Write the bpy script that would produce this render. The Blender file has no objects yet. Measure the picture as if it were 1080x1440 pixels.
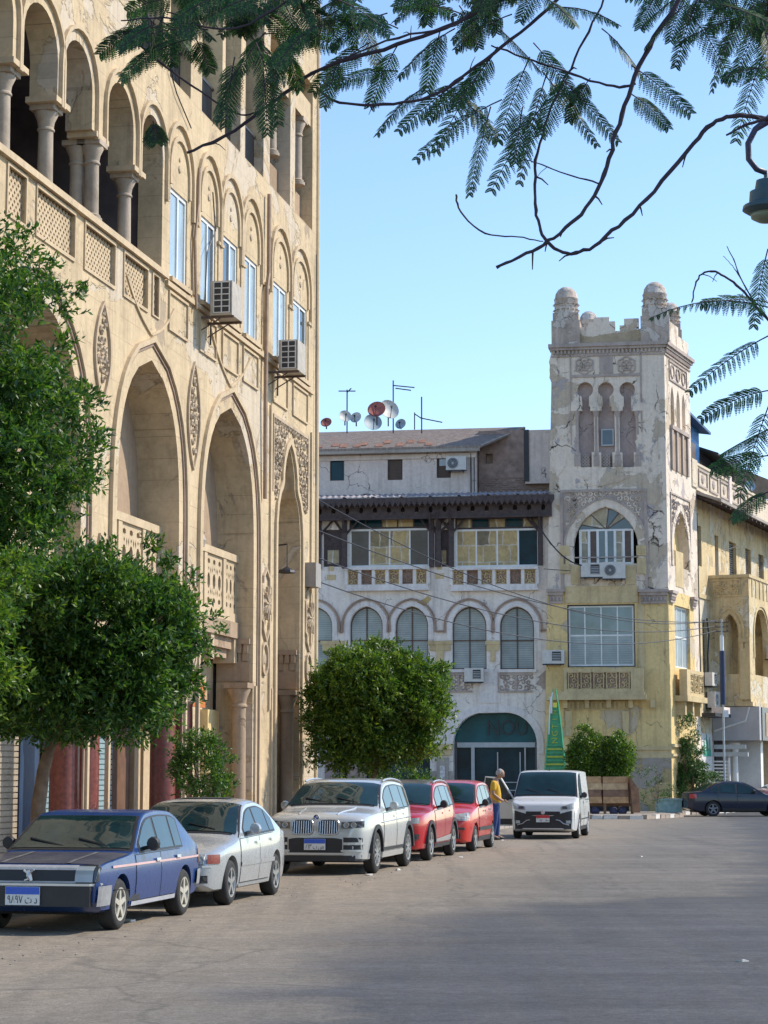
import bpy, bmesh, math, random
import numpy as np
from mathutils import Matrix, Vector
random.seed(7); RNG = np.random.default_rng(11)
R = math.radians
scene = bpy.context.scene
col = scene.collection

# ------------------------------------------------------------------ camera
FOC, CAMH, PITCH = 2900.0, 1.75, math.atan(368/2900.0)     # focal length in 1440-px units
cam = bpy.data.cameras.new('camera'); camo = bpy.data.objects.new('camera', cam); col.objects.link(camo)
cam.sensor_fit = 'VERTICAL'; cam.sensor_height = 36.0; cam.lens = FOC/1440*36.0
cam.clip_end = 3000; cam.clip_start = 0.1
camo.location = (0, 0, CAMH); camo.rotation_euler = (R(90)+PITCH, 0, 0)
scene.camera = camo

# ------------------------------------------------------------------ sky, sun, exposure
SUN_AZ, SUN_EL = R(15), R(42)            # azimuth measured from +X towards +Y
sdir = Vector((math.cos(SUN_AZ)*math.cos(SUN_EL), math.sin(SUN_AZ)*math.cos(SUN_EL), math.sin(SUN_EL)))
w = bpy.data.worlds.new('World'); scene.world = w; w.use_nodes = True
nt = w.node_tree; nt.nodes.clear()
sky = nt.nodes.new('ShaderNodeTexSky'); sky.sky_type = 'NISHITA'; sky.sun_disc = False
sky.sun_elevation = SUN_EL; sky.sun_rotation = math.pi/2 - SUN_AZ
sky.air_density = 1.0; sky.dust_density = 0.15; sky.ozone_density = 3.5; sky.altitude = 50
bgn = nt.nodes.new('ShaderNodeBackground'); bgn.inputs['Strength'].default_value = 0.15
won = nt.nodes.new('ShaderNodeOutputWorld')
nt.links.new(sky.outputs[0], bgn.inputs[0]); nt.links.new(bgn.outputs[0], won.inputs[0])
sl = bpy.data.lights.new('sun', 'SUN'); sl.energy = 3.1; sl.angle = R(0.6); sl.color = (1.0, 0.91, 0.78)
so = bpy.data.objects.new('sun', sl); col.objects.link(so); so.location = (30, 10, 40)
so.rotation_euler = (-sdir).to_track_quat('-Z', 'Y').to_euler()
vs = scene.view_settings
vs.view_transform = 'Standard'; vs.look = 'None'; vs.gamma = 1.0; vs.exposure = 0.76; vs.use_curve_mapping = False

# ------------------------------------------------------------------ survey helpers: sight lines onto real planes
def sight(x, y):
    a = (x-540)/FOC; b = (720-y)/FOC
    return np.array([a, math.cos(PITCH)-b*math.sin(PITCH), math.sin(PITCH)+b*math.cos(PITCH)])
def on_plane(x, y, P, d, off=0.0):
    d = np.array(d); n = np.array([d[1], -d[0]]); P = np.array(P)+n*off
    r = sight(x, y); t = (P@n)/(r[:2]@n); p = r*t
    return float((p[:2]-P)@d), float(p[2]+CAMH)
def ground_pt(x, y):
    r = sight(x, y); t = -CAMH/r[2]; return float(r[0]*t), float(r[1]*t)
def at(x, y, Y):
    r = sight(x, y); t = Y/r[1]; return Vector((r[0]*t, Y, CAMH+r[2]*t))

TH = math.atan(605*math.cos(PITCH)/FOC)
SD = (math.sin(TH), math.cos(TH))                    # direction of the street and of the arcaded facade
FA, SA, PC = R(9), R(23), (12.44, 89.98)               # corner building: front angle, side angle, corner point
FDIR = (math.cos(FA), -math.sin(FA)); SDIR = (math.sin(SA), math.cos(SA))
def frame(P, d, z=0.0):
    return Matrix.Translation((P[0], P[1], z)) @ Matrix.Rotation(math.atan2(d[1], d[0]), 4, 'Z')
M_FAC = frame((-12.5, 0), SD)
M_FRO = frame(PC, FDIR)
M_SID = frame(PC, SDIR)
def fac(x, y, o=0): return on_plane(x, y, (-12.5, 0), SD, o)
def fro(x, y, o=0): return on_plane(x, y, PC, FDIR, o)
def sid(x, y, o=0): return on_plane(x, y, PC, SDIR, o)

# ------------------------------------------------------------------ mesh helpers
class MB:
    def __init__(s): s.v = []; s.f = []
    def add(s, v, f):
        b = len(s.v); s.v += [tuple(p) for p in v]; s.f += [tuple(i+b for i in q) for q in f]; return s
    def box(s, x0, x1, y0, y1, z0, z1):
        if x1 < x0: x0, x1 = x1, x0
        if y1 < y0: y0, y1 = y1, y0
        if z1 < z0: z0, z1 = z1, z0
        return s.add([(x0,y0,z0),(x1,y0,z0),(x1,y1,z0),(x0,y1,z0),(x0,y0,z1),(x1,y0,z1),(x1,y1,z1),(x0,y1,z1)],
              [(0,3,2,1),(4,5,6,7),(0,1,5,4),(1,2,6,5),(2,3,7,6),(3,0,4,7)])
    def prism(s, poly, y0, y1):                       # poly in (x,z), counter-clockwise seen from -y
        n = len(poly); v = [(x, y0, z) for x, z in poly]+[(x, y1, z) for x, z in poly]
        f = [tuple(range(n)), tuple(range(2*n-1, n-1, -1))]
        f += [(i, i+n, (i+1) % n+n, (i+1) % n) for i in range(n)]
        return s.add(v, f)
    def slab(s, outline, holes, y0, y1):              # filled outline with holes, given thickness
        c = bpy.data.curves.new('tmp', 'CURVE'); c.dimensions = '2D'; c.fill_mode = 'BOTH'; c.extrude = abs(y1-y0)/2
        for poly in [outline]+list(holes):
            sp = c.splines.new('POLY'); sp.points.add(len(poly)-1); sp.use_cyclic_u = True
            for p, q in zip(sp.points, poly): p.co = (q[0], q[1], 0, 1)
        o = bpy.data.objects.new('tmp', c); me = bpy.data.meshes.new_from_object(o)
        ym = (y0+y1)/2
        s.add([(v.co.x, ym-v.co.z, v.co.y) for v in me.vertices], [tuple(p.vertices) for p in me.polygons])
        bpy.data.objects.remove(o); bpy.data.curves.remove(c); bpy.data.meshes.remove(me); return s
    def tube(s, path, rad, n=6, cap=True):
        P = [Vector(p) for p in path]; m = len(P)
        if not hasattr(rad, '__len__'): rad = [rad]*m
        t0 = (P[1]-P[0]).normalized(); up = Vector((0,0,1)) if abs(t0.z) < .9 else Vector((1,0,0))
        nrm = t0.cross(up).normalized(); v = []
        for i in range(m):
            t = (P[min(i+1,m-1)]-P[max(i-1,0)])
            if t.length < 1e-9: t = t0
            t = t.normalized(); nrm = (nrm-t*nrm.dot(t)).normalized(); bi = t.cross(nrm)
            for k in range(n):
                a = 2*math.pi*k/n; v.append(P[i]+(nrm*math.cos(a)+bi*math.sin(a))*rad[i])
        f = [(i*n+k, i*n+(k+1)%n, (i+1)*n+(k+1)%n, (i+1)*n+k) for i in range(m-1) for k in range(n)]
        if cap: f += [tuple(range(n-1,-1,-1)), tuple(range((m-1)*n, m*n))]
        return s.add(v, f)
    def lathe(s, prof, c=(0,0,0), n=16, axis='z', arc=(0, 2*math.pi), cap=True):   # prof: (r, h)
        full = abs(arc[1]-arc[0]-2*math.pi) < 1e-6; m = n if full else n+1; v = []
        for r, h in prof:
            for k in range(m):
                a = arc[0]+(arc[1]-arc[0])*k/n; x, y = r*math.cos(a), r*math.sin(a)
                p = (x, y, h) if axis == 'z' else ((x, h, y) if axis == 'y' else (h, x, y))
                v.append((p[0]+c[0], p[1]+c[1], p[2]+c[2]))
        f = []
        for i in range(len(prof)-1):
            for k in range(n):
                k2 = (k+1) % m; f.append((i*m+k, i*m+k2, (i+1)*m+k2, (i+1)*m+k))
        if full and cap:
            if prof[0][0] > 1e-4: f.append(tuple(range(m-1,-1,-1)))
            if prof[-1][0] > 1e-4: f.append(tuple(range((len(prof)-1)*m, len(prof)*m)))
        return s.add(v, f)
    def bar2(s, a, b, wd, y0, y1):                    # flat bar in the x-z plane from a to b
        dx, dz = b[0]-a[0], b[1]-a[1]; L = math.hypot(dx, dz) or 1e-6; nx, nz = -dz/L*wd/2, dx/L*wd/2
        return s.prism([(a[0]-nx,a[1]-nz),(b[0]-nx,b[1]-nz),(b[0]+nx,b[1]+nz),(a[0]+nx,a[1]+nz)], y0, y1)
    def strip(s, path, wd, y0, y1, closed=False):     # a moulding that follows a path in the x-z plane
        n = len(path); L = []; Rr = []
        for i in range(n):
            a = path[(i-1) % n] if (closed or i > 0) else path[i]; b = path[(i+1) % n] if (closed or i < n-1) else path[i]
            dx, dz = b[0]-a[0], b[1]-a[1]; l = math.hypot(dx, dz) or 1e-6; nx, nz = -dz/l*wd/2, dx/l*wd/2
            L.append((path[i][0]+nx, path[i][1]+nz)); Rr.append((path[i][0]-nx, path[i][1]-nz))
        v = []
        for i in range(n): v += [(L[i][0],y0,L[i][1]),(Rr[i][0],y0,Rr[i][1]),(Rr[i][0],y1,Rr[i][1]),(L[i][0],y1,L[i][1])]
        f = []; m = n if closed else n-1
        for i in range(m):
            a = i*4; b = ((i+1) % n)*4
            f += [(a,a+1,b+1,b),(a+1,a+2,b+2,b+1),(a+2,a+3,b+3,b+2),(a+3,a,b,b+3)]
        if not closed: f += [(0,3,2,1), tuple((n-1)*4+k for k in range(4))]
        return s.add(v, f)
    def lattice(s, x0, x1, z0, z1, step, wd, y0, y1):
        c = x0+z0-x1
        k = x0-(z1-z0)
        while k < x1:                                  # both diagonals, clipped to the rectangle
            a0 = max(k, x0); a1 = min(k+(z1-z0), x1)
            if a1-a0 > .02:
                s.bar2((a0, z0+a0-k), (a1, z0+a1-k), wd, y0, y1)
                s.bar2((a0, z1-(a0-k)), (a1, z1-(a1-k)), wd, y0+.004, y1-.004)
            k += step
        return s
    def build(s, name, mat, parent=None, M=None, smooth=False):
        me = bpy.data.meshes.new(name); me.from_pydata(s.v, [], s.f); me.update()
        return link(name, me, mat, parent, M, smooth)
def link(name, me, mat, parent=None, M=None, smooth=False):
    if mat is not None and not me.materials: me.materials.append(mat)
    if smooth is True: me.polygons.foreach_set('use_smooth', [True]*len(me.polygons))
    elif smooth: smooth_angle(me, smooth)
    o = bpy.data.objects.new(name, me); col.objects.link(o)
    if parent is not None:
        o.parent = parent
        if M is not None: o.matrix_basis = world_of(parent).inverted() @ M
    elif M is not None: o.matrix_basis = M
    return o
def smooth_angle(me, deg):
    me.polygons.foreach_set('use_smooth', [True]*len(me.polygons)); me.set_sharp_from_angle(angle=R(deg))
def world_of(o):
    m = o.matrix_basis.copy()
    while o.parent: o = o.parent; m = o.matrix_basis @ m
    return m
def tag(o, label=None, cat=None, group=None, kind=None):
    if label: o['label'] = label
    if cat: o['category'] = cat
    if group: o['group'] = group
    if kind: o['kind'] = kind
    return o
def thing(name, label, cat, M=None, group=None):
    o = bpy.data.objects.new(name, None); col.objects.link(o); o.empty_display_size = .3
    if M is not None: o.matrix_basis = M
    return tag(o, label, cat, group)
def part(name, mat, parent, fn, M=None, smooth=False):
    m = MB(); fn(m); return m.build(name, mat, parent, M, smooth)
def copy_tree(o, parent=None, M=None):
    c = o.copy(); col.objects.link(c); c.parent = parent
    if M is not None: c.matrix_basis = M
    for ch in o.children: copy_tree(ch, c)
    return c
def text_mesh(body, size, depth=.004, align='CENTER'):
    c = bpy.data.curves.new('tmp', 'FONT'); c.body = body; c.size = size; c.align_x = align; c.align_y = 'CENTER'; c.extrude = depth; c.resolution_u = 3
    o = bpy.data.objects.new('tmp', c); me = bpy.data.meshes.new_from_object(o); bpy.data.objects.remove(o); bpy.data.curves.remove(c)
    v = [(p.co.x, -p.co.z, p.co.y) for p in me.vertices]; f = [tuple(p.vertices) for p in me.polygons]; bpy.data.meshes.remove(me)
    return v, f                                        # stands upright in x-z, facing -y

# ------------------------------------------------------------------ arch outlines (x,z), anticlockwise from bottom left
def parab_arch(xl, xr, z0, zs, zt, n=14, p=4.0, q=.65, apex=None):
    xc = (xl+xr)/2 if apex is None else apex
    f = [(i/n, (1-(i/n)**p)**q) for i in range(n+1)]
    return [(xl, z0), (xr, z0)]+[(xc+(xr-xc)*k, zs+(zt-zs)*t) for t, k in f]+[(xc+(xl-xc)*k, zs+(zt-zs)*t) for t, k in f[::-1][1:]]
def round_arch(xl, xr, z0, zs, zt, n=12):
    xc = (xl+xr)/2; r = (xr-xl)/2
    return [(xl, z0), (xr, z0)]+[(xc+r*math.cos(math.pi*i/n), zs+(zt-zs)*math.sin(math.pi*i/n)) for i in range(n+1)]
def pointed_arch(xl, xr, z0, zs, zt, n=8):
    xc = (xl+xr)/2; r = (xr-xl)/2; h = zt-zs
    # two arcs meeting at the apex
    R0 = (r*r+h*h)/(2*r); pts = [(xl, z0), (xr, z0)]
    a1 = math.atan2(h, R0-r) if R0 > r else math.pi/2
    right = [(xr-R0+R0*math.cos(a1*i/n), zs+R0*math.sin(a1*i/n)) for i in range(n+1)]
    left = [(2*xc-x, z) for x, z in right]
    return pts+right+left[::-1][1:]
def arch_line(pts): return pts[1:]+pts[:1]             # open line up one side and down the other
def grow(pts, d, z0=None):                             # offset an arch outline outwards (bottom kept)
    n = len(pts); out = []
    for i in range(n):
        a = pts[i-1]; b = pts[(i+1) % n]; dx, dz = b[0]-a[0], b[1]-a[1]; l = math.hypot(dx, dz) or 1
        out.append((pts[i][0]+dz/l*d, pts[i][1]-dx/l*d))
    zb = min(p[1] for p in pts); 
    out = [(x, zb if abs(pts[i][1]-zb) < 1e-6 else z) for i, (x, z) in enumerate(out)]
    out[0] = (pts[0][0]-d, zb); out[1] = (pts[1][0]+d, zb)
    return out

# ------------------------------------------------------------------ materials
def nodes(name):
    m = bpy.data.materials.new(name); m.use_nodes = True; t = m.node_tree
    return m, t, t.nodes['Principled BSDF']
def N(t, typ, **kw):
    n = t.nodes.new(typ)
    for k, v in kw.items():
        if k in n.inputs: n.inputs[k].default_value = v
        else: setattr(n, k, v)
    return n
def ramp(t, fac_out, stops):
    r = t.nodes.new('ShaderNodeValToRGB'); e = r.color_ramp.elements
    while len(e) < len(stops): e.new(0.5)
    for q, (p, c) in zip(e, stops): q.position = p; q.color = (c, c, c, 1) if not hasattr(c, '__len__') else (*c, 1)
    t.links.new(fac_out, r.inputs[0]); return r.outputs[0]
def mixc(t, f, a, b, mode='MIX'):
    m = t.nodes.new('ShaderNodeMix'); m.data_type = 'RGBA'; m.blend_type = mode
    for s, v in ((m.inputs[0], f), (m.inputs[6], a), (m.inputs[7], b)):
        if hasattr(v, 'type') and hasattr(v, 'links'): t.links.new(v, s)
        elif hasattr(v, '__len__'): s.default_value = (*v[:3], 1)
        else: s.default_value = v
    return m.outputs[2]
def objco(t, scale=(1,1,1), warp=0):
    tc = t.nodes.new('ShaderNodeTexCoord'); mp = t.nodes.new('ShaderNodeMapping'); mp.inputs['Scale'].default_value = scale
    t.links.new(tc.outputs['Object'], mp.inputs['Vector']); return mp.outputs[0]
def noise(t, vec, scale, detail=5, rough=.6, dist=0):
    n = N(t, 'ShaderNodeTexNoise', Scale=scale, Detail=detail, Roughness=rough, Distortion=dist); t.links.new(vec, n.inputs['Vector']); return n.outputs['Fac']
def bump(t, b, h, strength, dist=.02):
    n = N(t, 'ShaderNodeBump', Strength=strength, Distance=dist); t.links.new(h, n.inputs['Height'])
    if b.inputs['Normal'].links: t.links.new(b.inputs['Normal'].links[0].from_socket, n.inputs['Normal'])
    t.links.new(n.outputs[0], b.inputs['Normal'])
_mats = {}
def pmat(name, c, rough=.6, var=.12, scale=5, bmp=.15, bscale=30, metal=0, coat=0, spec=.5):
    if name in _mats: return _mats[name]
    m, t, b = nodes(name); v = objco(t)
    n1 = noise(t, v, scale, 6)
    c0 = tuple(x*(1-var) for x in c); c1 = tuple(min(1, x*(1+var)) for x in c)
    t.links.new(ramp(t, n1, [(.3, c0), (.7, c1)]), b.inputs['Base Color'])
    b.inputs['Roughness'].default_value = rough; b.inputs['Metallic'].default_value = metal; b.inputs['Coat Weight'].default_value = coat
    b.inputs['Specular IOR Level'].default_value = spec; b.inputs['Coat Roughness'].default_value = .06
    if bmp: bump(t, b, noise(t, v, bscale, 4), bmp)
    _mats[name] = m; return m
def plaster(name, base, patch=None, patch_at=.6, stain=(.25,.2,.16), stain_amt=.5, crack=.0, crack_scale=.8, var=.14, bmp=.35, pscale=.35, grime=None, patch2=None, p2_at=.66, joints=0):
    m, t, b = nodes(name); v = objco(t)
    big = noise(t, v, .9, 8, .65); c = ramp(t, big, [(.25, tuple(x*(1-var*1.6) for x in base)), (.5, base), (.75, tuple(min(1, x*(1+var)) for x in base))])
    hgt = noise(t, v, 14, 8, .7)
    if patch is not None:
        pm = noise(t, v, pscale, 10, .62, .6); mask = ramp(t, pm, [(patch_at, 0), (patch_at+.012, 1)])
        c = mixc(t, mask, c, patch)
        bump(t, b, ramp(t, pm, [(patch_at-.004, 1), (patch_at+.01, 0)]), .8, .03)
    if patch2 is not None:
        v2 = objco(t, (1.3, 1.3, .8)); n2 = t.nodes[-1]; n2.inputs['Location'].default_value = (7.3, 2.2, 4.1)
        pm2 = noise(t, v2, pscale*1.6, 10, .66, .4); mask2 = ramp(t, pm2, [(p2_at, 0), (p2_at+.015, 1)])
        c = mixc(t, mask2, c, patch2)
        bump(t, b, ramp(t, pm2, [(p2_at-.004, 1), (p2_at+.01, 0)]), .6, .02)
    # rain streaks running down and blotches of grime
    vs_ = objco(t, (2.6, 2.6, .16)); st = noise(t, vs_, 1.6, 8, .7); gm = noise(t, v, .5, 7, .7)
    mul = N(t, 'ShaderNodeMath', operation='MULTIPLY'); t.links.new(ramp(t, st, [(.48, 0), (.72, 1)]), mul.inputs[0]); t.links.new(ramp(t, gm, [(.35, .15), (.65, 1)]), mul.inputs[1])
    m2 = N(t, 'ShaderNodeMath', operation='MULTIPLY'); t.links.new(mul.outputs[0], m2.inputs[0]); m2.inputs[1].default_value = stain_amt
    c = mixc(t, m2.outputs[0], c, stain)
    if joints:                                            # ashlar joints scored into the render
        sp = N(t, 'ShaderNodeSeparateXYZ'); t.links.new(v, sp.inputs[0]); cb = N(t, 'ShaderNodeCombineXYZ'); t.links.new(sp.outputs['X'], cb.inputs['X']); t.links.new(sp.outputs['Z'], cb.inputs['Y'])
        br = N(t, 'ShaderNodeTexBrick', Scale=1.0); br.inputs['Brick Width'].default_value = .85; br.inputs['Row Height'].default_value = .42; br.inputs['Mortar Size'].default_value = .006; br.inputs['Mortar Smooth'].default_value = .4
        t.links.new(cb.outputs[0], br.inputs['Vector']); jm = N(t, 'ShaderNodeMath', operation='MULTIPLY'); t.links.new(br.outputs['Fac'], jm.inputs[0]); t.links.new(ramp(t, noise(t, v, .8, 4), [(.4, .1), (.6, joints*1.6)]), jm.inputs[1])
        c = mixc(t, jm.outputs[0], c, tuple(x*.6 for x in stain)); bump(t, b, br.outputs['Fac'], -.4, .01)
    fine = noise(t, v, 7, 10, .75); c = mixc(t, .55, c, ramp(t, fine, [(.3, .62), (.6, 1.0)]), 'MULTIPLY')
    if crack:
        d = N(t, 'ShaderNodeTexNoise', Scale=1.3, Detail=6); t.links.new(v, d.inputs['Vector'])
        ad = N(t, 'ShaderNodeVectorMath', operation='MULTIPLY_ADD'); t.links.new(d.outputs['Color'], ad.inputs[0]); ad.inputs[1].default_value = (.9,.9,.9); t.links.new(v, ad.inputs[2])
        vo = N(t, 'ShaderNodeTexVoronoi', feature='DISTANCE_TO_EDGE', Scale=crack_scale); t.links.new(ad.outputs[0], vo.inputs['Vector'])
        cm = ramp(t, vo.outputs['Distance'], [(0.004, 1), (.014, 0)]); lim = ramp(t, noise(t, v, .6, 3), [(.5, 0), (.56, crack)])
        mm = N(t, 'ShaderNodeMath', operation='MULTIPLY'); t.links.new(cm, mm.inputs[0]); t.links.new(lim, mm.inputs[1])
        c = mixc(t, mm.outputs[0], c, tuple(x*.3 for x in stain))
    t.links.new(c, b.inputs['Base Color']); b.inputs['Roughness'].default_value = .88; b.inputs['Specular IOR Level'].default_value = .25
    bump(t, b, hgt, bmp, .012)
    return m
def glassmat(name, tint, rough=.04, var=.3, spec=.8):
    m, t, b = nodes(name); v = objco(t)
    t.links.new(ramp(t, noise(t, v, 1.2, 3), [(.3, tuple(x*(1-var) for x in tint)), (.7, tuple(x*(1+var) for x in tint))]), b.inputs['Base Color'])
    b.inputs['Roughness'].default_value = rough; b.inputs['Specular IOR Level'].default_value = spec; b.inputs['IOR'].default_value = 1.52
    bump(t, b, noise(t, v, .8, 2), .06, .02)
    return m
def paint(name, c, coat=.6, dust=.25, rough=.28, metal=.0, dustc=(.42,.37,.30)):
    m, t, b = nodes(name); v = objco(t)
    d = ramp(t, noise(t, v, 1.6, 5, .55), [(.3, dust*.3), (.75, dust)])
    g = N(t, 'ShaderNodeNewGeometry'); sx = N(t, 'ShaderNodeSeparateXYZ'); t.links.new(g.outputs['Normal'], sx.inputs[0])
    up = ramp(t, sx.outputs['Z'], [(.3, .35), (1, 1)]); mm = N(t, 'ShaderNodeMath', operation='MULTIPLY'); t.links.new(d, mm.inputs[0]); t.links.new(up, mm.inputs[1])
    t.links.new(mixc(t, mm.outputs[0], c, dustc), b.inputs['Base Color'])
    t.links.new(ramp(t, noise(t, v, 5, 6), [(.3, rough*.8), (.75, min(1, rough+dust*.8))]), b.inputs['Roughness'])
    b.inputs['Metallic'].default_value = metal; b.inputs['Coat Weight'].default_value = coat; b.inputs['Coat Roughness'].default_value = .05
    bump(t, b, noise(t, v, 3, 2), .02, .05)
    return m

CREAM = plaster('cream_plaster', (.60,.465,.29), stain=(.20,.12,.07), stain_amt=.6, patch=(.60,.50,.37), patch_at=.56, crack=.22, crack_scale=.45, var=.16, joints=.35, patch2=(.40,.31,.215), p2_at=.63)
CREAM_TRIM = plaster('cream_trim', (.58,.45,.29), stain=(.2,.13,.08), stain_amt=.35, var=.1, bmp=.25)
REVEAL = plaster('shaded_reveal_plaster', (.42,.305,.205), stain=(.17,.11,.075), stain_amt=.5, var=.12, patch=(.33,.235,.155), patch_at=.58)  # cream plaster darkened, the shade of the recesses put into its colour
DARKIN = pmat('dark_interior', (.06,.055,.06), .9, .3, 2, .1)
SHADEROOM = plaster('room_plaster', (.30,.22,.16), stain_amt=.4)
CARVED = plaster('carved_stone', (.50,.39,.27), stain=(.12,.085,.06), stain_amt=.55, var=.2, bmp=.5)
WHITEPL = plaster('white_plaster', (.83,.76,.685), patch=(.52,.38,.17), patch_at=.64, stain=(.22,.17,.15), stain_amt=.62, crack=.7, var=.08, patch2=(.40,.33,.31), p2_at=.65)
TOWERPL = plaster('tower_plaster', (.79,.675,.545), patch=(.58,.475,.35), patch_at=.53, stain=(.26,.19,.16), stain_amt=.55, crack=1.0, crack_scale=.55, var=.1, patch2=(.48,.42,.40), p2_at=.60, pscale=.5)
YELLOWPL = plaster('yellow_plaster', (.78,.58,.27), patch=(.60,.50,.36), patch_at=.60, stain=(.2,.13,.075), stain_amt=.8, crack=.6, var=.12)
YELLOWTRIM = plaster('yellow_trim', (.64,.50,.28), stain=(.16,.11,.07), stain_amt=.55, var=.16)
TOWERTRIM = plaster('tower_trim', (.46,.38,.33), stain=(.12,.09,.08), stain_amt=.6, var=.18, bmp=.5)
WHITETRIM = plaster('white_trim', (.78,.73,.69), stain=(.25,.18,.14), stain_amt=.5, var=.1)
BROWNLINE = plaster('brown_moulding', (.36,.25,.19), stain=(.15,.1,.08), stain_amt=.4, var=.2)
PINKPL = plaster('pink_plaster', (.76,.65,.58), stain=(.28,.2,.17), stain_amt=.5, crack=.8, var=.1)
GREYSTONE = plaster('grey_stone', (.42,.37,.32), stain=(.15,.12,.1), stain_amt=.5, var=.2)  # plain grey stone for bases, piers and roof slabs
BRICKM = pmat('brick', (.33,.24,.20), .9, .35, 3, .5, 20)
DARKWOOD = pmat('dark_wood', (.07,.05,.05), .75, .35, 6, .3, 25)
ALU = pmat('white_aluminium', (.72,.72,.70), .4, .08, 4, .05)
ALUG = pmat('grey_aluminium', (.42,.45,.46), .45, .1, 4, .05)
BROWNMET = pmat('brown_metal', (.10,.065,.05), .5, .25, 6, .1)
BLACKM = pmat('black_metal', (.025,.025,.028), .5, .2, 5, .1)
RUST = pmat('rusty_metal', (.30,.10,.06), .8, .4, 9, .4, 40)
ACW = pmat('air_conditioner_white', (.58,.56,.52), .55, .12, 5, .1)
ACG = pmat('air_conditioner_beige', (.42,.37,.30), .6, .18, 6, .1)
GLASS = glassmat('window_glass', (.055,.075,.085))
GLASSB = glassmat('pale_window_glass', (.34,.42,.46), .12, .12)
def reflecty(name):                                      # wavy glass with a reflected ochre building painted into its colour
    m, t, b = nodes(name); v = objco(t)
    sp = N(t, 'ShaderNodeSeparateXYZ'); t.links.new(v, sp.inputs[0]); cb = N(t, 'ShaderNodeCombineXYZ'); t.links.new(sp.outputs['X'], cb.inputs['X']); t.links.new(sp.outputs['Z'], cb.inputs['Y'])
    d = N(t, 'ShaderNodeTexNoise', Scale=1.6, Detail=4); t.links.new(v, d.inputs['Vector'])
    ad = N(t, 'ShaderNodeVectorMath', operation='MULTIPLY_ADD'); t.links.new(d.outputs['Color'], ad.inputs[0]); ad.inputs[1].default_value = (.30,.22,0); t.links.new(cb.outputs[0], ad.inputs[2])
    br = N(t, 'ShaderNodeTexBrick', Scale=1.0); br.inputs['Brick Width'].default_value = .62; br.inputs['Row Height'].default_value = .75; br.inputs['Mortar Size'].default_value = .03
    br.inputs['Color1'].default_value = (.50,.38,.19,1); br.inputs['Color2'].default_value = (.09,.10,.10,1); br.inputs['Mortar'].default_value = (.56,.50,.40,1); br.inputs['Bias'].default_value = -.25
    t.links.new(ad.outputs[0], br.inputs['Vector']); c = mixc(t, .8, br.outputs['Color'], ramp(t, noise(t, v, 4, 7, .7), [(.3, .5), (.65, 1.15)]), 'MULTIPLY')
    t.links.new(c, b.inputs['Base Color']); b.inputs['Roughness'].default_value = .08; b.inputs['Specular IOR Level'].default_value = .5; bump(t, b, noise(t, v, .8, 2), .08, .02); return m
GLASSY = reflecty('painted_reflection_glass')
GLASST = glassmat('teal_shop_glass', (.008,.040,.055), .08, .4, .22)
def blindmat():
    m, t, b = nodes('grey_green_blind'); v = objco(t); wv = N(t, 'ShaderNodeTexWave', Scale=3.2, Distortion=.4); wv.bands_direction = 'Z'; t.links.new(v, wv.inputs['Vector'])
    c = mixc(t, .45, ramp(t, noise(t, v, 1.1, 5, .6), [(.3, (.20,.26,.27)), (.7, (.36,.42,.41))]), ramp(t, wv.outputs['Color'], [(.2, .55), (.6, 1.05)]), 'MULTIPLY')
    t.links.new(c, b.inputs['Base Color']); b.inputs['Roughness'].default_value = .22; b.inputs['Specular IOR Level'].default_value = .7; bump(t, b, noise(t, v, .7, 2), .08, .02); return m
CURTAIN = blindmat()
COLSTONE = plaster('column_stone', (.42,.345,.265), stain=(.14,.10,.075), stain_amt=.6, var=.25, bmp=.8)
REDGRAN = pmat('red_granite', (.20,.055,.042), .35, .35, 14, .05)
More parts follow.
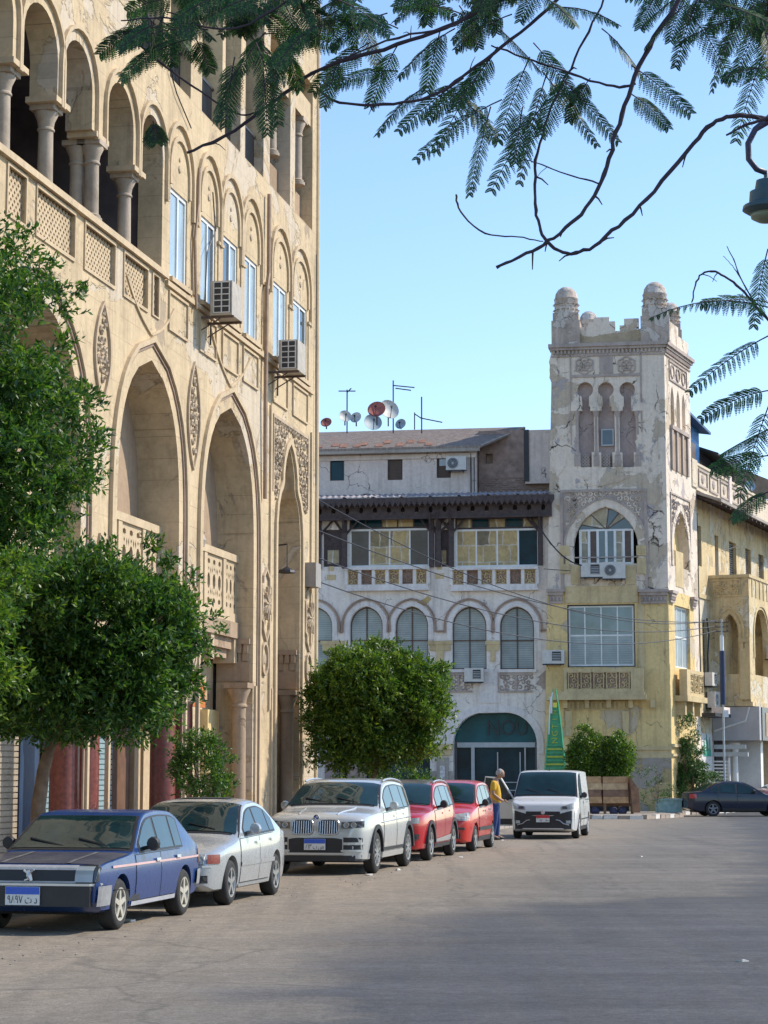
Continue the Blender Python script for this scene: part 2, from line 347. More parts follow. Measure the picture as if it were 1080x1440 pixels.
# ================================================================== ground, road, pavements
def ground_mat():
    m, t, b = nodes('asphalt'); v = objco(t)
    n1 = noise(t, v, .16, 8, .65, .5); n2 = noise(t, v, 2.2, 9, .7); n3 = noise(t, v, 60, 5, .7); n4 = noise(t, v, .55, 8, .65)
    dusty = ramp(t, n1, [(.3, (.140,.131,.118)), (.5, (.180,.167,.148)), (.72, (.225,.205,.178))])
    dusty = mixc(t, .7, dusty, ramp(t, n2, [(.3, .68), (.65, 1.1)]), 'MULTIPLY')
    shaded_lane = ramp(t, n4, [(.3, (.068,.070,.076)), (.7, (.105,.105,.110))])
    vs_ = objco(t, (1.1, .05, 1)); shaded_lane = mixc(t, ramp(t, noise(t, vs_, 1.1, 6, .6), [(.48, 0), (.7, .6)]), shaded_lane, (.125,.118,.11))
    # darker lane, tree shade painted into the asphalt colour: its left edge follows a surveyed line x = f(y)
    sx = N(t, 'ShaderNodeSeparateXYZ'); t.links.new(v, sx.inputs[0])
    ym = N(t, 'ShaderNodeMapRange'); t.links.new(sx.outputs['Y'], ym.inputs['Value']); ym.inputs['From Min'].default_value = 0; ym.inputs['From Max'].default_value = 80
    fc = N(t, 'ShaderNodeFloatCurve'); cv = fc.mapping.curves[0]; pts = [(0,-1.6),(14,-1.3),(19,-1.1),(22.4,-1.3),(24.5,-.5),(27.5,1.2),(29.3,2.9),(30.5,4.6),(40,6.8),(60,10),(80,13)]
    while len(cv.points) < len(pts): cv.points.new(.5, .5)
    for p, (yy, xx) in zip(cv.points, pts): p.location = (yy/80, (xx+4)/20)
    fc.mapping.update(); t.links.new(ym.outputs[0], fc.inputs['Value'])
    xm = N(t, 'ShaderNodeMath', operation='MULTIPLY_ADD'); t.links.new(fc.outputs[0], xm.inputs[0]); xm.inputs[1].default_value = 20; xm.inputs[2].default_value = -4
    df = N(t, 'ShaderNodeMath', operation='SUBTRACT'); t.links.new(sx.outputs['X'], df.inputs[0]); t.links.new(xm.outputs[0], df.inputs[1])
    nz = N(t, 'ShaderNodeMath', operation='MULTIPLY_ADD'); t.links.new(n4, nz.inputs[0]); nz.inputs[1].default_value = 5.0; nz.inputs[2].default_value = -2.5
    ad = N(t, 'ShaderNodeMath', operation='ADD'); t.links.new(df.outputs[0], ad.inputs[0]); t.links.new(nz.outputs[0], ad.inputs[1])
    c = mixc(t, ramp(t, ad.outputs[0], [(.0, 0), (.15, .35), (.9, 1)]), dusty, shaded_lane)
    vb = objco(t, (.10, .9, 1)); c = mixc(t, .75, c, ramp(t, noise(t, vb, 1.0, 8, .7), [(.3, .62), (.5, .95), (.7, 1.3)]), 'MULTIPLY')
    # dust swept against the kerb: a tan strip that follows the parked row
    st = N(t, 'ShaderNodeMath', operation='MULTIPLY_ADD'); t.links.new(sx.outputs['Y'], st.inputs[0]); st.inputs[1].default_value = -.2071; t.links.new(sx.outputs['X'], st.inputs[2])
    sn = N(t, 'ShaderNodeMath', operation='MULTIPLY_ADD'); t.links.new(n4, sn.inputs[0]); sn.inputs[1].default_value = 3.0; t.links.new(st.outputs[0], sn.inputs[2])
    mr = N(t, 'ShaderNodeMapRange'); t.links.new(sn.outputs[0], mr.inputs['Value']); mr.inputs['From Min'].default_value = -5.6; mr.inputs['From Max'].default_value = -2.2; mr.inputs['To Min'].default_value = .85; mr.inputs['To Max'].default_value = 0
    c = mixc(t, mr.outputs[0], c, mixc(t, .7, (.33,.27,.20), ramp(t, n2, [(.3, .7), (.65, 1.1)]), 'MULTIPLY'))
    # oily wheel tracks along the street and patched cracks
    vt = objco(t, (1.3, .06, 1)); t.nodes[-1].inputs['Rotation'].default_value = (0, 0, .204)
    c = mixc(t, ramp(t, noise(t, vt, 1.2, 6, .6), [(.52, 0), (.72, .45)]), c, (.085,.078,.072))
    d = N(t, 'ShaderNodeTexNoise', Scale=.8, Detail=6); t.links.new(v, d.inputs['Vector'])
    av = N(t, 'ShaderNodeVectorMath', operation='MULTIPLY_ADD'); t.links.new(d.outputs['Color'], av.inputs[0]); av.inputs[1].default_value = (1.2,1.2,0); t.links.new(v, av.inputs[2])
    vo = N(t, 'ShaderNodeTexVoronoi', feature='DISTANCE_TO_EDGE', Scale=.22); t.links.new(av.outputs[0], vo.inputs['Vector'])
    c = mixc(t, ramp(t, vo.outputs['Distance'], [(.0025, .35), (.006, 0)]), c, (.05,.046,.044))
    c = mixc(t, .8, c, ramp(t, n3, [(.3, .5), (.72, 1.35)]), 'MULTIPLY'); c = mixc(t, .6, c, ramp(t, noise(t, v, 22, 8, .8), [(.34, .42), (.64, 1.45)]), 'MULTIPLY'); c = mixc(t, .7, c, ramp(t, noise(t, v, 6, 9, .8), [(.34, .6), (.66, 1.25)]), 'MULTIPLY')
    t.links.new(c, b.inputs['Base Color']); b.inputs['Roughness'].default_value = .9; b.inputs['Specular IOR Level'].default_value = .3
    bump(t, b, n3, .6, .012); bump(t, b, n2, .3, .03); return m
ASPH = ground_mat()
PAVE = plaster('pavement_concrete', (.36,.31,.26), stain=(.16,.13,.11), stain_amt=.5, var=.2)
EARTH = plaster('dusty_earth', (.36,.28,.20), stain=(.2,.15,.11), stain_amt=.4, var=.25)
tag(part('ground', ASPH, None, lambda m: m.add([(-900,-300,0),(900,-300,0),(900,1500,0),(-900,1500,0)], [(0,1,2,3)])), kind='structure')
gp = ground_pt
# pavement along the arcaded building: x0 is the offset of the street line
def street(x0, s, z=0.0): return (x0+s*SD[0], s*SD[1], z)
M_ST = frame((0, 0), SD)
def stline(x0): return -x0*SD[1]        # street offset -> inward distance in the street frame
pv = part('pavement', PAVE, None, lambda m: m.box(8, 75, 9.95, 12.6, -.2, .14), M_ST); tag(pv, kind='structure')
KERB = plaster('kerb_stone', (.40,.35,.30), stain=(.15,.12,.1), stain_amt=.5, var=.25)
km = MB().box(0, .93, 0, .16, -.1, .155); kmesh = None
for i in range(70):
    if kmesh is None: k0 = km.build('kerb_stone', KERB, pv, M_ST @ Matrix.Translation((8.5, 9.78, 0))); kmesh = k0.data
    else:
        o = link('kerb_stone', kmesh, None, pv, M_ST @ Matrix.Translation((8.5+.95*i, 9.78+random.uniform(-.012,.012), random.uniform(-.012,.008))))
# pavement island at the foot of the tower
isl = [gp(770,1150), gp(850,1152), gp(905,1152), gp(958,1149), (12.3,88.4), (14.0,91.3), (16.2,95.5), (26.0,117), (12.5,92.5), (-6,96), (-6,90.5), (5.6,88.8)]
mi = MB().slab(isl, [], 0, .14); mi.v = [(x, z, y) for x, y, z in mi.v]; mi.f = [f[::-1] for f in mi.f]
isle = mi.build('pavement', PAVE); tag(isle, kind='structure')
kbm = {}
for a, b in ((isl[0], isl[1]), (isl[1], isl[2]), (isl[2], isl[3]), (isl[3], isl[4]), (isl[4], isl[5]), (isl[5], isl[6])):
    a = Vector((a[0], a[1])); b = Vector((b[0], b[1])); L = (b-a).length; n = max(1, round(L/.55)); d = (b-a)/L
    for k in range(n):
        p = a+d*(k*L/n); white = random.random() < .5
        key = (white,)
        if key not in kbm:
            mm = MB().box(0, .52, -.1, .1, -.05, .165).build('tmp', pmat('kerb_white', (.60,.56,.50), .85, .25, 6, .4) if white else pmat('kerb_dark', (.30,.24,.19), .85, .3, 6, .4)); kbm[key] = mm.data; bpy.data.objects.remove(mm)
        link('kerb_stone', kbm[key], None, isle, Matrix.Translation((p.x+random.uniform(-.04,.04), p.y+random.uniform(-.04,.04), random.uniform(-.05,.01))) @ Matrix.Rotation(math.atan2(d.y, d.x)+random.uniform(-.03,.03), 4, 'Z'))

# ================================================================== arcaded building on the left
LB = thing('arcaded_building', 'tall cream plaster arcaded building with giant pointed arches along the street', 'building', M_FAC @ Matrix.Translation((40, 0, 0)))
def L(name, mat, fn, smooth=False, parent=None): return part(name, mat, parent or LB, fn, M_FAC, smooth)
D = .85
A0 = parab_arch(31.3, 35.95, -.25, 5.7, 9.6); A1 = parab_arch(37.83, 41.58, -.25, 5.7, 9.62); A2 = parab_arch(43.26, 47.2, -.25, 5.7, 9.66)
def lancet():
    h = [(1.14, -.25), (1.14, 7.1), (1.12, 7.6), (1.03, 8.0), (.86, 8.28), (.66, 8.45), (.55, 8.62), (.53, 8.85), (.42, 9.15), (.22, 9.42), (0, 9.58)]
    return [(50.37-1.14, -.25)]+[(50.37+x, z) for x, z in h]+[(50.37-x, z) for x, z in h[::-1][1:-1]]
A3 = lancet()
ZF = 10.3
def merged_arches(zc=4.12):                            # the arches share one open shop level; piers above rest on red columns
    pts = [(31.3,-.25), (47.2,-.25)]
    for i, A in enumerate((A2, A1, A0)):
        pts += A[2:-1]+[(A[0][0], zc if i < 2 else -.2)]
        if i < 2: pts.append(((A1, A0)[i][1][0], zc))
    return pts
L('lower_wall', CREAM, lambda m: m.slab([(24,-.4),(53.15,-.4),(53.15,ZF),(24,ZF)], [merged_arches(), A3], 0, D))
# upper wall: loggia arches, window recesses and the openings of the top floor
log_ax = [(31.0,32.42), (32.88,34.42), (34.72,36.14), (36.98,38.42), (38.92,40.22)]
def loggia_outline():                                  # one long opening; the arches rise from imposts over the columns
    pts = [(31.0,11.5), (40.22,11.5)]
    for i in range(len(log_ax)-1, -1, -1):
        a, b = log_ax[i]; xc = (a+b)/2; r = (b-a)/2
        pts += [(xc+r*math.cos(math.pi*k/12), 13.72+.70*math.sin(math.pi*k/12)) for k in range(13)]
        if i: pts += [(a, 13.08), (log_ax[i-1][1], 13.08)]
    return pts
loghol = [loggia_outline()]
winx = [(40.73,41.86), (42.84,43.91), (44.5,45.63), (46.16,47.3), (48.75,50.02), (50.68,52.05)]
winhol = [[(a,11.5),(b,11.5),(b,13.34),(a,13.34)] for a, b in winx]
upx = [(38.81,40.14), (40.59,42.0), (42.79,44.31), (44.54,45.79), (46.18,47.78), (48.35,50.3), (50.78,52.6)]
uphol = [[(a,15.56),(b,15.56),(b,19.4),(a,19.4)] for a, b in upx]
lat = [(30.5,31.9), (32.3,33.1), (33.55,35.35), (35.85,37.45), (37.95,39.35), (39.65,40.05)]
lathol = [[(a,10.5),(b,10.5),(b,11.32),(a,11.32)] for a, b in lat]
L('upper_wall', CREAM, lambda m: m.slab([(24,ZF),(53.15,ZF),(53.15,21.9),(24,21.9)], loghol+winhol+uphol+lathol, 0, .5))
L('end_wall', CREAM, lambda m: m.box(52.65, 53.147, .5, 14, 0, 21.9))
L('roof', CREAM_TRIM, lambda m: m.box(24, 53.1, .1, 14, 21.9, 22.1))
# shaded rooms behind the openings
L('loggia_room', pmat('loggia_painted_shade', (.10,.09,.10), .9, .3, 2, .1), lambda m: [m.box(24, 52, 5.0, 5.2, 10.3, 15.3), m.box(24, 52.6, .5, 5, 10.15, 10.3), m.box(24, 52.6, .5, 5, 15.0, 15.2), m.box(40.35, 40.5, .5, 5, 10.3, 15.0)])  # dark colour stands in for the deep shade inside the loggia
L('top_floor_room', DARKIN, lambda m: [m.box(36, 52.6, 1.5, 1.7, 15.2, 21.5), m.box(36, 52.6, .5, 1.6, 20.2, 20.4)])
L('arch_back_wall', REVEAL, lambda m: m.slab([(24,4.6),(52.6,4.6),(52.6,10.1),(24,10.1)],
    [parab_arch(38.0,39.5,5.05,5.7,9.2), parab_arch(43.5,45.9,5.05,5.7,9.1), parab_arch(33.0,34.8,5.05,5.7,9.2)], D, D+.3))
for a, b in ((37.9,39.6), (43.4,46.0), (32.9,34.9)):
    g = L('balcony_window', GLASS, lambda m: m.box(a, b, D+.16, D+.2, 5.05, 9.3))
    L('mullion', ALU, lambda m: [m.box((a+b)/2-.04, (a+b)/2+.04, D+.10, D+.155, 5.05, 9.2), m.box(a, b, D+.11, D+.15, 7.3, 7.38)], parent=g)
# white post inside the first arch
L('balcony_post', WHITETRIM, lambda m: m.box(38.72, 38.86, .42, .56, 6.5, 9.35))
# balcony slabs and pierced balustrades in the arches
BAL_O = .42
def pierced_panel(m, x0, x1, z0, z1, y0, y1):
    w_ = x1-x0; n = max(2, round(w_/.36)); c = w_/n; hz = z1-z0; holes = []
    def ngon(cx, cz, rx, rz, k, ph=0): holes.append([(cx+rx*math.cos(ph+6.2832*i/k), cz+rz*math.sin(ph+6.2832*i/k)) for i in range(k)])
    for i in range(n):
        xc = x0+(i+.5)*c
        ngon(xc, (z0+z1)/2, c*.27, hz*.15, 8, .39)
        for sz in (-1, 1):
            ngon(xc, (z0+z1)/2+sz*hz*.36, c*.25, hz*.055, 6, .52)
            ngon(xc, (z0+z1)/2+sz*hz*.225, c*.10, hz*.045, 4)
            for sx in (-1, 1): ngon(xc+sx*c*.36, (z0+z1)/2+sz*hz*.20, c*.085, hz*.075, 4)
    m.slab([(x0,z0),(x1,z0),(x1,z1),(x0,z1)], holes, y0, y1)
for xl, xr, posts in ((31.3,35.95,(32.6,34.8)), (37.83,41.58,(39.1,40.55)), (43.26,47.2,(44.7,46.15)), (49.2,51.5,(50.3,))):
    if xl > 48: continue
    bal = L('balustrade', CREAM_TRIM, lambda m: [m.box(xl, xr, BAL_O-.07, BAL_O+.12, 6.46, 6.62), m.box(xl, xr, BAL_O-.05, BAL_O+.1, 5.1, 5.3)]+[m.box(p-.11, p+.11, BAL_O-.055, BAL_O+.11, 5.3, 6.46) for p in posts])
    e = [xl]+[p for p in posts]+[xr]
    for i in range(len(e)-1):
        a = e[i]+(.11 if i else 0); b = e[i+1]-(.11 if i < len(e)-2 else 0)
        L('pierced_panel', CREAM_TRIM, lambda m: pierced_panel(m, a, b, 5.3, 6.46, BAL_O-.02, BAL_O+.07), parent=bal)
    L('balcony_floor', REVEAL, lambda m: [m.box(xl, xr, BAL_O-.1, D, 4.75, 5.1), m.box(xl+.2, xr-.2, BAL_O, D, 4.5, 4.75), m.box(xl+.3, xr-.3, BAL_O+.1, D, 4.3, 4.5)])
    for k in range(3):
        xb = xl+.15+k*(xr-xl-.3)/2
        L('bracket', CREAM_TRIM, lambda m: m.prism([(xb-.12,4.75),(xb-.12,4.2),(xb+.12,4.2),(xb+.12,4.75)], BAL_O-.06, D))
# sloping wall between balcony and shop: plain apron panel
for xl, xr in ((37.83,40.6), (43.26,45.4), (31.3,34.5)):
    L('shop_lintel', REVEAL, lambda m: m.box(xl, xr, .6, D-.01, 4.12, 4.3))
# carved corbel bands on the shaded jambs (they face down the street)
def corbel_band(m, s, z0, z1, side):
    sg = 1 if side > 0 else -1
    m.box(s, s-.10*sg, .06, D-.02, z1-.12, z1); m.box(s, s-.04*sg, .06, D-.02, z0-.45, z0-.02)
    for k in range(5):
        y = .1+k*.15
        m.box(s, s-.08*sg, y, y+.1, z0+.18, z1-.12)
        if k % 2 == 0: m.box(s, s-.055*sg, y+.01, y+.12, z0, z0+.18)
        else: m.box(s, s-.045*sg, y+.02, y+.08, z0-.18, z0+.18)
for s in (35.95, 41.58, 47.2, 51.51): L('corbel_band', REVEAL, lambda m: corbel_band(m, s, 4.25, 4.75, 1))
# engaged corner columns of the shop level
def column_mb(m, x, y, z0, z1, r, cap=True, n=16):
    prof = [(r*1.5, z0), (r*1.5, z0+r*.5), (r*1.25, z0+r*.6), (r*1.3, z0+r*.85), (r*1.02, z0+r*1.1), (r, z0+r*1.6), (r*.94, z1-r*3.2), (r*1.12, z1-r*3.1), (r*1.12, z1-r*2.9), (r*.98, z1-r*2.7), (r*1.1, z1-r*1.9), (r*1.55, z1-r*.9), (r*1.5, z1-r*.7)]
    m.lathe(prof, (x, y, 0), n); m.box(x-r*1.6, x+r*1.6, y-r*1.6, y+r*1.6, z1-r*.7, z1)
for s, dy in ((47.0,.24), (51.3,.24)):
    L('corner_column', REVEAL, lambda m: column_mb(m, s-.08, dy, .14, 3.75, .17), 40)
for s in (47.3, 48.7, 51.6): L('corner_strip', CREAM_TRIM, lambda m: m.box(s, s+.1, -.05, 0.0, .1, 3.7))
# red granite columns carrying the balconies
for s, dy, r in ((36.3,.34,.26), (37.25,.30,.24), (41.78,.34,.26), (42.85,.30,.24)):
    cc = L('granite_column', REDGRAN, lambda m: m.lathe([(r,.4),(r*.97,2.6),(r*.93,3.15)], (s, dy, 0), 20), 40)
    L('capital', CARVED, lambda m: [m.lathe([(r*.95,3.15),(r*1.15,3.2),(r*1.1,3.28),(r*1.35,3.5)], (s, dy, 0), 20), m.box(s-r*1.25, s+r*1.25, dy-r*1.25, min(dy+r*1.25, D-.02), 3.5, 4.1)], parent=cc, smooth=30)
    L('column_base', GREYSTONE, lambda m: [m.box(s-r*1.3, s+r*1.3, dy-r*1.3, dy+r*1.3, .12, .3), m.lathe([(r*1.25,.3),(r*1.1,.4),(r,.42)], (s, dy, 0), 20)], parent=cc)
# shop fronts at the back of the arcade
SHOPBACK = 1.3
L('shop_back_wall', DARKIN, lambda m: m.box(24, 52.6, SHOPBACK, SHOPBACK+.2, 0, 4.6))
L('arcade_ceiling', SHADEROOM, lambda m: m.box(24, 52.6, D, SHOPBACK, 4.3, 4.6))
SHUT = pmat('shutter_paint', (.40,.33,.24), .5, .15, 3, .1); SHUTT = pmat('teal_shutter_paint', (.26,.36,.37), .5, .15, 3, .1)
for a, b, mt in ((26,36.35,SHUT), (37.65,38.1,SHUTT), (40.4,41.25,SHUTT), (48.4,49.2,SHUT)):
    sh = L('roller_shutter', mt, lambda m: m.box(a, b, SHOPBACK-.06, SHOPBACK-.03, .14, 3.2))
    def slats(m):
        z = .14
        while z < 3.2: m.prism([(a,z),(b,z),(b,z+.08),(a,z+.08)], SHOPBACK-.10, SHOPBACK-.061); z += .1
    L('slats', mt, slats, parent=sh)
L('blue_door', pmat('blue_paint', (.014,.04,.10), .5, .25, 3, .1), lambda m: [m.box(36.38, 37.25, SHOPBACK-.12, SHOPBACK-.04, .14, 3.6)])
L('brown_door', pmat('brown_door_paint', (.16,.085,.05), .55, .25, 3, .1), lambda m: m.box(41.3, 42.35, SHOPBACK-.08, SHOPBACK-.01, .14, 3.0))
L('beige_pillar', CREAM_TRIM, lambda m: [m.box(42.42, 42.8, SHOPBACK-.16, SHOPBACK-.01, .14, 3.3), m.box(43.0, 43.7, SHOPBACK-.16, SHOPBACK-.01, .14, 3.3)])
# shop wall with an orange sign in the second bay
L('shop_wall', CREAM, lambda m: m.box(45.15, 47.19, .92, 1.1, .14, 4.28))
osn = L('shop_sign', pmat('orange_sign', (.55,.17,.04), .5, .12, 5, .05), lambda m: m.box(44.3, 45.2, .5, .56, 3.15, 3.7))
def arab(m):
    v, f = text_mesh('مكتب', .42); m.add([(x+44.75, y+.49, z+3.42) for x, y, z in v], f)
L('sign_lettering', pmat('black_lettering', (.02,.015,.015), .5), arab, parent=osn)
L('meter_box', pmat('yellow_box', (.66,.50,.24), .6), lambda m: [m.box(46.2, 47.1, .74, .92, 2.5, 3.15), m.box(46.2, 47.1, .75, .92, 1.75, 2.42)])
# ---- mouldings that follow the giant arches
for A in (A0, A1, A2):
    ln = arch_line(grow(A, .40)); L('arch_moulding', CREAM_TRIM, lambda m: m.strip(ln, .10, -.075, 0))
    ln2 = arch_line(grow(A, .30)); L('arch_shadow_line', BROWNLINE, lambda m: m.strip(ln2, .05, -.03, 0))  # brown strip painted as the shadow line inside the moulding
L('arch_moulding', CREAM_TRIM, lambda m: m.strip(arch_line(grow(A3, .16)), .16, -.06, 0))
# thread moulding that loops from arch to window sill
def loop_pts(s0, z0, s1, z1, sag, n=10): return [(s0+(s1-s0)*i/n, z0+(z1-z0)*i/n-sag*math.sin(math.pi*i/n*.5)*(1-i/n)) for i in range(n+1)]
for s0_, z0_, s1_, z1_ in ((43.6,11.05,45.1,10.12), (46.7,11.05,45.12,10.12), (38.1,10.9,39.6,10.1), (41.0,10.9,39.62,10.1)): L('loop_moulding', CREAM_TRIM, lambda m: m.strip(loop_pts(s0_, z0_, s1_, z1_, .33), .05, -.04, 0))
# ---- string course, lattice parapet, loggia columns
L('string_course', CREAM_TRIM, lambda m: [m.box(24, 40.45, -.09, 0, 11.38, 11.5), m.box(40.45, 52.6, -.07, 0, 11.27, 11.37)])
for a, b in lat:
    lp = L('lattice_panel', CREAM_TRIM, lambda m: m.lattice(a, b, 10.5, 11.32, .15, .05, .06, .14))
    L('panel_frame', CREAM_TRIM, lambda m: m.strip([(a,10.5),(b,10.5),(b,11.32),(a,11.32)], .07, -.03, 0.0, True), parent=lp)
def loggia_column(m, x, y):
    column_mb(m, x, y, 11.5, 12.98, .135, n=12)
for x, dys in ((32.65,(.25,)), (34.57,(.25,)), (36.56,(.14,.42)), (38.67,(.25,)), (30.9,(.25,))):
    # impost block closes the wall above the column
    for dy in dys: L('loggia_column', COLSTONE, lambda m: loggia_column(m, x, dy), 40)
    L('impost', CREAM_TRIM, lambda m: [m.box(x-.33, x+.33, -.06, .5, 12.98, 13.08)])
# hood mouldings over the loggia arches and the windows
def hood(m, a, b, zs, zt, w=.07, off=.2):
    ra = round_arch(a, b, zs-.8, zs, zt); m.strip(arch_line(grow(ra, off)), w, -.07, 0)
for a, b in log_ax: L('hood_moulding', CREAM_TRIM, lambda m: hood(m, a, b, 13.75, 14.45))
for a, b in winx:
    L('hood_moulding', CREAM_TRIM, lambda m: hood(m, a-.06, b+.06, 13.78, 14.52, .09, .26))
    inner = round_arch(a-.04, b+.04, 13.38, 13.72, 14.42)
    L('blind_arch', CREAM_TRIM, lambda m: [m.strip(arch_line(grow(inner, .05)), .10, -.05, 0)])
    L('rosette', CARVED, lambda m: [m.lathe([(.0,-.03),(.07,-.025),(.09,0)], ((a+b)/2, 0, 13.85), 8, 'y'), m.lathe([(.0,-.03),(.045,-.02),(.05,0)], ((a+b)/2, 0, 14.05), 6, 'y')])
    wn = L('window', ALU, lambda m: [m.box(a, b, .03, .09, 11.5, 11.58), m.box(a, b, .03, .09, 13.26, 13.34), m.box(a, a+.07, .03, .09, 11.58, 13.26), m.box(b-.07, b, .03, .09, 11.58, 13.26), m.box((a+b)/2-.04, (a+b)/2+.04, .02, .08, 11.58, 13.26)])
    for k, (p, q) in enumerate(((a+.07, (a+b)/2-.04), ((a+b)/2+.04, b-.07))):
        L('pane', [GLASSB, GLASS, GLASSB, GLASSB][(k+int(a*3)) % 4], lambda m: m.box(p, q, .05+.01*k, .065+.01*k, 11.58, 13.26), parent=wn)
    L('sill', CREAM_TRIM, lambda m: m.box(a-.1, b+.1, -.1, .03, 11.4, 11.497), parent=wn)
    L('apron_panel', CREAM_TRIM, lambda m: m.strip([(a-.05,10.45),(b+.05,10.45),(b+.05,11.2),(a-.05,11.2)], .06, -.04, 0, True))
for x in (42.35, 46.0, 44.2, 48.0, 50.35, 52.3):
    L('window_pilaster', CREAM_TRIM, lambda m: m.box(x-.14, x+.14, -.03, 0, 11.5, 13.0))
    L('impost', CREAM_TRIM, lambda m: m.box(x-.2, x+.2, -.06, 0, 13.0, 13.07))
# ---- top floor: shaded bays with iron railings and shutters
for i, (a, b) in enumerate(upx):
    wn = L('window', DARKWOOD, lambda m: m.box(a, b, .47, .5, 15.56, 19.4)) if i < 5 else None
    if wn: L('pane', GLASS if i not in (2, 3) else GLASSB, lambda m: m.box(a+.15, b-.15, .44, .465, 16.5, 19.3), parent=wn)
    if i < 5:
        def grille(m):
            n = int((b-a)/.09)
            for k in range(n): m.box(a+.045+k*.09-.012, a+.045+k*.09+.012, .2, .224, 15.6, 16.5)
            m.box(a, b, .19, .234, 16.5, 16.56); m.box(a, b, .19, .234, 15.62, 15.66)
        L('railing', BLACKM, grille)
for x in (49.35, 51.9): L('loggia_column', COLSTONE, lambda m: column_mb(m, x, .25, 16.55, 18.3, .15, n=12), 40)
for a, b in ((48.35,50.3), (50.78,52.6)):
    L('parapet', REVEAL, lambda m: m.box(a, b, .3, .42, 15.56, 16.45))
L('capital_band', CREAM_TRIM, lambda m: m.box(48.35, 52.6, .05, .5, 18.3, 18.9))
# ---- carved ornaments
def scrolls(m, inside, x0, x1, z0, z1, r, y, depth=.03, seed=1):
    rg = random.Random(seed); z = z0+r*.6; row = 0
    while z < z1:
        x = x0+r*.6+(row % 2)*r*.95
        while x < x1:
            if inside(x, z) and inside(x+r*.5, z+r*.5) and inside(x-r*.5, z-r*.5):
                sg = rg.choice((-1, 1)); ph = rg.uniform(0, 6.28); rr = r*rg.uniform(.8, 1.05)
                pts = [(x+rr*(1-k/11)*math.cos(ph+sg*k*.75), y-depth*.6, z+rr*(1-k/11)*math.sin(ph+sg*k*.75)) for k in range(10)]
                m.tube(pts, [depth*(1-.5*k/9) for k in range(10)], 4)
            x += r*1.9
        z += r*1.65; row += 1
def teardrop(m, sc, z0, z1, wd):
    pts = []
    for k in range(13):
        t = k/12; pts.append((sc+wd*math.sin(math.pi*t)**.8*.5*(1.0 if t < .5 else 1), z0+(z1-z0)*t))
    full = pts+[(2*sc-x, z) for x, z in pts[::-1][1:-1]]
    m.strip(full, .06, -.05, 0, True)
    zm = (z0+z1)/2
    ins = lambda x, z: abs(x-sc) < .42*wd*max(0, 1-abs((z-zm)/(z1-zm)))+.02
    scrolls(m, ins, sc-wd/2, sc+wd/2, z0, z1, .105, 0, .035, int(sc))
for sc, z0, z1, wd in ((42.42, 7.9, 10.1, .8), (36.85, 8.3, 10.1, .8)):
    L('teardrop_ornament', CARVED, lambda m: teardrop(m, sc, z0, z1, wd))
def star_orn(m, sc, zc, r):
    st = [(sc+(r if k % 2 == 0 else r*.5)*math.sin(k*math.pi/4), zc+(1.4 if k == 0 else 1)*(r if k % 2 == 0 else r*.5)*math.cos(k*math.pi/4)) for k in range(8)]
    m.strip(st, .06, -.05, 0, True)
for sc in (42.42, 36.85): L('star_ornament', CARVED, lambda m: star_orn(m, sc, 5.45, .34))
L('carved_panel', CARVED, lambda m: [m.strip([(48.75,8.3),(48.75,10.1),(52.15,10.1),(52.15,8.3)], .09, -.05, 0),
   scrolls(m, lambda x, z: abs(x-50.37) > .95-.5*max(0, z-8.7) and z > 8.2+.0*x or z > 9.85, 48.85, 52.05, 8.0, 10.05, .13, 0, .035, 5)])
def cartouche(m, sc, zc, wd, ht):
    o = [(-.5,-.32),(-.32,-.36),(-.3,-.5),(0,-.72),(.3,-.5),(.32,-.36),(.5,-.32),(.42,0),(.5,.32),(.32,.36),(.3,.5),(0,.66),(-.3,.5),(-.32,.36),(-.5,.32),(-.42,0)]
    m.strip([(sc+x*wd, zc+z*ht) for x, z in o], .07, -.06, 0, True)
    m.lathe([(0,-.1),(.18,-.07),(.26,-.02),(.3,0)], (sc, 0, zc), 12, 'y')
    for k in range(10):
        a = k*math.pi/5; m.bar2((sc, zc), (sc+.25*math.cos(a), zc+.4*math.sin(a)), .035, -.11, -.04)
for sc, zc in ((48.2, 5.62), (52.35, 5.6), (42.42, 4.6)): L('cartouche', CARVED, lambda m: cartouche(m, sc, zc, .85, 1.2))
for sc in (48.1, 52.3, 42.4): L('oval_medallion', CARVED, lambda m: [m.strip([(sc+.26*math.cos(k*.4488), 4.35+.36*math.sin(k*.4488)) for k in range(14)], .07, -.06, 0, True), m.lathe([(0,-.05),(.12,-.04),(.14,0)], (sc, 0, 4.35), 10, 'y')])
# pilaster strips either side of the narrow arch, corner quoin
for s in (48.55, 52.55): L('pilaster_strip', CREAM_TRIM, lambda m: m.box(s-.06, s+.06, -.05, 0, 3.2, 10.3))
L('corner_moulding', CREAM_TRIM, lambda m: m.lathe([(.09,0.1),(.09,21.8)], (53.13, .02, 0), 10), 40)
# drain pipes and cables on the facade
PIPE = pmat('drain_pipe', (.30,.20,.13), .6, .25, 5, .1)
for pts, r in (([(47.95,-.1,15.2),(47.95,-.1,13.3),(47.8,-.1,12.9),(47.75,-.1,10.2),(47.85,-.08,8.0)], .05), ([(42.4,-.08,14.2),(42.35,-.08,13.4),(42.15,-.08,12.6),(42.3,-.08,11.2)], .035)): L('drain_pipe', PIPE, lambda m: m.tube(pts, r, 6))
for pts in ([(43.5,-.05,14.0),(43.7,-.06,13.2),(43.1,-.06,12.6),(43.0,-.05,11.5)], [(40.1,-.04,15.9),(40.9,-.05,15.3),(41.9,-.05,14.9)], [(52.9,-.04,15.0),(52.85,-.05,12.0),(52.9,-.05,9.0)]): L('wall_cable', BLACKM, lambda m: m.tube(pts, .014, 4))
L('junction_box', pmat('grey_box', (.30,.27,.24), .6), lambda m: m.box(52.0, 52.55, -.28, 0.0, 6.35, 6.95))
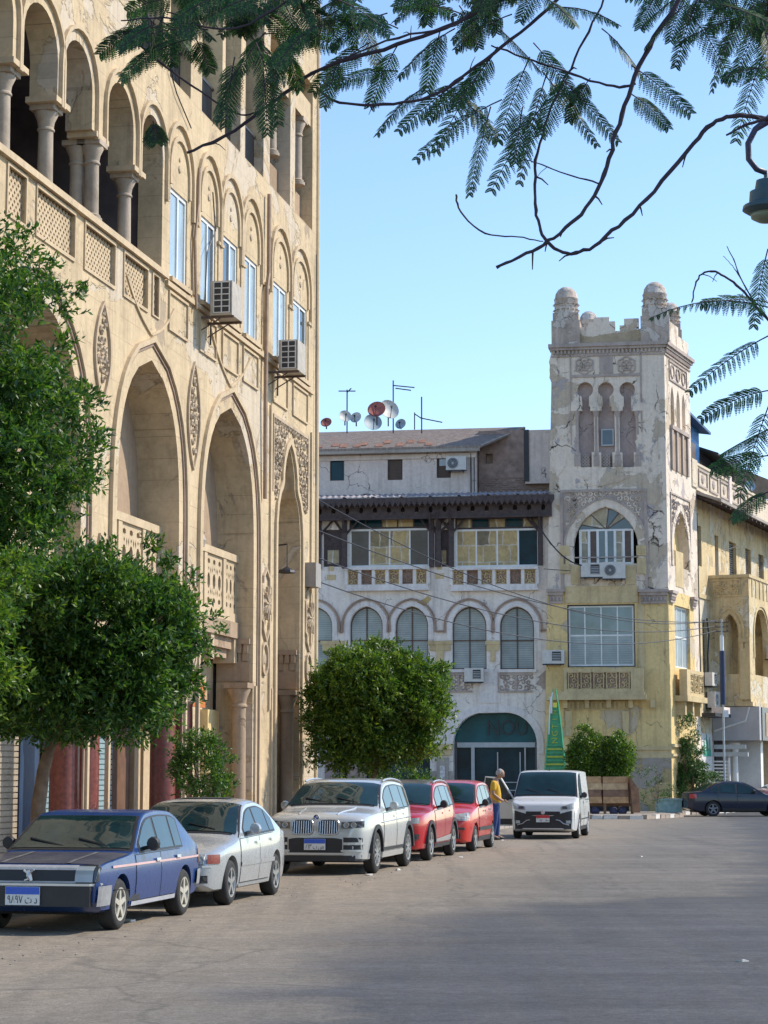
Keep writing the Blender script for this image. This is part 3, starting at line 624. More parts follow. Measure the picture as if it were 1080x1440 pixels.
L('wall_lamp', BLACKM, lambda m: [m.tube([(51.2,.5,7.3),(51.0,.2,7.3)], .02, 5), m.tube([(51.0,.2,7.3),(51.0,.2,6.75)], .012, 4), m.lathe([(.02,6.75),(.2,6.66),(.22,6.6),(.05,6.58)], (51.0,.2,0), 10)])
lmp = L('hanging_pot', GREYSTONE, lambda m: [m.lathe([(.05,6.48),(.16,6.52),(.2,6.65),(.14,6.78),(.17,6.82)], (44.2,.42,0), 12)], 40)
L('pot_frame', ALUG, lambda m: [m.tube([(43.75,.42,7.55),(44.35,.42,7.55),(44.35,.42,6.8)], .03, 5), m.tube([(43.75,.42,7.55),(43.75,.42,6.5)], .03, 5)])
# ---- air conditioners hung on the facade
def ac_side(name, label, s, z, parentM, mat, big=.62):
    t = thing(name, label, 'air conditioner', parentM @ Matrix.Translation((s, 0, z)), 'air conditioners on the cream facade')
    M = t.matrix_basis
    body = part('casing', mat, t, lambda m: m.box(0, .78, -.72, -.26, .05, .05+big), M)
    def gr(m):
        for k in range(6): m.box(-.02, 0, -.68, -.32, .10+k*(big-.08)/5-.01, .10+k*(big-.08)/5+.012)
        for k in range(3): m.box(-.022, 0, -.68+k*.17, -.655+k*.17, .1, big+.01)
    part('grille', ACW, body, gr, M)
    part('fan_recess', BLACKM, body, lambda m: m.box(-.006, 0, -.69, -.31, .09, big+.02), M)
    for x in (.08, .68): part('bracket', BROWNMET, t, lambda m: [m.box(x-.02, x+.02, -.74, 0, 0, .05), m.tube([(x,0,-.26),(x,-.45,0)], .015, 4)], M)
    part('hose', BLACKM, t, lambda m: m.tube([(.5,-.26,.4),(.55,-.12,.5),(.75,-.05,.45),(.8,-.03,-.4)], .02, 5), M)
    return t
ac_side('air_conditioner', 'beige air conditioner on rusty bracket beneath the paired windows of the cream facade', 42.72, 11.10, M_FAC, ACG, .72)
ac_side('air_conditioner', 'beige air conditioner on a rusty bracket beside the drain pipe on the cream facade', 48.3, 11.02, M_FAC, ACG, .72)
# ================================================================== corner tower
TW = thing('corner_tower', 'weathered square tower with domed corner turrets at the street corner', 'tower', M_FRO)
def T(name, mat, fn, smooth=False, parent=None): return part(name, mat, parent or TW, fn, M_FRO, smooth)
def TS(name, mat, fn, smooth=False, parent=None): return part(name, mat, parent or TW, fn, M_SID, smooth)
def rc(x0, y0, x1, y1, f=fro, o=0):
    a = f(x0, y1, o); b = f(x1, y0, o); c = f(x0, y0, o); d = f(x1, y1, o)
    return ((a[0]+c[0])/2, (b[0]+d[0])/2, (a[1]+d[1])/2, (b[1]+c[1])/2)     # s0, s1, z0, z1
def tl(z): return -5.57+.60*z/20.7                     # the left edge leans in slightly
ZC = 20.65
def winrow(fn, x0, x1, z0, z1, cols, rows, y, matf, mats, w=.06, zfr=None, name='window', parent=None):
    zs = [z0+(z1-z0)*k/rows for k in range(rows+1)] if zfr is None else zfr
    fr = fn(name, matf, lambda m: [m.box(x0, x0+w, y, y+.06, z0, z1), m.box(x1-w, x1, y, y+.06, z0, z1)]+
        [m.box(x0+w, x1-w, y+.003, y+.057, z-(0 if k == 0 else w/2)*1, z+(w if k == 0 else w/2) if k < rows else z) if k < rows else m.box(x0+w, x1-w, y+.003, y+.057, z-w, z) for k, z in enumerate(zs)]+
        [m.box(x0+(x1-x0)*c/cols-w*.4, x0+(x1-x0)*c/cols+w*.4, y+.006, y+.054, z0+w, z1-w) for c in range(1, cols)], **({'parent': parent} if parent else {}))
    i = 0
    for r in range(rows):
        for c in range(cols):
            a = x0+(x1-x0)*c/cols+w*.42; b = x0+(x1-x0)*(c+1)/cols-w*.42
            fn('pane', mats[i % len(mats)], lambda m: m.box(a, b, y+.02+.004*(i % 3), y+.035+.004*(i % 3), zs[r]+w*.5, zs[r+1]-w*.5), parent=fr); i += 1
    return fr
wx0, wx1, wz0, wz1 = rc(798, 850, 893, 938)
ax0, ax1, az0, az1 = rc(807, 713, 897, 793)
arch = pointed_arch(ax0, ax1, az0, az0+.72, az1)
dx0, dx1, dz0, dz1 = rc(803, 1035, 884, 1140)
door = [(dx0,-.1),(dx1,-.1),(dx1,dz1-.35),(dx1-.4,dz1),(dx0+.4,dz1),(dx0,dz1-.35)]
T('lower_wall', YELLOWPL, lambda m: m.slab([(-5.57,-.3),(0,-.3),(0,9.75),(tl(9.75),9.75)], [door, [(wx0,wz0),(wx1,wz0),(wx1,wz1),(wx0,wz1)]], 0, .5))
keys = []
for cx in (823, 852, 882):
    s_, z_ = fro(cx, 548); r = .35; hb = .365; nk = .15; zb = fro(cx, 657)[1]; zi = fro(cx, 574)[1]; zq = fro(cx, 636)[1]
    pts = [(s_-.25, zb), (s_+.25, zb), (s_+.25, zq), (s_+hb, zq), (s_+hb, zi), (s_+nk, zi+.08)]+[(s_+r*math.cos(R(-62)+R(304)*k/16), z_+r*math.sin(R(-62)+R(304)*k/16)) for k in range(17)]+[(s_-nk, zi+.08), (s_-hb, zi), (s_-hb, zq), (s_-.25, zq)]
    keys.append((s_, z_, zb, pts))
T('upper_wall', TOWERPL, lambda m: m.slab([(tl(9.75),9.75),(0,9.75),(0,ZC),(tl(ZC),ZC)], [arch]+[k[3] for k in keys], 0, .5))
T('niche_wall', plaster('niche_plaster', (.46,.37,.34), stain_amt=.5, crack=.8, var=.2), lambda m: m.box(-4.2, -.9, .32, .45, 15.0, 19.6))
T('back_walls', TOWERPL, lambda m: [m.box(-4.95, -4.5, .5, 4.4, 0, ZC), m.box(-4.95, -.2, 4.0, 4.4, 0, ZC)])
T('dark_rooms', DARKIN, lambda m: [m.box(-4.4, -.4, 1.2, 1.3, 0, 14.5), m.box(-4.4, -.4, .6, 1.2, 9.3, 9.5)])
# niche columns, small window, pierced panels
for cx in (811, 838, 868, 896):
    s_, zt = fro(cx, 578); zb = fro(cx, 640)[1]; zt2 = fro(cx, 566)[1]
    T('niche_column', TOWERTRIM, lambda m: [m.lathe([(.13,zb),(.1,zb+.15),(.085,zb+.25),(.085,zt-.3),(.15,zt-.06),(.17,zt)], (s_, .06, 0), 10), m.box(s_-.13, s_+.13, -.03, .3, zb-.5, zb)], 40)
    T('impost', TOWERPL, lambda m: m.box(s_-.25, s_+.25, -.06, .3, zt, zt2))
a, b, c, d = rc(845, 602, 863, 626)
winrow(T, a, b, c, d, 1, 1, .2, ALUG, [GLASS], .06)
for cx in (821, 850):
    s_, z1 = fro(cx, 638); z0 = fro(cx, 656)[1]
    T('pierced_panel', TOWERTRIM, lambda m: m.lattice(s_-.24, s_+.24, z0, z1, .14, .05, .12, .2))
# rectangular frame round the niches and hexagon rosettes
a, b, c, d = rc(803, 497, 900, 528)
T('niche_frame', TOWERTRIM, lambda m: [m.box(a, b, -.06, 0, d-.09, d), m.box(a, b, -.05, 0, c-.06, c+.06), m.box(a-.05, a, -.05, 0, c-3.1, d), m.box(b, b+.06, -.05, 0, c-2.6, d)])
for cx in (822, 881):
    s_, z_ = fro(cx, 514)
    def hexr(m):
        for rr, wd in ((.42,.07), (.24,.05)): m.strip([(s_+rr*math.sin(k*math.pi/3), z_+rr*math.cos(k*math.pi/3)) for k in range(6)], wd, -.06, 0, True)
        for k in range(3): m.bar2((s_-.36*math.cos(k*math.pi/3), z_-.36*math.sin(k*math.pi/3)), (s_+.36*math.cos(k*math.pi/3), z_+.36*math.sin(k*math.pi/3)), .045, -.052, 0)
    T('hexagon_rosette', TOWERTRIM, hexr)
T('plain_boss', TOWERTRIM, lambda m: m.box(fro(843,515)[0], fro(862,515)[0], -.03, 0, fro(850,525)[1], fro(850,500)[1]))
# cracked and broken plaster: raised sheets with ragged edges
def ragged(m, cx, cz, rx, rz, seed, y=-.025):
    rg = random.Random(seed); n = 26
    m.slab([(cx+rx*math.cos(6.283*k/n)*rg.uniform(.72,1.12), cz+rz*math.sin(6.283*k/n)*rg.uniform(.72,1.12)) for k in range(n)], [], y, 0.0)
for px, py, rx, rz, sd in ((790,590,.38,.9,1), (905,565,.55,.8,2), (910,620,.5,.6,3), (786,640,.42,.9,4), (850,672,1.1,.35,5), (915,690,.45,.8,6), (778,520,.2,.9,7), (920,790,.35,1.1,8)):
    s_, z_ = fro(px, py); T('loose_plaster', TOWERPL, lambda m: ragged(m, s_, z_, rx, rz, sd))
# cornice with dentils
def cornice(m, x0, x1, z, y=0):
    m.box(x0-.16, x1+.16, y-.22, y+.4, z, z+.16); m.box(x0-.1, x1+.1, y-.14, y+.4, z-.12, z); m.box(x0-.03, x1+.03, y-.05, y, z-.42, z-.34)
    n = int((x1-x0)/.17)
    for k in range(n): m.box(x0+.04+k*.17, x0+.13+k*.17, y-.10, y, z-.30, z-.13)
T('cornice', TOWERTRIM, lambda m: cornice(m, tl(ZC), -.02, ZC))
# parapet with stepped merlons and broken plaster
zp = ZC+.16
def merlons(m, x0, x1):
    m.box(x0, x1, .02, .42, zp, zp+.62)
    for c, k in ((-3.15, 1), (-2.0, 1), (-.85+.2, .6)):
        for i, (hw, h) in enumerate(((.62,.2), (.48,.4), (.36,.62))): m.box(c-hw*1.0, c+hw*1.0, .02+.004*i, .416-.004*i, zp+.6, zp+.62+h)
T('parapet', TOWERPL, lambda m: [m.box(tl(ZC)+.05, -.03, .02, .42, zp, zp+.55), m.box(-4.0,-2.95,.024,.416,zp+.5,zp+.78), m.box(-3.35,-2.15,.03,.41,zp+.5,zp+1.0), m.box(-3.1,-2.4,.028,.412,zp+.9,zp+1.2), m.box(-1.95,-1.2,.03,.41,zp+.5,zp+.8), m.box(-1.75,-1.1,.028,.412,zp+.7,zp+1.1)])
T('broken_parapet_face', plaster('bare_render', (.46,.36,.24), stain_amt=.5, var=.25, bmp=.8), lambda m: m.slab([(-4.55,zp+.03),(-.15,zp+.03),(-.2,zp+.9),(-.6,zp+1.0),(-1.0,zp+.62),(-1.6,zp+.5),(-2.6,zp+.42),(-3.2,zp+.3),(-3.6,zp+.38),(-3.9,zp+.75),(-4.5,zp+.98)], [], -.02, .015))
def turret(m, x, y, zt, r, seed=0):
    z0 = zp
    m.box(x-r*1.22, x+r*1.22, y-r*1.22, y+r*1.22, z0, zt-r*3.2)
    m.box(x-r*1.1, x+r*1.1, y-r*1.1, y+r*1.1, zt-r*3.2, zt-r*2.5)
    m.lathe([(r*1.02,zt-r*2.5),(r*1.02,zt-r*1.25),(r*1.06,zt-r*1.2),(r*1.06,zt-r*1.08),(r*.98,zt-r*1.0),(r*.92,zt-r*.62),(r*.72,zt-r*.3),(r*.4,zt-r*.07),(0,zt)], (x, y, 0), 14)
    for k in range(14):
        a = k*2*math.pi/14
        for zz in (zt-r*2.15, zt-r*1.65): m.lathe([(0,-.02),(r*.16,0),(r*.16,.02)], (x+r*1.03*math.cos(a), y+r*1.03*math.sin(a), zz), 6)
TURRET = plaster('turret_stone', (.50,.41,.34), patch=(.62,.55,.48), patch_at=.52, stain=(.16,.12,.1), stain_amt=.7, var=.28, bmp=.9, pscale=1.2, crack=1, crack_scale=1.2)
for px, pt, y_ in ((795,399,.45), (920,392,.45)):
    s_, z_ = fro(px, pt); T('turret', TURRET, lambda m: turret(m, s_, y_, z_-.05, .52), 40)
T('turret', TURRET, lambda m: turret(m, -3.55, 4.0, fro(825,421)[1]+.35, .42), 40)
T('turret', TURRET, lambda m: turret(m, .22, 3.75, fro(955,414)[1]+.5, .44), 40)
# carved spandrel panel round the big arched window
px0, px1, pz0, pz1 = rc(788, 688, 910, 778)
T('panel_frame', TOWERTRIM, lambda m: [m.box(px0, px1, -.07, 0, pz1-.12, pz1), m.box(px0, px0+.12, -.065, 0, pz0-2.9+1.2, pz1-.12), m.box(px1-.12, px1, -.065, 0, pz0-2.9+1.2, pz1-.12)])
ag = grow(arch, .42)
def ins_sp(x, z):
    hw = 0
    xc = (ax0+ax1)/2; zz = (z-(az0+.72))/(az1+.45-(az0+.72)); 
    if zz > 1: return px0+.2 < x < px1-.2
    hw = ((ax1-ax0)/2+.5)*(1-max(0, zz)**1.8)
    return abs(x-xc) > hw+.05 and px0+.18 < x < px1-.18
T('spandrel_ground', TOWERTRIM, lambda m: m.slab([(px0+.12,pz0-.2),(px1-.12,pz0-.2),(px1-.12,pz1-.12),(px0+.12,pz1-.12)], [grow(pointed_arch(ax0, ax1, pz0-.15, az0+.72, az1), .38)], -.012, 0))
T('carved_spandrel', TOWERPL, lambda m: scrolls(m, ins_sp, px0+.1, px1-.1, pz0+.1, pz1-.15, .15, 0, .045, 9))
T('arch_surround', TOWERPL, lambda m: m.strip(arch_line(grow(arch, .2)), .36, -.05, 0))
T('arch_moulding', TOWERTRIM, lambda m: m.strip(arch_line(grow(arch, .42)), .09, -.08, 0))
for cx in (794, 902):
    s_, z_ = fro(cx, 775); T('carved_block', YELLOWTRIM, lambda m: [m.box(s_-.22, s_+.22, -.09, 0, z_-.2, z_+.24), m.box(s_-.12, s_+.12, -.12, -.09, z_-.1, z_+.12), m.box(s_-.2, s_+.2, -.08, 0, z_-1.0, z_-.3)])
# the arched window itself: fan light above six narrow lights
fx0, fx1, fz0, fz1 = rc(816, 744, 889, 793)
aw = T('arched_window', ALU, lambda m: [m.box(fx0, fx1, .16, .22, fz1-.07, fz1+.02), m.box(fx0, fx1, .16, .22, fz0, fz0+.08)]+[m.box(fx0+(fx1-fx0)*k/6-.055, fx0+(fx1-fx0)*k/6+.055, .155, .225, fz0, fz1) for k in range(7)])
for k in range(6):
    T('pane', [GLASSY, BROWNMET, GLASS, GLASS, GLASSY, BROWNMET][k], lambda m: m.box(fx0+(fx1-fx0)*k/6+.056, fx0+(fx1-fx0)*(k+1)/6-.056, .18+.003*k, .195+.003*k, fz0+.08, fz1-.07), parent=aw)
xc = (fx0+fx1)/2
def sector(m, a0, a1, y):
    m.prism([(xc, fz1+.03)]+[(xc+1.45*math.cos(R(a0+(a1-a0)*k/4)), fz1+.03+1.12*math.sin(R(a0+(a1-a0)*k/4))) for k in range(5)], y, y+.012)
for a0, a1, mt, y in ((0,38,GLASS,.2), (38,58,GLASSY,.196), (58,84,GLASS,.2), (84,128,GLASSY,.192), (128,165,GLASSY,.198), (165,180,GLASS,.202)):
    T('fan_pane', mt, lambda m: sector(m, a0, a1, y), parent=aw)
T('fan_bar', BROWNMET, lambda m: [m.bar2((xc, fz1), (xc+1.3*math.cos(R(a)), fz1+1.05*math.sin(R(a))), .04, .17, .19) for a in (38, 58, 84, 128, 165)], parent=aw)
# pilaster capitals and the plain band between them
def capital(m, x0, x1, z0, z1, y=0):
    m.box(x0-.08, x1+.08, y-.22, y, z1-.12, z1); m.box(x0-.02, x1+.02, y-.16, y, z1-.26, z1-.12); m.box(x0+.02, x1-.02, y-.10, y, z0, z0+.1)
    n = max(3, int((x1-x0)/.15))
    for k in range(n):
        xx = x0+(k+.5)*(x1-x0)/n; m.lathe([(0,0),(.055,.02),(.06,.12),(.04,.2),(0,.22)], (xx, y-.09, z0+.1), 6); 
    m.box(x0+.03, x1-.03, y-.08, y, z0+.1, z1-.26)
for a_, b_ in ((762, 792), (900, 941)):
    x0, x1, z0, z1 = rc(a_, 829, b_, 849); T('capital', TOWERTRIM, lambda m: capital(m, max(x0, tl(9.5)+.05), min(x1, -.05), z0, z1))
x0, x1, z0, z1 = rc(795, 824, 897, 848); T('lintel_band', YELLOWTRIM, lambda m: m.box(x0, x1, -.05, 0, z0, z1))
x0, x1, z0, z1 = rc(803, 795, 816, 822); T('apron_panel', YELLOWTRIM, lambda m: m.box(x0, x1, -.05, 0, z0, z1))
x0, x1, z0, z1 = rc(880, 795, 894, 822); T('apron_panel', YELLOWTRIM, lambda m: m.box(x0, x1, -.05, 0, z0, z1))
x0, x1, z0, z1 = rc(897, 850, 902, 930); T('pilaster', YELLOWTRIM, lambda m: m.box(x0, x0+.28, -.05, 0, z0-.3, z1))
# big aluminium window with eight panes
T('window_reveal', BLACKM, lambda m: m.strip([(wx0,wz0),(wx1,wz0),(wx1,wz1),(wx0,wz1)], .09, .02, .1, True))
GLASSG = glassmat('grey_green_glass', (.10,.15,.155), .06, .35)
winrow(T, wx0+.05, wx1-.05, wz0+.05, wz1-.05, 4, 2, .12, ALU, [CURTAIN]*4+[GLASSG]*4, .07, [wz0+.05, (wz0+wz1)/2+.02, wz1-.05])
T('curtain', pmat('net_curtain', (.55,.58,.58), .8, .1, 8, .2), lambda m: [m.prism([(wx0+.05,wz0+1.45),(wx0+.3,wz0+1.45),(wx0+.55,wz1-.1),(wx0+.3,wz1-.1)], .215, .225), m.prism([(wx1-.2,wz0+1.45),(wx1-.06,wz0+1.45),(wx1-.06,wz1-.1),(wx1-.4,wz1-.1)], .215, .225)])
# balcony of the tower: slab, carved balustrade, end block
bx0, bx1, bz0, bz1 = rc(797, 940, 905, 975, fro, .55)
bal = T('balcony', YELLOWTRIM, lambda m: [m.box(tl(5)+.1, bx1+.12, -.72, 0, bz0-.28, bz0-.05), m.box(bx0-.35, bx1+.05, -.64, 0, bz0-.05, bz0+.08), m.box(bx1-.55, bx1, -.58, -.3, bz0+.08, bz1), m.box(bx0, bx1-.55, -.56, -.44, bz1-.16, bz1), m.box(bx0, bx1-.55, -.55, -.45, bz0+.08, bz0+.2), m.box(bx0-.12, bx0, -.57, -.2, bz0+.08, bz1+.02), m.box(bx0, bx1-.55, -.466,-.38, bz0+.2, bz1-.16)])
T('panel_ground', BROWNLINE, lambda m: m.box(bx0+.02, bx1-.57, -.475, -.468, bz0+.2, bz1-.16), parent=bal)
for k in range(5):
    a = bx0+(bx1-.55-bx0)*k/5+.07; b = bx0+(bx1-.55-bx0)*(k+1)/5-.07
    def pan(m):
        m.strip([(a,bz0+.22),(b,bz0+.22),(b,bz1-.18),(a,bz1-.18)], .05, -.56, -.47, True); scrolls(m, lambda x, z: True, a+.04, b-.04, bz0+.26, bz1-.24, .13, -.48, .035, k)
    T('carved_panel', YELLOWTRIM, pan, parent=bal)
for k in range(5): T('bracket', YELLOWTRIM, lambda m: m.prism([(bx0-.2+k*.95,bz0-.28),(bx0-.2+k*.95,bz0-.62),(bx0+.0+k*.95,bz0-.62),(bx0+.0+k*.95,bz0-.28)], -.4, 0), parent=bal)
x0, x1, z0, z1 = rc(797, 986, 884, 997)
T('dentil_course', YELLOWTRIM, lambda m: [m.box(x0, x1, -.06, 0, z0-.05, z1)]+[m.box(x0+.05+k*.2, x0+.15+k*.2, -.12, -.06, z0+.02, z1-.02) for k in range(13)])
for cx in (800, 880): s_, z_ = fro(cx, 1000); T('scroll_bracket', YELLOWTRIM, lambda m: m.prism([(s_-.15,z_),(s_-.12,z_-1.1),(s_+.12,z_-1.1),(s_+.15,z_)], -.14, 0))
# plinth band and battered foot
x0, x1, z0, z1 = rc(886, 1050, 944, 1066)
T('plinth_band', YELLOWTRIM, lambda m: [m.box(x0, 0.04, -.12, 0, z1-.14, z1), m.box(x0, .03, -.08, 0, z0, z0+.12), m.box(x0, .02, -.05, 0, z0+.12, z1-.14)])
T('plinth', plaster('worn_plinth', (.48,.38,.2), patch=(.38,.33,.28), patch_at=.5, stain_amt=.8, crack=1, var=.25, pscale=.9), lambda m: m.box(x0, .02, -.1, 0, -.1, z0))
# ---- side of the tower
SL = 4.42
sa = pointed_arch(.95, 3.55, 10.9, 11.7, 13.45)
TS('lower_side_wall', YELLOWPL, lambda m: m.slab([(0,-.3),(SL,-.3),(SL,9.75),(0,9.75)], [[(1.0,6.4),(3.6,6.4),(3.6,9.15),(1.0,9.15)], [(1.4,-.1),(3.4,-.1),(3.4,3.3),(1.4,3.3)]], 0, .5))
lan = [pointed_arch(c-.3, c+.3, 17.2, 18.2, 19.0) for c in (1.25, 2.25, 3.2)]
TS('upper_side_wall', TOWERPL, lambda m: m.slab([(0,9.75),(SL,9.75),(SL,ZC),(0,ZC)], [sa]+lan, 0, .5))
TS('lancet_back', TOWERPL, lambda m: m.box(.8, 3.7, .3, .45, 15, 19.2))
TS('niche_shelf', TOWERTRIM, lambda m: [m.box(.75, 3.75, -.14, 0, 17.0, 17.18)]+[m.box(c-.12, c+.12, -.1, 0, 15.2, 17.0) for c in (.9, 1.75, 2.7, 3.6)])
TS('niche_panels', REVEAL, lambda m: [m.box(a, b, -.02, 0, 15.2, 16.9) for a, b in ((1.05,1.62), (1.9,2.55), (2.85,3.45))])
TS('carved_panel', TOWERTRIM, lambda m: [m.strip([(.75,19.25),(3.75,19.25),(3.75,20.1),(.75,20.1)], .09, -.05, 0, True)]+[m.strip([(c+.3*math.cos(k*.785), 19.68+.3*math.sin(k*.785)) for k in range(8)], .07, -.05, 0, True) for c in (1.3, 2.25, 3.2)])
TS('carved_spandrel', TOWERTRIM, lambda m: [m.strip([(.6,11.5),(.6,14.1),(3.9,14.1),(3.9,11.5)], .09, -.05, 0), scrolls(m, lambda x, z: z > 12.2+1.2*(1-abs(x-2.25)/1.3), .7, 3.8, 11.8, 14.0, .16, 0, .04, 3)])
TS('arch_surround', TOWERPL, lambda m: m.strip(arch_line(grow(sa, .18)), .3, -.05, 0))
TS('arch_infill', YELLOWPL, lambda m: m.box(.9, 3.6, .42, .48, 10.8, 13.6))
winrow(TS, 1.1, 1.9, 10.95, 12.6, 1, 2, .36, ALU, [GLASS], .07)
TS('side_parapet_stub', YELLOWTRIM, lambda m: m.box(1.3, 2.6, -.02, .25, 10.0, 11.6))
winrow(TS, 1.0, 3.6, 6.4, 9.15, 3, 2, .14, ALU, [GLASSB]*6, .08)
def scornice(m):
    cornice(m, .05, SL, ZC+.0)
TS('cornice', TOWERTRIM, scornice)
TS('parapet', TOWERPL, lambda m: [m.box(.3, SL-.05, .02, .4, zp, zp+.75), m.box(1.2, 2.6, .024, .396, zp+.7, zp+1.15)])
TS('capital', TOWERTRIM, lambda m: [capital(m, .05, .8, 9.2, 9.72), capital(m, 3.8, SL-.02, 9.2, 9.72)])
sb = TS('balcony', YELLOWTRIM, lambda m: [m.box(.7, 4.2, -.6, 0, 4.9, 5.15), m.box(.85, 1.45, -.55, -.2, 5.15, 6.3), m.box(1.45, 4.0, -.5, -.36, 6.14, 6.3), m.box(1.45, 4.0, -.5, -.36, 5.15, 5.3), m.box(1.45, 4.0, -.43, -.36, 5.3, 6.14)])
for k in range(3): TS('carved_panel', YELLOWTRIM, lambda m: [m.strip([(1.55+k*.85,5.34),(2.2+k*.85,5.34),(2.2+k*.85,6.1),(1.55+k*.85,6.1)], .06, -.5, -.43, True), scrolls(m, lambda x, z: True, 1.6+k*.85, 2.15+k*.85, 5.4, 6.05, .15, -.44, .04, k)], parent=sb)
for k in range(3): TS('bracket', YELLOWTRIM, lambda m: m.prism([(.95+k*1.3,4.9),(.95+k*1.3,4.3),(1.2+k*1.3,4.3),(1.2+k*1.3,4.9)], -.42, 0), parent=sb)
TS('plinth_band', YELLOWTRIM, lambda m: [m.box(-.05, 1.2, -.12, 0, 2.9, 3.04), m.box(-.04, 1.2, -.08, 0, 2.5, 2.62)])
TS('tower_roof', GREYSTONE, lambda m: m.box(.3, 4.2, .3, 4.2, ZC-.3, ZC-.1))

# air conditioners on corner building
def ac_split(label, s, z, M, grp, w_=.85, h_=.62, win=False):
    t = thing('air_conditioner', label, 'air conditioner', M @ Matrix.Translation((s, 0, z)), grp); m_ = t.matrix_basis
    body = part('casing', ACW, t, lambda m: m.box(-w_/2, w_/2, -.48, -.12, .06, .06+h_), m_)
    if win:
        part('louvre', BLACKM, body, lambda m: m.box(-w_*.05, w_*.36, -.495, -.48, .18, .06+h_*.88), m_)
        part('grille', ALUG, body, lambda m: [m.box(-w_*.03, w_*.34, -.51, -.495, .2+k*.07, .225+k*.07) for k in range(int((h_*.8-.12)/.07))], m_)
    else:
        part('fan_guard', BLACKM, body, lambda m: m.lathe([(.245,-.482),(.25,-.5),(.0,-.495)], (-w_*.16, 0, .06+h_/2), 18, 'y'), m_)
        part('fan_ring', ALUG, body, lambda m: [m.strip([(-w_*.16+r*math.cos(k*.349), .06+h_/2+r*math.sin(k*.349)) for k in range(18)], .014, -.515, -.5, True) for r in (.08, .14, .2, .245)]+[m.lathe([(.05,-.498),(.05,-.52),(0,-.522)], (-w_*.16, 0, .06+h_/2), 10, 'y')], m_)
    part('bracket', BLACKM, t, lambda m: [m.box(-w_*.35, -w_*.3, -.5, 0.02, 0, .06), m.box(w_*.3, w_*.35, -.5, 0.02, 0, .06), m.box(-w_/2, w_/2, -.5, -.45, .0, .058)], m_)
    return t
GA = 'air conditioners on the corner building'
s_, z_ = fro(833, 813); ac_split('boxy white air conditioner beneath the arched tower window, with a square louvre', s_, z_-.05, M_FRO, GA, .95, .62, True)
s_, z_ = fro(864, 815); ac_split('white air conditioner with round fan beneath the arched tower window', s_, z_-.05, M_FRO, GA, 1.0, .72)
s_, z_ = fro(776, 936); ac_split('boxy old air conditioner beside the eight-pane window of the tower', s_+.1, z_, M_FRO, GA, .95, .6, True)

# ================================================================== white wing between the buildings
WOFF = -.45
M_WIN = M_FRO @ Matrix.Translation((0, -WOFF, 0))
def wf(x, y, o=0): return fro(x, y, WOFF)
WG = thing('arcaded_wing', 'peeling white plaster wing with wooden eaves and arched windows beside the tower', 'building', M_WIN @ Matrix.Translation((-11, 0, 0)))
def W(name, mat, fn, smooth=False, parent=None): return part(name, mat, parent or WG, fn, M_WIN, smooth)
wrc = lambda *a: rc(*a, f=wf)
XR = -5.05; XL = -24
ZEA = wf(600, 700)[1]
wh = []
AW = [(492,538), (556,602), (636,684), (703,751)]
aws = []
for a, b in AW:
    x0, x1, z0, z1 = wrc(a, 853, b, 941); aws.append((x0, x1, z0, z1)); wh.append(pointed_arch(x0, x1, z0, z1-.85, z1, 7))
dxw = aws[1][0]-aws[0][0]
for k in (1, 2, 3):
    x0, x1, z0, z1 = aws[0]; aws.append((x0-2.3*k, x1-2.3*k, z0, z1)); wh.append(pointed_arch(x0-2.3*k, x1-2.3*k, z0, z1-.85, z1, 7))
g0, g1, gz0, gz1 = wrc(637, 1005, 755, 1100)
big = pointed_arch(g0, g1, -.2, 3.05, gz1, 10)
x0, x1, z0, z1 = wrc(470, 1062, 600, 1140)
shop2 = [(-14.6,-.2),(-10.6,-.2),(-10.6,2.75),(-14.6,2.75)]
b1 = wrc(491, 727, 604, 797); b2 = wrc(640, 727, 758, 797)
bayh = [[(b[0],b[2]),(b[1],b[2]),(b[1],b[3]),(b[0],b[3])] for b in (b1, b2)]
n1 = wrc(455, 745, 481, 797); n2 = wrc(612, 745, 632, 797)
bayh += [[(b[0],b[2]),(b[1],b[2]),(b[1],b[3]),(b[0],b[3])] for b in (n1, n2)]
W('wall', WHITEPL, lambda m: m.slab([(XL,-.3),(XR,-.3),(XR,ZEA-.25),(XL,ZEA-.25)], wh+[big, shop2]+bayh, 0, .5))
W('dark_rooms', DARKIN, lambda m: [m.box(XL, XR, 1.4, 1.5, 0, ZEA), m.box(XL, XR, .5, 1.4, 9.5, 9.6)])
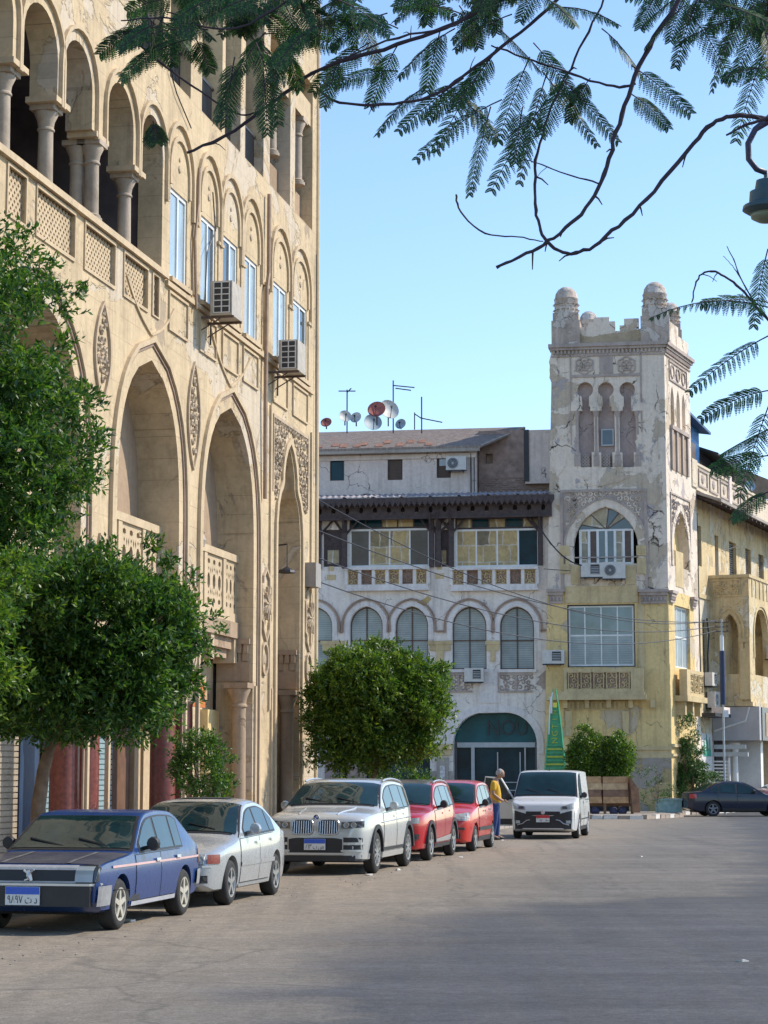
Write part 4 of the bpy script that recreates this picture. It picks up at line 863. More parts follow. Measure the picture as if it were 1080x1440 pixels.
# arched windows with blinds
for i, (x0, x1, z0, z1) in enumerate(aws):
    xm = (x0+x1)/2; zm = z0+(z1-z0)*.46
    wn = W('arched_window', BROWNMET, lambda m: [m.strip(arch_line(pointed_arch(x0+.02, x1-.02, z0, z1-.85, z1-.02, 7)), .07, .2, .28), m.box(xm-.03, xm+.03, .2, .27, z0, z1-.04), m.box(x0, x1, .2, .265, zm-.03, zm+.03), m.box(x0, x1, .2, .28, z0, z0+.06)])
    ap = pointed_arch(x0+.03, x1-.03, z0+.03, z1-.85, z1-.05, 7)
    def half(m, sgn, lo):
        if lo: m.box(x0+.05 if sgn < 0 else xm+.03, xm-.03 if sgn < 0 else x1-.05, .235+.004*sgn, .245+.004*sgn, z0+.06, zm-.03)
        else:
            q = [(min(max(x, x0), xm-.03), z) if sgn < 0 else (max(x, xm+.03), z) for x, z in pointed_arch(x0+.03, x1-.03, zm+.03, z1-.85, z1-.05, 7)]
            m.slab(q, [], .235+.004*sgn, .245+.004*sgn)
    for sgn in (-1, 1):
        for lo in (0, 1): W('pane', CURTAIN, lambda m: half(m, sgn, lo), parent=wn)
    W('arch_surround', WHITETRIM, lambda m: m.strip(arch_line(grow(pointed_arch(x0, x1, z1-1.5, z1-.85, z1, 8), .13)), .22, -.04, 0))
    hd = grow(pointed_arch(x0, x1, z1-1.15, z1-.85, z1, 8), .34)
    W('hood_moulding', BROWNLINE, lambda m: [m.strip(arch_line(hd), .08, -.10, 0)])
    W('sill', WHITETRIM, lambda m: m.box(x0-.1, x1+.1, -.1, .2, z0-.14, z0-.004), parent=wn)
zh = aws[0][3]-1.15
for a, b in ((aws[1][1]+.36, aws[2][0]-.36), (aws[4][1]+.36, aws[0][0]-.36), (aws[3][1]+.3, XR-.02)): W('hood_link', BROWNLINE, lambda m: m.box(a, b, -.10, 0, zh-.04, zh+.04))
# carved yellow capitals between the arched windows
for cx in (468, 547, 619, 693):
    s_, z_ = wf(cx, 905); wd = .33 if cx in (547, 693) else .55
    W('carved_capital', YELLOWTRIM, lambda m: [m.box(s_-wd, s_+wd, -.09, 0, z_-.05, z_+.12), m.box(s_-wd*.85, s_+wd*.85, -.06, 0, z_-.32, z_-.05), m.box(s_-wd*.3, s_+wd*.3, -.08, 0, z_-.8, z_-.32)])
# lower carved panels and sill band
for a, b in ((603, 664), (700, 749), (480, 590)):
    x0, x1, z0, z1 = wrc(a, 948, b, 971)
    def cp(m):
        m.box(x0, x1, -.06, 0, z1-.05, z1+.05); m.box(x0, x1, -.09, 0, z0-.08, z0); n = max(2, round((x1-x0)/.75))
        for k in range(n): m.box(x0+(x1-x0)*k/n, x0+(x1-x0)*k/n+.08, -.07, 0, z0, z1-.05)
        scrolls(m, lambda x, z: True, x0+.1, x1, z0+.05, z1-.1, .14, 0, .04, a)
    W('carved_panel', TOWERTRIM, cp)
s_, z_ = wf(692, 960); W('pilaster', WHITETRIM, lambda m: m.box(s_-.55, s_+.35, -.04, 0, z_-.9, z_+.5))
s_, z_ = wf(668, 958); ac_split('boxy air conditioner beneath an arched window of the white wing', s_, z_-.1, M_WIN, GA, .85, .6, True)
# big shop arch: recessed jambs, glass, transom, lettering
W('arch_surround', WHITETRIM, lambda m: m.strip(arch_line(grow(pointed_arch(g0, g1, 2.6, 3.05, gz1, 10), .16)), .3, -.05, 0))
W('shop_jamb', pmat('dark_marble', (.085,.075,.085), .35, .3, 3, .05), lambda m: [m.box(g0, g0+.12, .5, 1.1, 0, 3.2), m.box(g1-.12, g1, .5, 1.1, 0, 3.2)])
sg = W('shop_window', GLASST, lambda m: m.box(g0, g1, .62, .66, 0, gz1+.1))
zt_ = wf(690, 1047)[1]
W('fan_light', glassmat('pale_teal_glass', (.012,.10,.12), .12, .3, .25), lambda m: m.box(g0, g1, .60, .615, zt_+.1, gz1+.1), parent=sg)
W('transom', ALUG, lambda m: [m.box(g0, g1, .5, .6, zt_-.12, zt_+.1), m.box(g0+.75, g0+.9, .5, .6, 0, zt_-.12), m.box(g1-.6, g1-.54, .52, .6, 0, zt_-.12)], parent=sg)
def nol(m):
    v, f = text_mesh('NOU', .95, .03); cx_, cz_ = wf(716, 1024); m.add([(x*.85+cx_-.15, y+.57, z+cz_) for x, y, z in v], f)
W('shop_lettering', pmat('dark_lettering', (.012,.03,.04), .4), nol, parent=sg)
W('door_bars', ALUG, lambda m: [m.box(g0+1.0, g1-.3, .54, .58, z, z+.04) for z in (1.35, 1.0, .55)]+[m.box(g0+1.9, g0+1.95, .54, .58, 0, 2.7), m.box(g0+2.9, g0+2.95, .54, .58, 0, 2.7)], parent=sg)
x0, x1, z0, z1 = wrc(598, 1046, 638, 1062)
W('pier_capital', YELLOWTRIM, lambda m: [m.box(x0-.1, g0+.0, -.22, 0, z1-.25, z1), m.box(x0, g0-.08, -.15, 0, z0, z1-.25)])
W('pier', GREYSTONE, lambda m: [m.box(-10.6, g0, -.04, 0, -.1, z0-.7), m.box(-10.3, g0-.2, -.1, -.04, .2, z0-.1)])
W('poster', pmat('white_poster', (.6,.57,.55), .8, .4, 7), lambda m: m.box(-10.15, g0-.35, -.12, -.1, 1.2, 2.1))
W('shop_window', GLASST, lambda m: m.box(-14.6, -10.6, .62, .66, 0, 2.75))
W('brick_pier', BRICKM, lambda m: m.box(-14.3, -13.5, -.05, .3, -.1, 2.6))
W('marble_pier', pmat('pink_marble', (.30,.22,.22), .4, .25, 5, .05), lambda m: [m.box(-15.3, -14.7, -.25, 0, -.1, 2.45), m.prism([(-15.35,2.45),(-14.65,2.45),(-14.7,2.65),(-15.0,2.78),(-15.3,2.65)], -.28, 0)])
W('bare_patch', TOWERTRIM, lambda m: ragged(m, *wf(772,958), .55, .5, 12, -.02))
# upper loggia: wooden posts, braces, glazing, carved balustrades
def bay(b, cols, mats, upm):
    x0, x1, z0, z1 = b; zt = z1-.52
    winrow(W, x0, x1, z0, zt, cols, 1, .12, ALU, mats, .09)
    winrow(W, x0, x1, zt+.01, z1, 5, 1, .13, DARKWOOD, upm, .07)
bay(b1, 4, [GLASS, GLASSY, GLASSY, GLASS], [GLASST, GLASST, GLASSY, GLASSY, GLASST])
bay(b2, 4, [GLASSY, GLASSY, GLASSY, GLASST], [GLASSY, GLASST, GLASSY, GLASST, GLASSY])
winrow(W, n1[0], n1[1], n1[2], n1[3]-.75, 1, 1, .12, DARKWOOD, [GLASSY], .16); winrow(W, n2[0], n2[1], n2[2], n2[3]-.75, 1, 1, .12, DARKWOOD, [GLASSY], .16)
for q_ in (n1, n2): W('shutter_panel', DARKWOOD, lambda m: m.box(q_[0], q_[1], .1, .2, q_[3]-.75, q_[3]+.55))
zb = b1[2]; zt = wf(600,729)[1]
for px in (449, 485, 607, 635, 760, 617):
    s_ = wf(px, 760)[0]
    if s_ > XR-.1: s_ = XR-.12
    pst = W('wooden_post', DARKWOOD, lambda m: m.box(s_-.11, s_+.11, -.16, .1, zb-.05, zt+.3))
    W('brace', DARKWOOD, lambda m: [m.tube([(s_, -.1, zt-.75), (s_+(.75 if px < 750 else -.75), -.1, zt+.1)], .05, 4), m.tube([(s_, -.1, zt-.7), (s_-(.55 if px > 460 else 0.01), -.1, zt+.1)], .05, 4), m.tube([(s_, -.12, zt-.6), (s_, -.8, zt+.15)], .05, 4)], parent=pst)
# wooden beam with round piercings
def beam(m):
    z0, z1 = zt, zt+.62; holes = []
    x = XL+.3
    while x < XR-.2: holes.append([(x+.1*math.cos(k*.785), z0+.33+.15*math.sin(k*.785)) for k in range(8)]); x += .63
    m.slab([(XL,z0),(XR,z0),(XR,z1),(XL,z1)], holes, -.55, -.48)
    m.box(XL, XR, -.6, -.4, z0-.08, z0)
W('pierced_beam', DARKWOOD, beam)
W('beam_backing', DARKWOOD, lambda m: m.box(XL, XR, -.2, .05, zt+.3, ZEA-.1))
# corrugated eave sheet with scalloped edge
def eave(m):
    n = int((XR-XL)/.09); v = []
    for i in range(n+1):
        x = XL+i*.09; h = .035*math.cos(i*math.pi/1.5); v += [(x, .35, ZEA+.25+h), (x, -1.05, ZEA-.06+h)]
    m.add(v, [(2*i, 2*i+1, 2*i+3, 2*i+2) for i in range(n)])
W('eave_sheet', pmat('corrugated_sheet', (.30,.27,.28), .7, .3, 4, .2), eave)
def scallop(m):
    x = XL; z = ZEA-.1
    while x < XR:
        m.prism([(x,z-.2),(x+.12,z-.42),(x+.24,z-.2),(x+.24,z),(x,z)], -1.02, -.98); x += .245
    m.box(XL, XR, -.96, -.9, z-.3, z-.02)
W('scalloped_valance', DARKWOOD, scallop)
for x in np.arange(XL+.5, XR, 1.3): W('rafter', DARKWOOD, lambda m: m.prism([(x,ZEA-.14),(x+.1,ZEA-.14),(x+.1,ZEA-.02),(x,ZEA-.02)], -.95, .3))
# carved balustrades
for a, b in ((488, 603), (635, 756)):
    x0, x1, z0, z1 = wrc(a, 798, b, 826)
    bl = W('balustrade', WHITETRIM, lambda m: [m.box(x0-.05, x1+.05, -.3, 0, z1-.12, z1), m.box(x0, x1, -.24, 0, z0-.06, z0+.12), m.box(x0-.02, x1+.05, -.27, 0, z0-.16, z0-.06), m.box(x0, x1, -.08, 0, z0+.12, z1-.12)]+[m.box(x0+(x1-x0)*k/6-.07, x0+(x1-x0)*k/6+.07, -.23, -.08, z0+.12, z1-.12) for k in range(7)])
    for k in range(6):
        W('panel_ground', BROWNLINE, lambda m: m.box(x0+(x1-x0)*k/6+.07, x0+(x1-x0)*(k+1)/6-.07, -.088, -.081, z0+.12, z1-.12), parent=bl)
        p0 = x0+(x1-x0)*k/6+.09; p1 = x0+(x1-x0)*(k+1)/6-.09
        W('carved_panel', YELLOWTRIM if (k+a) % 3 else BROWNLINE, lambda m: [m.strip([(p0,z0+.15),(p1,z0+.15),(p1,z1-.15),(p0,z1-.15)], .05, -.18, -.08, True), scrolls(m, lambda x, z: True, p0+.02, p1-.02, z0+.2, z1-.2, .12, -.1, .035, k)], parent=bl)
for cx, cy in ((466, 812), (618, 810)):
    s_, z_ = wf(cx, cy); W('vent_grille', YELLOWTRIM, lambda m: [m.box(s_-.2, s_+.2, -.02, 0, z_-.12, z_+.12), m.box(s_-.12, s_+.12, -.03, 0, z_+.3, z_+.5)])
# attic storey with tiled roof, set back
AO = 1.3
M_ATT = M_WIN @ Matrix.Translation((0, AO, 0))
def af(x, y, o=0): return fro(x, y, WOFF-AO)
def AT(name, mat, fn, smooth=False, parent=None): return part(name, mat, parent or WG, fn, M_ATT, smooth)
atx = af(670, 650)[0]; zae = af(600, 630)[1]
ah = []
awn = [rc(a, b, c, d, f=af) for a, b, c, d in ((464,647,484,676), (545,643,566,675), (614,642,634,672))]
AT('attic_wall', PINKPL, lambda m: m.slab([(XL,ZEA-.5),(atx,ZEA-.5),(atx,zae+.1),(XL,zae+.1)], [[(b[0],b[2]),(b[1],b[2]),(b[1],b[3]),(b[0],b[3])] for b in awn], 0, .4))
for i, b in enumerate(awn):
    fr_ = AT('shutter_frame', BROWNMET, lambda m: m.strip([(b[0],b[2]),(b[1],b[2]),(b[1],b[3]),(b[0],b[3])], .09, .05, .12, True))
    AT('shutter', [GLASST, BROWNMET, BROWNMET][i], lambda m: m.box(b[0], b[1], .13, .16, b[2], b[3]), parent=fr_)
    if i: AT('shutter_slats', BROWNMET, lambda m: [m.box(b[0]+.06, b[1]-.06, .09, .13, z, z+.035) for z in np.arange(b[2]+.06, b[3]-.05, .07)], parent=fr_)
    if i == 2: AT('glass_light', GLASSB, lambda m: m.box(b[0]+.12, b[1]-.12, .07, .085, b[3]-.42, b[3]-.1), parent=fr_)
ridge = af(600, 600)[1]
def tile_roof(m):
    m.prism([(XL,0),(atx+.2,0)], 0, 0) if False else None
    z0, z1, y0, y1 = zae, zae+1.15, -.45, 1.7
    m.add([(XL,y0,z0),(atx+.25,y0,z0),(atx+2.1,y1,z1),(XL,y1,z1),(XL,y0,z0-.12),(atx+.25,y0,z0-.12),(atx+2.1,y1,z1-.12),(XL,y1,z1-.12)], [(0,1,2,3),(7,6,5,4),(0,4,5,1),(1,5,6,2)])
def roofmat():
    m, t, b = nodes('roof_slates'); v = objco(t, (1, 1, 1))
    br = N(t, 'ShaderNodeTexBrick', Scale=3.2); br.inputs['Color1'].default_value = (.27,.215,.18,1); br.inputs['Color2'].default_value = (.34,.28,.24,1); br.inputs['Mortar'].default_value = (.12,.09,.075,1); br.inputs['Mortar Size'].default_value = .02
    t.links.new(v, br.inputs['Vector']); n = noise(t, v, .8, 8, .7)
    c = mixc(t, ramp(t, n, [(.58, 0), (.66, .35)]), br.outputs['Color'], (.33,.20,.15)); c = mixc(t, .7, c, ramp(t, noise(t, v, 6, 8, .7), [(.3, .55), (.65, 1.1)]), 'MULTIPLY')
    t.links.new(c, b.inputs['Base Color']); b.inputs['Roughness'].default_value = .9; bump(t, b, br.outputs['Fac'], .6, .03); bump(t, b, n, .6, .06); return m
ROOF = roofmat()
AT('roof', ROOF, tile_roof)
# loose red sheets on the lower half of the roof
REDT = pmat('red_tile', (.33,.17,.115), .85, .3, 5, .4)
for k in range(34):
    x = -18+.34*k+random.uniform(-.1, .1); t0 = random.choice((.04, .12, .2)) ; ln = random.uniform(.25, .42)
    if k % 3 == 1 or x > -10.2: continue
    y0 = -.45+2.15*t0; z0 = zae+1.15*t0
    AT('roof_tile', REDT, lambda m: m.add([(x,y0,z0+.03),(x+.33,y0,z0+.03+random.uniform(0,.03)),(x+.36,y0+2.15*ln*.4,z0+1.15*ln*.4+.05),(x+.02,y0+2.15*ln*.4,z0+1.15*ln*.4+.05),(x,y0,z0-.03),(x+.33,y0,z0-.03)], [(0,1,2,3),(4,5,1,0)]))
AT('eave_board', GREYSTONE, lambda m: m.box(XL, atx+.2, -.47, -.40, zae-.26, zae-.12))
AT('attic_cornice', PINKPL, lambda m: m.box(XL, atx, -.08, 0, zae-.5, zae-.28))
AT('wall_vent', BLACKM, lambda m: m.box(af(511,693)[0], af(520,693)[0], -.02, 0.02, ZEA+.25, ZEA+.42))
# bare brick recess and pink stair block
rx1 = af(737, 640)[0]; zrt = af(700, 604)[1]
AT('brick_wall', BRICKM, lambda m: m.slab([(atx,ZEA-.4),(XR+.3,ZEA-.4),(XR+.3,af(700,668)[1]),(rx1,af(700,668)[1]),(rx1,zrt+.1),(atx,zrt+.1)], [[(af(680,650)[0],af(680,648)[1]),(af(690,650)[0],af(680,648)[1]),(af(690,650)[0],af(680,634)[1]),(af(680,650)[0],af(680,634)[1])]], .9, 1.2))
bk = MB().box(0, .24, 0, .06, 0, .075).build('tmp', BRICKM); bkm = bk.data; bpy.data.objects.remove(bk)
brick_wall = WG.children[-1]
zz = ZEA+.1
row = 0
while zz < af(700,668)[1]-.05:
    x = atx+.1+(row % 2)*.14
    while x < XR:
        if random.random() < .9: link('brick', bkm, None, brick_wall, M_ATT @ Matrix.Translation((x, .86+random.uniform(-.02,.02), zz)))
        x += .29
    zz += .1; row += 1
AT('roof_end_board', GREYSTONE, lambda m: m.tube([(atx+.25,-.45,zae-.03),(atx+2.05,1.65,zae+1.1)], .06, 4))
AT('stair_block', PINKPL, lambda m: [m.box(rx1+.0, XR+.4, .5, 3, ZEA+.8, af(750,602)[1])])
AT('stair_block_recess', BLACKM, lambda m: m.box(rx1-.05, rx1+.18, .44, .5, ZEA+.9, af(737,602)[1]))
AT('flat_roof', GREYSTONE, lambda m: m.box(XL, XR, 1.8, 8, zae+.7, zae+.9))
AT('attic_back', PINKPL, lambda m: m.box(XL, XR+.3, 1.6, 1.7, ZEA-.5, zae+.7))
s_, z_ = af(643, 664); ac_split('white air conditioner with round fan on the pink attic wall', s_, z_-.02, M_ATT, GA, .92, .62)
AT('service_pipe', BLACKM, lambda m: [m.tube([(atx-.25,-.06,ZEA+.1),(atx-.25,-.06,zae-.3)], .03, 5), m.tube([(atx-.1,-.05,ZEA+.1),(atx-.1,-.05,zae-.4)], .02, 5)])

# satellite dishes and aerials on the wing roof
DISH = [pmat('dish_red', (.34,.10,.08), .7, .3, 4, .3), pmat('dish_grey', (.52,.53,.50), .6, .15, 4, .2), pmat('dish_blue', (.36,.45,.52), .6, .15, 4, .2)]
def dish(label, px, py, rpx, mi, Y=92.2, yaw=0., tilt=25., zroof=None):
    c = at(px, py, Y); r = rpx*Y/FOC; zb_ = zae+.88 if zroof is None else zroof
    t = thing('satellite_dish', label, 'satellite dish', Matrix.Translation((c.x, c.y+.3, zb_)), 'satellite dishes on the roofs')
    Md = Matrix.Translation(c) @ Matrix.Rotation(R(yaw), 4, 'Z') @ Matrix.Rotation(R(90-tilt), 4, 'X')
    prof = [(r*k/5, -.0+r*.22*(k/5)**2) for k in range(1, 6)]+[(r*1.0, r*.22+.02), (r*.98, r*.19)]
    part('reflector', DISH[mi], t, lambda m: [m.lathe([(0.001,0)]+prof, (0,0,0), 20)], Md, True)
    part('feed_arm', BLACKM, t, lambda m: [m.tube([(0,-r*.9,r*.2),(0,0,r*.75)], .018, 4), m.lathe([(.05,r*.7),(.05,r*.85)], (0,0,0), 8)], Md)
    part('mast', BLACKM, t, lambda m: m.tube([(c.x, c.y+.12, zb_-.05), (c.x, c.y+.12, c.z)], .035, 6), Matrix.Identity(4))
for a in (('small red satellite dish at the end of the wing roof', 459, 595, 8, 0), ('grey satellite dish on a tall mast beneath the T-shaped aerial', 485, 586, 9, 1), ('small grey dish next to the mast of the T-shaped aerial', 501, 588, 8.5, 1), ('pale blue dish standing low beneath the big red dish', 524, 595, 13, 2), ('big red rusty satellite dish on the wing roof', 530, 577, 13, 0), ('big pale dish half hidden behind the red one', 546, 577, 15, 1), ('small light blue dish beside the tall L-shaped aerial', 564, 597, 8, 2)):
    dish(*a, Y=92.0+.25*(a[1] % 5), yaw=random.uniform(-25, 30), tilt=random.uniform(15, 30))
def aerial(label, pts_list, Y=92.8):
    z0 = zae+.88; p0 = at(*pts_list[0][0], Y)
    t = thing('roof_aerial', label, 'aerial', Matrix.Translation((p0.x, p0.y, z0)), 'aerials on the wing roof')
    part('mast', BLACKM, t, lambda m: m.tube([(p0.x, p0.y, z0-.3), (p0.x, p0.y, at(*pts_list[0][1], Y).z)], .032, 5), Matrix.Identity(4))
    for q in pts_list[1:]: part('boom', BLACKM, t, lambda m: m.tube([at(*p, Y) for p in q], .028, 5), Matrix.Identity(4))
aerial('T-shaped aerial on a thin mast between grey dishes', [[(488,606),(488,548)], [(476,550),(500,550)], [(488,552),(494,546)]])
aerial('tall L-shaped aerial reaching out over the roof', [[(553,606),(553,535)], [(552,542),(583,545)], [(556,546),(578,549)]])
aerial('low slanting aerial with two posts at the roof ridge', [[(593,604),(593,558)], [(583,582),(592,588),(622,594)], [(583,604),(583,580)]])
# ================================================================== yellow side wing beyond the tower
OCHRE = plaster('ochre_wing_plaster', (.68,.53,.30), patch=(.70,.62,.47), patch_at=.54, stain=(.2,.13,.08), stain_amt=.85, crack=.6, var=.18, patch2=(.47,.38,.25), p2_at=.60, pscale=.6)
SWG = thing('side_wing', 'ochre side wing with projecting arched loggia beyond the tower', 'building', M_SID @ Matrix.Translation((SL, 0, 0)))
def S(name, mat, fn, smooth=False, parent=None): return part(name, mat, parent or SWG, fn, M_SID, smooth)
SE = 26.0
YO = .25                                              # wing wall stands a little behind the tower side
shut = [(6.3,11.4,7.0,13.3), (9.6,11.2,10.3,13.2), (12.5,10.6,14.0,13.2), (6.9,6.3,7.8,8.9), (16.0,10.6,17.2,13.2), (19.0,10.6,20.2,13.2)]
S('wall', OCHRE, lambda m: m.slab([(SL,-.3),(SE,-.3),(SE,14.6),(SL,14.6)], [[(a,b),(c,b),(c,d),(a,d)] for a, b, c, d in shut], YO, YO+.4))
for i, (a, b, c, d) in enumerate(shut):
    sh = S('shutter', BROWNMET if i != 2 else BLACKM, lambda m: m.box(a, c, YO+.2, YO+.24, b, d))
    S('shutter_slats', BROWNMET if i != 2 else BLACKM, lambda m: [m.box(a+.05, c-.05, YO+.14, YO+.2, z, z+.06) for z in np.arange(b+.05, d-.05, .11)], parent=sh)
S('pier_strip', TOWERPL, lambda m: m.box(SL, SL+.9, .02, YO, 0, 15.4))
# deep eave with rafters and parapet above it
S('eave', GREYSTONE, lambda m: m.add([(SL+.9,YO+.1,14.9),(SE,YO+.1,14.9),(SE,-1.15,14.35),(SL+.9,-1.15,14.35),(SL+.9,YO+.1,14.75),(SE,YO+.1,14.75),(SE,-1.15,14.22),(SL+.9,-1.15,14.22)], [(0,3,2,1),(4,5,6,7),(3,7,6,2),(0,4,7,3)]))
for x in np.arange(SL+1.1, SE, .9): S('rafter', DARKWOOD, lambda m: m.add([(x,YO,14.74),(x+.12,YO,14.74),(x+.12,-1.1,14.2),(x,-1.1,14.2),(x,YO,14.55),(x+.12,YO,14.55),(x+.12,-1.1,14.08),(x,-1.1,14.08)], [(0,1,2,3),(7,6,5,4),(0,3,7,4),(1,5,6,2),(3,2,6,7)]))
S('roof_parapet', plaster('cream_parapet', (.68,.58,.44), stain=(.25,.15,.1), stain_amt=.7, crack=.6, var=.15), lambda m: [m.box(SL, SL+.95, -.05, .3, 14.9, 16.2), m.box(SL+.95, SE, .02, .26, 14.85, 16.0), m.box(SL, SE, -.04, .3, 16.0, 16.12)])
for k in range(5): S('parapet_panel', TOWERTRIM, lambda m: [m.strip([(SL+1.3+k*2.1,15.1),(SL+2.9+k*2.1,15.1),(SL+2.9+k*2.1,15.85),(SL+1.3+k*2.1,15.85)], .1, -.04, .02, True), m.lathe([(0,-.06),(.2,-.03),(.26,.02)], (SL+2.1+k*2.1, 0, 15.48), 8, 'y')])
S('parapet_pier', PINKPL, lambda m: m.box(SL+7.0, SL+7.5, -.1, .3, 14.9, 16.3))
# projecting loggia bay: end face towards the junction, street face with an arch
B0, B1, BO = 8.3, 13.2, -1.65
M_END = M_SID @ Matrix.Translation((B0, 0, 0)) @ Matrix.Rotation(R(-90), 4, 'Z')   # x runs outwards-in, facing the junction
ea = pointed_arch(.42, 1.28, 5.6, 8.3, 9.2)
def E_(name, mat, fn, smooth=False, parent=None): return part(name, mat, parent or SWG, fn, M_SID @ Matrix.Translation((B0, YO, 0)) @ Matrix.Rotation(R(-90), 4, 'Z'), smooth)
BW = YO-BO
E_('bay_end_wall', OCHRE, lambda m: m.slab([(0,5.1),(BW,5.1),(BW,10.95),(0,10.95)], [pointed_arch(.55, 1.35, 6.4, 8.4, 9.25)], 0, .3))
E_('arch_moulding', YELLOWTRIM, lambda m: [m.strip(arch_line(grow(pointed_arch(.55, 1.35, 7.6, 8.4, 9.25), .28)), .08, -.06, 0), m.strip(arch_line(grow(pointed_arch(.55, 1.35, 7.6, 8.4, 9.25), .1)), .1, -.03, 0)])
E_('carved_panel', YELLOWTRIM, lambda m: [m.strip([(.15,10.1),(1.5,10.1),(1.5,10.85),(.15,10.85)], .07, -.05, 0, True), scrolls(m, lambda x, z: True, .2, 1.45, 10.15, 10.8, .17, 0, .045, 4)])
E_('rail', YELLOWTRIM, lambda m: m.box(-.05, BW+.06, -.08, .34, 10.95, 11.1))
E_('pilaster', YELLOWTRIM, lambda m: [m.box(1.42, 1.9, -.06, 0, 5.2, 8.1), m.box(1.38, 1.9, -.1, 0, 7.9, 8.1), m.box(1.4, 1.9, -.12, 0, 5.2, 6.3)])
S('bay_street_wall', OCHRE, lambda m: m.slab([(B0,5.1),(B1,5.1),(B1,10.95),(B0,10.95)], [pointed_arch(B0+1.0, B1-.9, 6.4, 8.2, 9.6)], BO, BO+.3))
S('arch_moulding', YELLOWTRIM, lambda m: m.strip(arch_line(grow(pointed_arch(B0+1.0, B1-.9, 7.2, 8.2, 9.6), .2)), .16, BO-.05, BO))
S('bay_floor', OCHRE, lambda m: [m.box(B0+.3, B1-.02, BO+.3, YO, 4.9, 5.2), m.box(B0, B1, BO-.08, YO, 4.9, 5.098), m.box(B0+.3, B1-.3, BO+.3, YO, 10.0, 10.2), m.box(B1-.3, B1-.003, BO+.3, YO, 5.2, 10.9)])
S('bay_rail', YELLOWTRIM, lambda m: [m.box(B0-.06, B1+.05, BO-.06, BO+.34, 10.953, 11.1)]+[m.box(B0+.6+k*.8, B0+.8+k*.8, BO-.04, BO, 10.1, 10.9) for k in range(6)])
S('bay_balustrade', YELLOWTRIM, lambda m: [m.box(B0+1.0, B1-.9, BO+.08, BO+.2, 5.2, 6.38), m.box(B0+1.0, B1-.9, BO+.05, BO+.25, 6.25, 6.38)])
# street shops beneath the bay: big hanging fascia boards
SIGNG = pmat('grey_fascia', (.42,.41,.42), .5, .1, 2, .1); SIGND = pmat('dark_fascia', (.03,.035,.06), .3, .3, 2, .05)
def fx(px, py, o): return sid(px, py, o)
S('fascia_board', SIGNG, lambda m: [m.box(B0+.1, B0+.5, BO-.35, YO-.02, 3.3, 4.88)])
S('fascia_trim', ALU, lambda m: [m.tube([(B0+.08, YO-.1, 3.75), (B0+.06, -.5, 3.95), (B0+.06, BO+.3, 4.2), (B0+.06, BO+.1, 4.85)], .05, 5)])
S('dark_fascia_board', SIGND, lambda m: m.box(B0+.5, B1-.5, BO-.4, BO-.1, 3.3, 4.85))
S('fascia_picture', pmat('faded_picture', (.45,.33,.2), .6, .5, 3, .05), lambda m: m.box(B0+1.2, B1-1.6, BO-.42, BO-.4, 3.5, 4.6))
S('light_fascia_board', pmat('pale_blue_fascia', (.50,.54,.60), .5, .1), lambda m: m.box(B1-.2, SE, BO-.6, BO-.2, 3.7, 4.9))
S('shop_column', ALU, lambda m: [m.lathe([(.2,-.1),(.16,.2),(.15,2.7),(.22,3.0),(.3,3.2)], (x, -.6, 0), 12) for x in (B0+.9,)], 40)
for k, x in enumerate((B0+2.2, B0+4.6, 15.5, 18.0)): S('shop_pier', [ALU, CREAM_TRIM, BROWNMET, GREYSTONE][k], lambda m: m.box(x, x+.5, BO+.1, YO, -.1, 3.6))
S('louvre_door', ALU, lambda m: [m.box(B0-.2, B0-.12, -.55, .15, z, z+.07) for z in np.arange(.2, 2.3, .16)]+[m.box(B0-.21, B0-.1, -.62, -.55, 0, 2.5), m.box(B0-.21, B0-.1, .15, .22, 0, 2.5)])
S('shop_fascia', ALUG, lambda m: [m.box(B0-.25, B0-.1, -1.5, .2, 2.55, 2.75), m.box(B0-.25, B0-.12, -1.4, .1, 2.9, 3.1)])
S('shop_void', DARKIN, lambda m: m.box(B0+.3, SE, YO-.1, YO-.01, 0, 3.3))
S('canopy', BLACKM, lambda m: m.box(SL+.6, B0-.3, -.75, YO, 4.35, 4.5))
S('canopy_box', PINKPL, lambda m: m.box(SL+1.7, SL+3.0, -.85, -.3, 4.5, 4.8))
pst = S('wall_notice', pmat('white_notice', (.62,.60,.57), .7, .12, 4, .05), lambda m: m.box(6.0, 8.0, .17, .21, 1.9, 3.6))
def mosque(m):
    m.box(6.3, 7.7, .15, .17, 2.55, 2.85)
    for x, h in ((6.45,.5), (6.9,.75), (7.15,.45), (7.5,.6)): m.prism([(x-.09,2.85),(x+.09,2.85),(x+.06,2.85+h*.7),(x,2.85+h),(x-.06,2.85+h*.7)], .15, .17)
S('green_silhouette', pmat('green_print', (.04,.28,.20), .6, .1), mosque, parent=pst)
S('flat_roof', GREYSTONE, lambda m: m.box(SL, SE, .3, 7, 14.6, 14.84))
S('downpipe', BLACKM, lambda m: [m.tube([(7.4,.16,9.0),(7.5,.1,8.2),(7.2,.1,7.2),(7.3,.12,6.2)], .04, 5), m.tube([(5.9,.16,13.8),(5.95,.14,6.0)], .03, 5)])
GS = 'air conditioners on the corner building'
ac_split('air conditioner with grey back on the ochre wing, upper one beside the pole', 7.1, 5.75, M_SID @ Matrix.Translation((0, YO, 0)), GS, .9, .62, True)
ac_split('white air conditioner with round fan on the ochre wing, lower one beside the pole', 7.6, 4.75, M_SID @ Matrix.Translation((0, YO, 0)), GS, 1.0, .75)
ac_split('white air conditioner with round fan on the street face of the ochre loggia', 11.8, 7.2, M_SID @ Matrix.Translation((0, BO, 0)), GS, .95, .65)
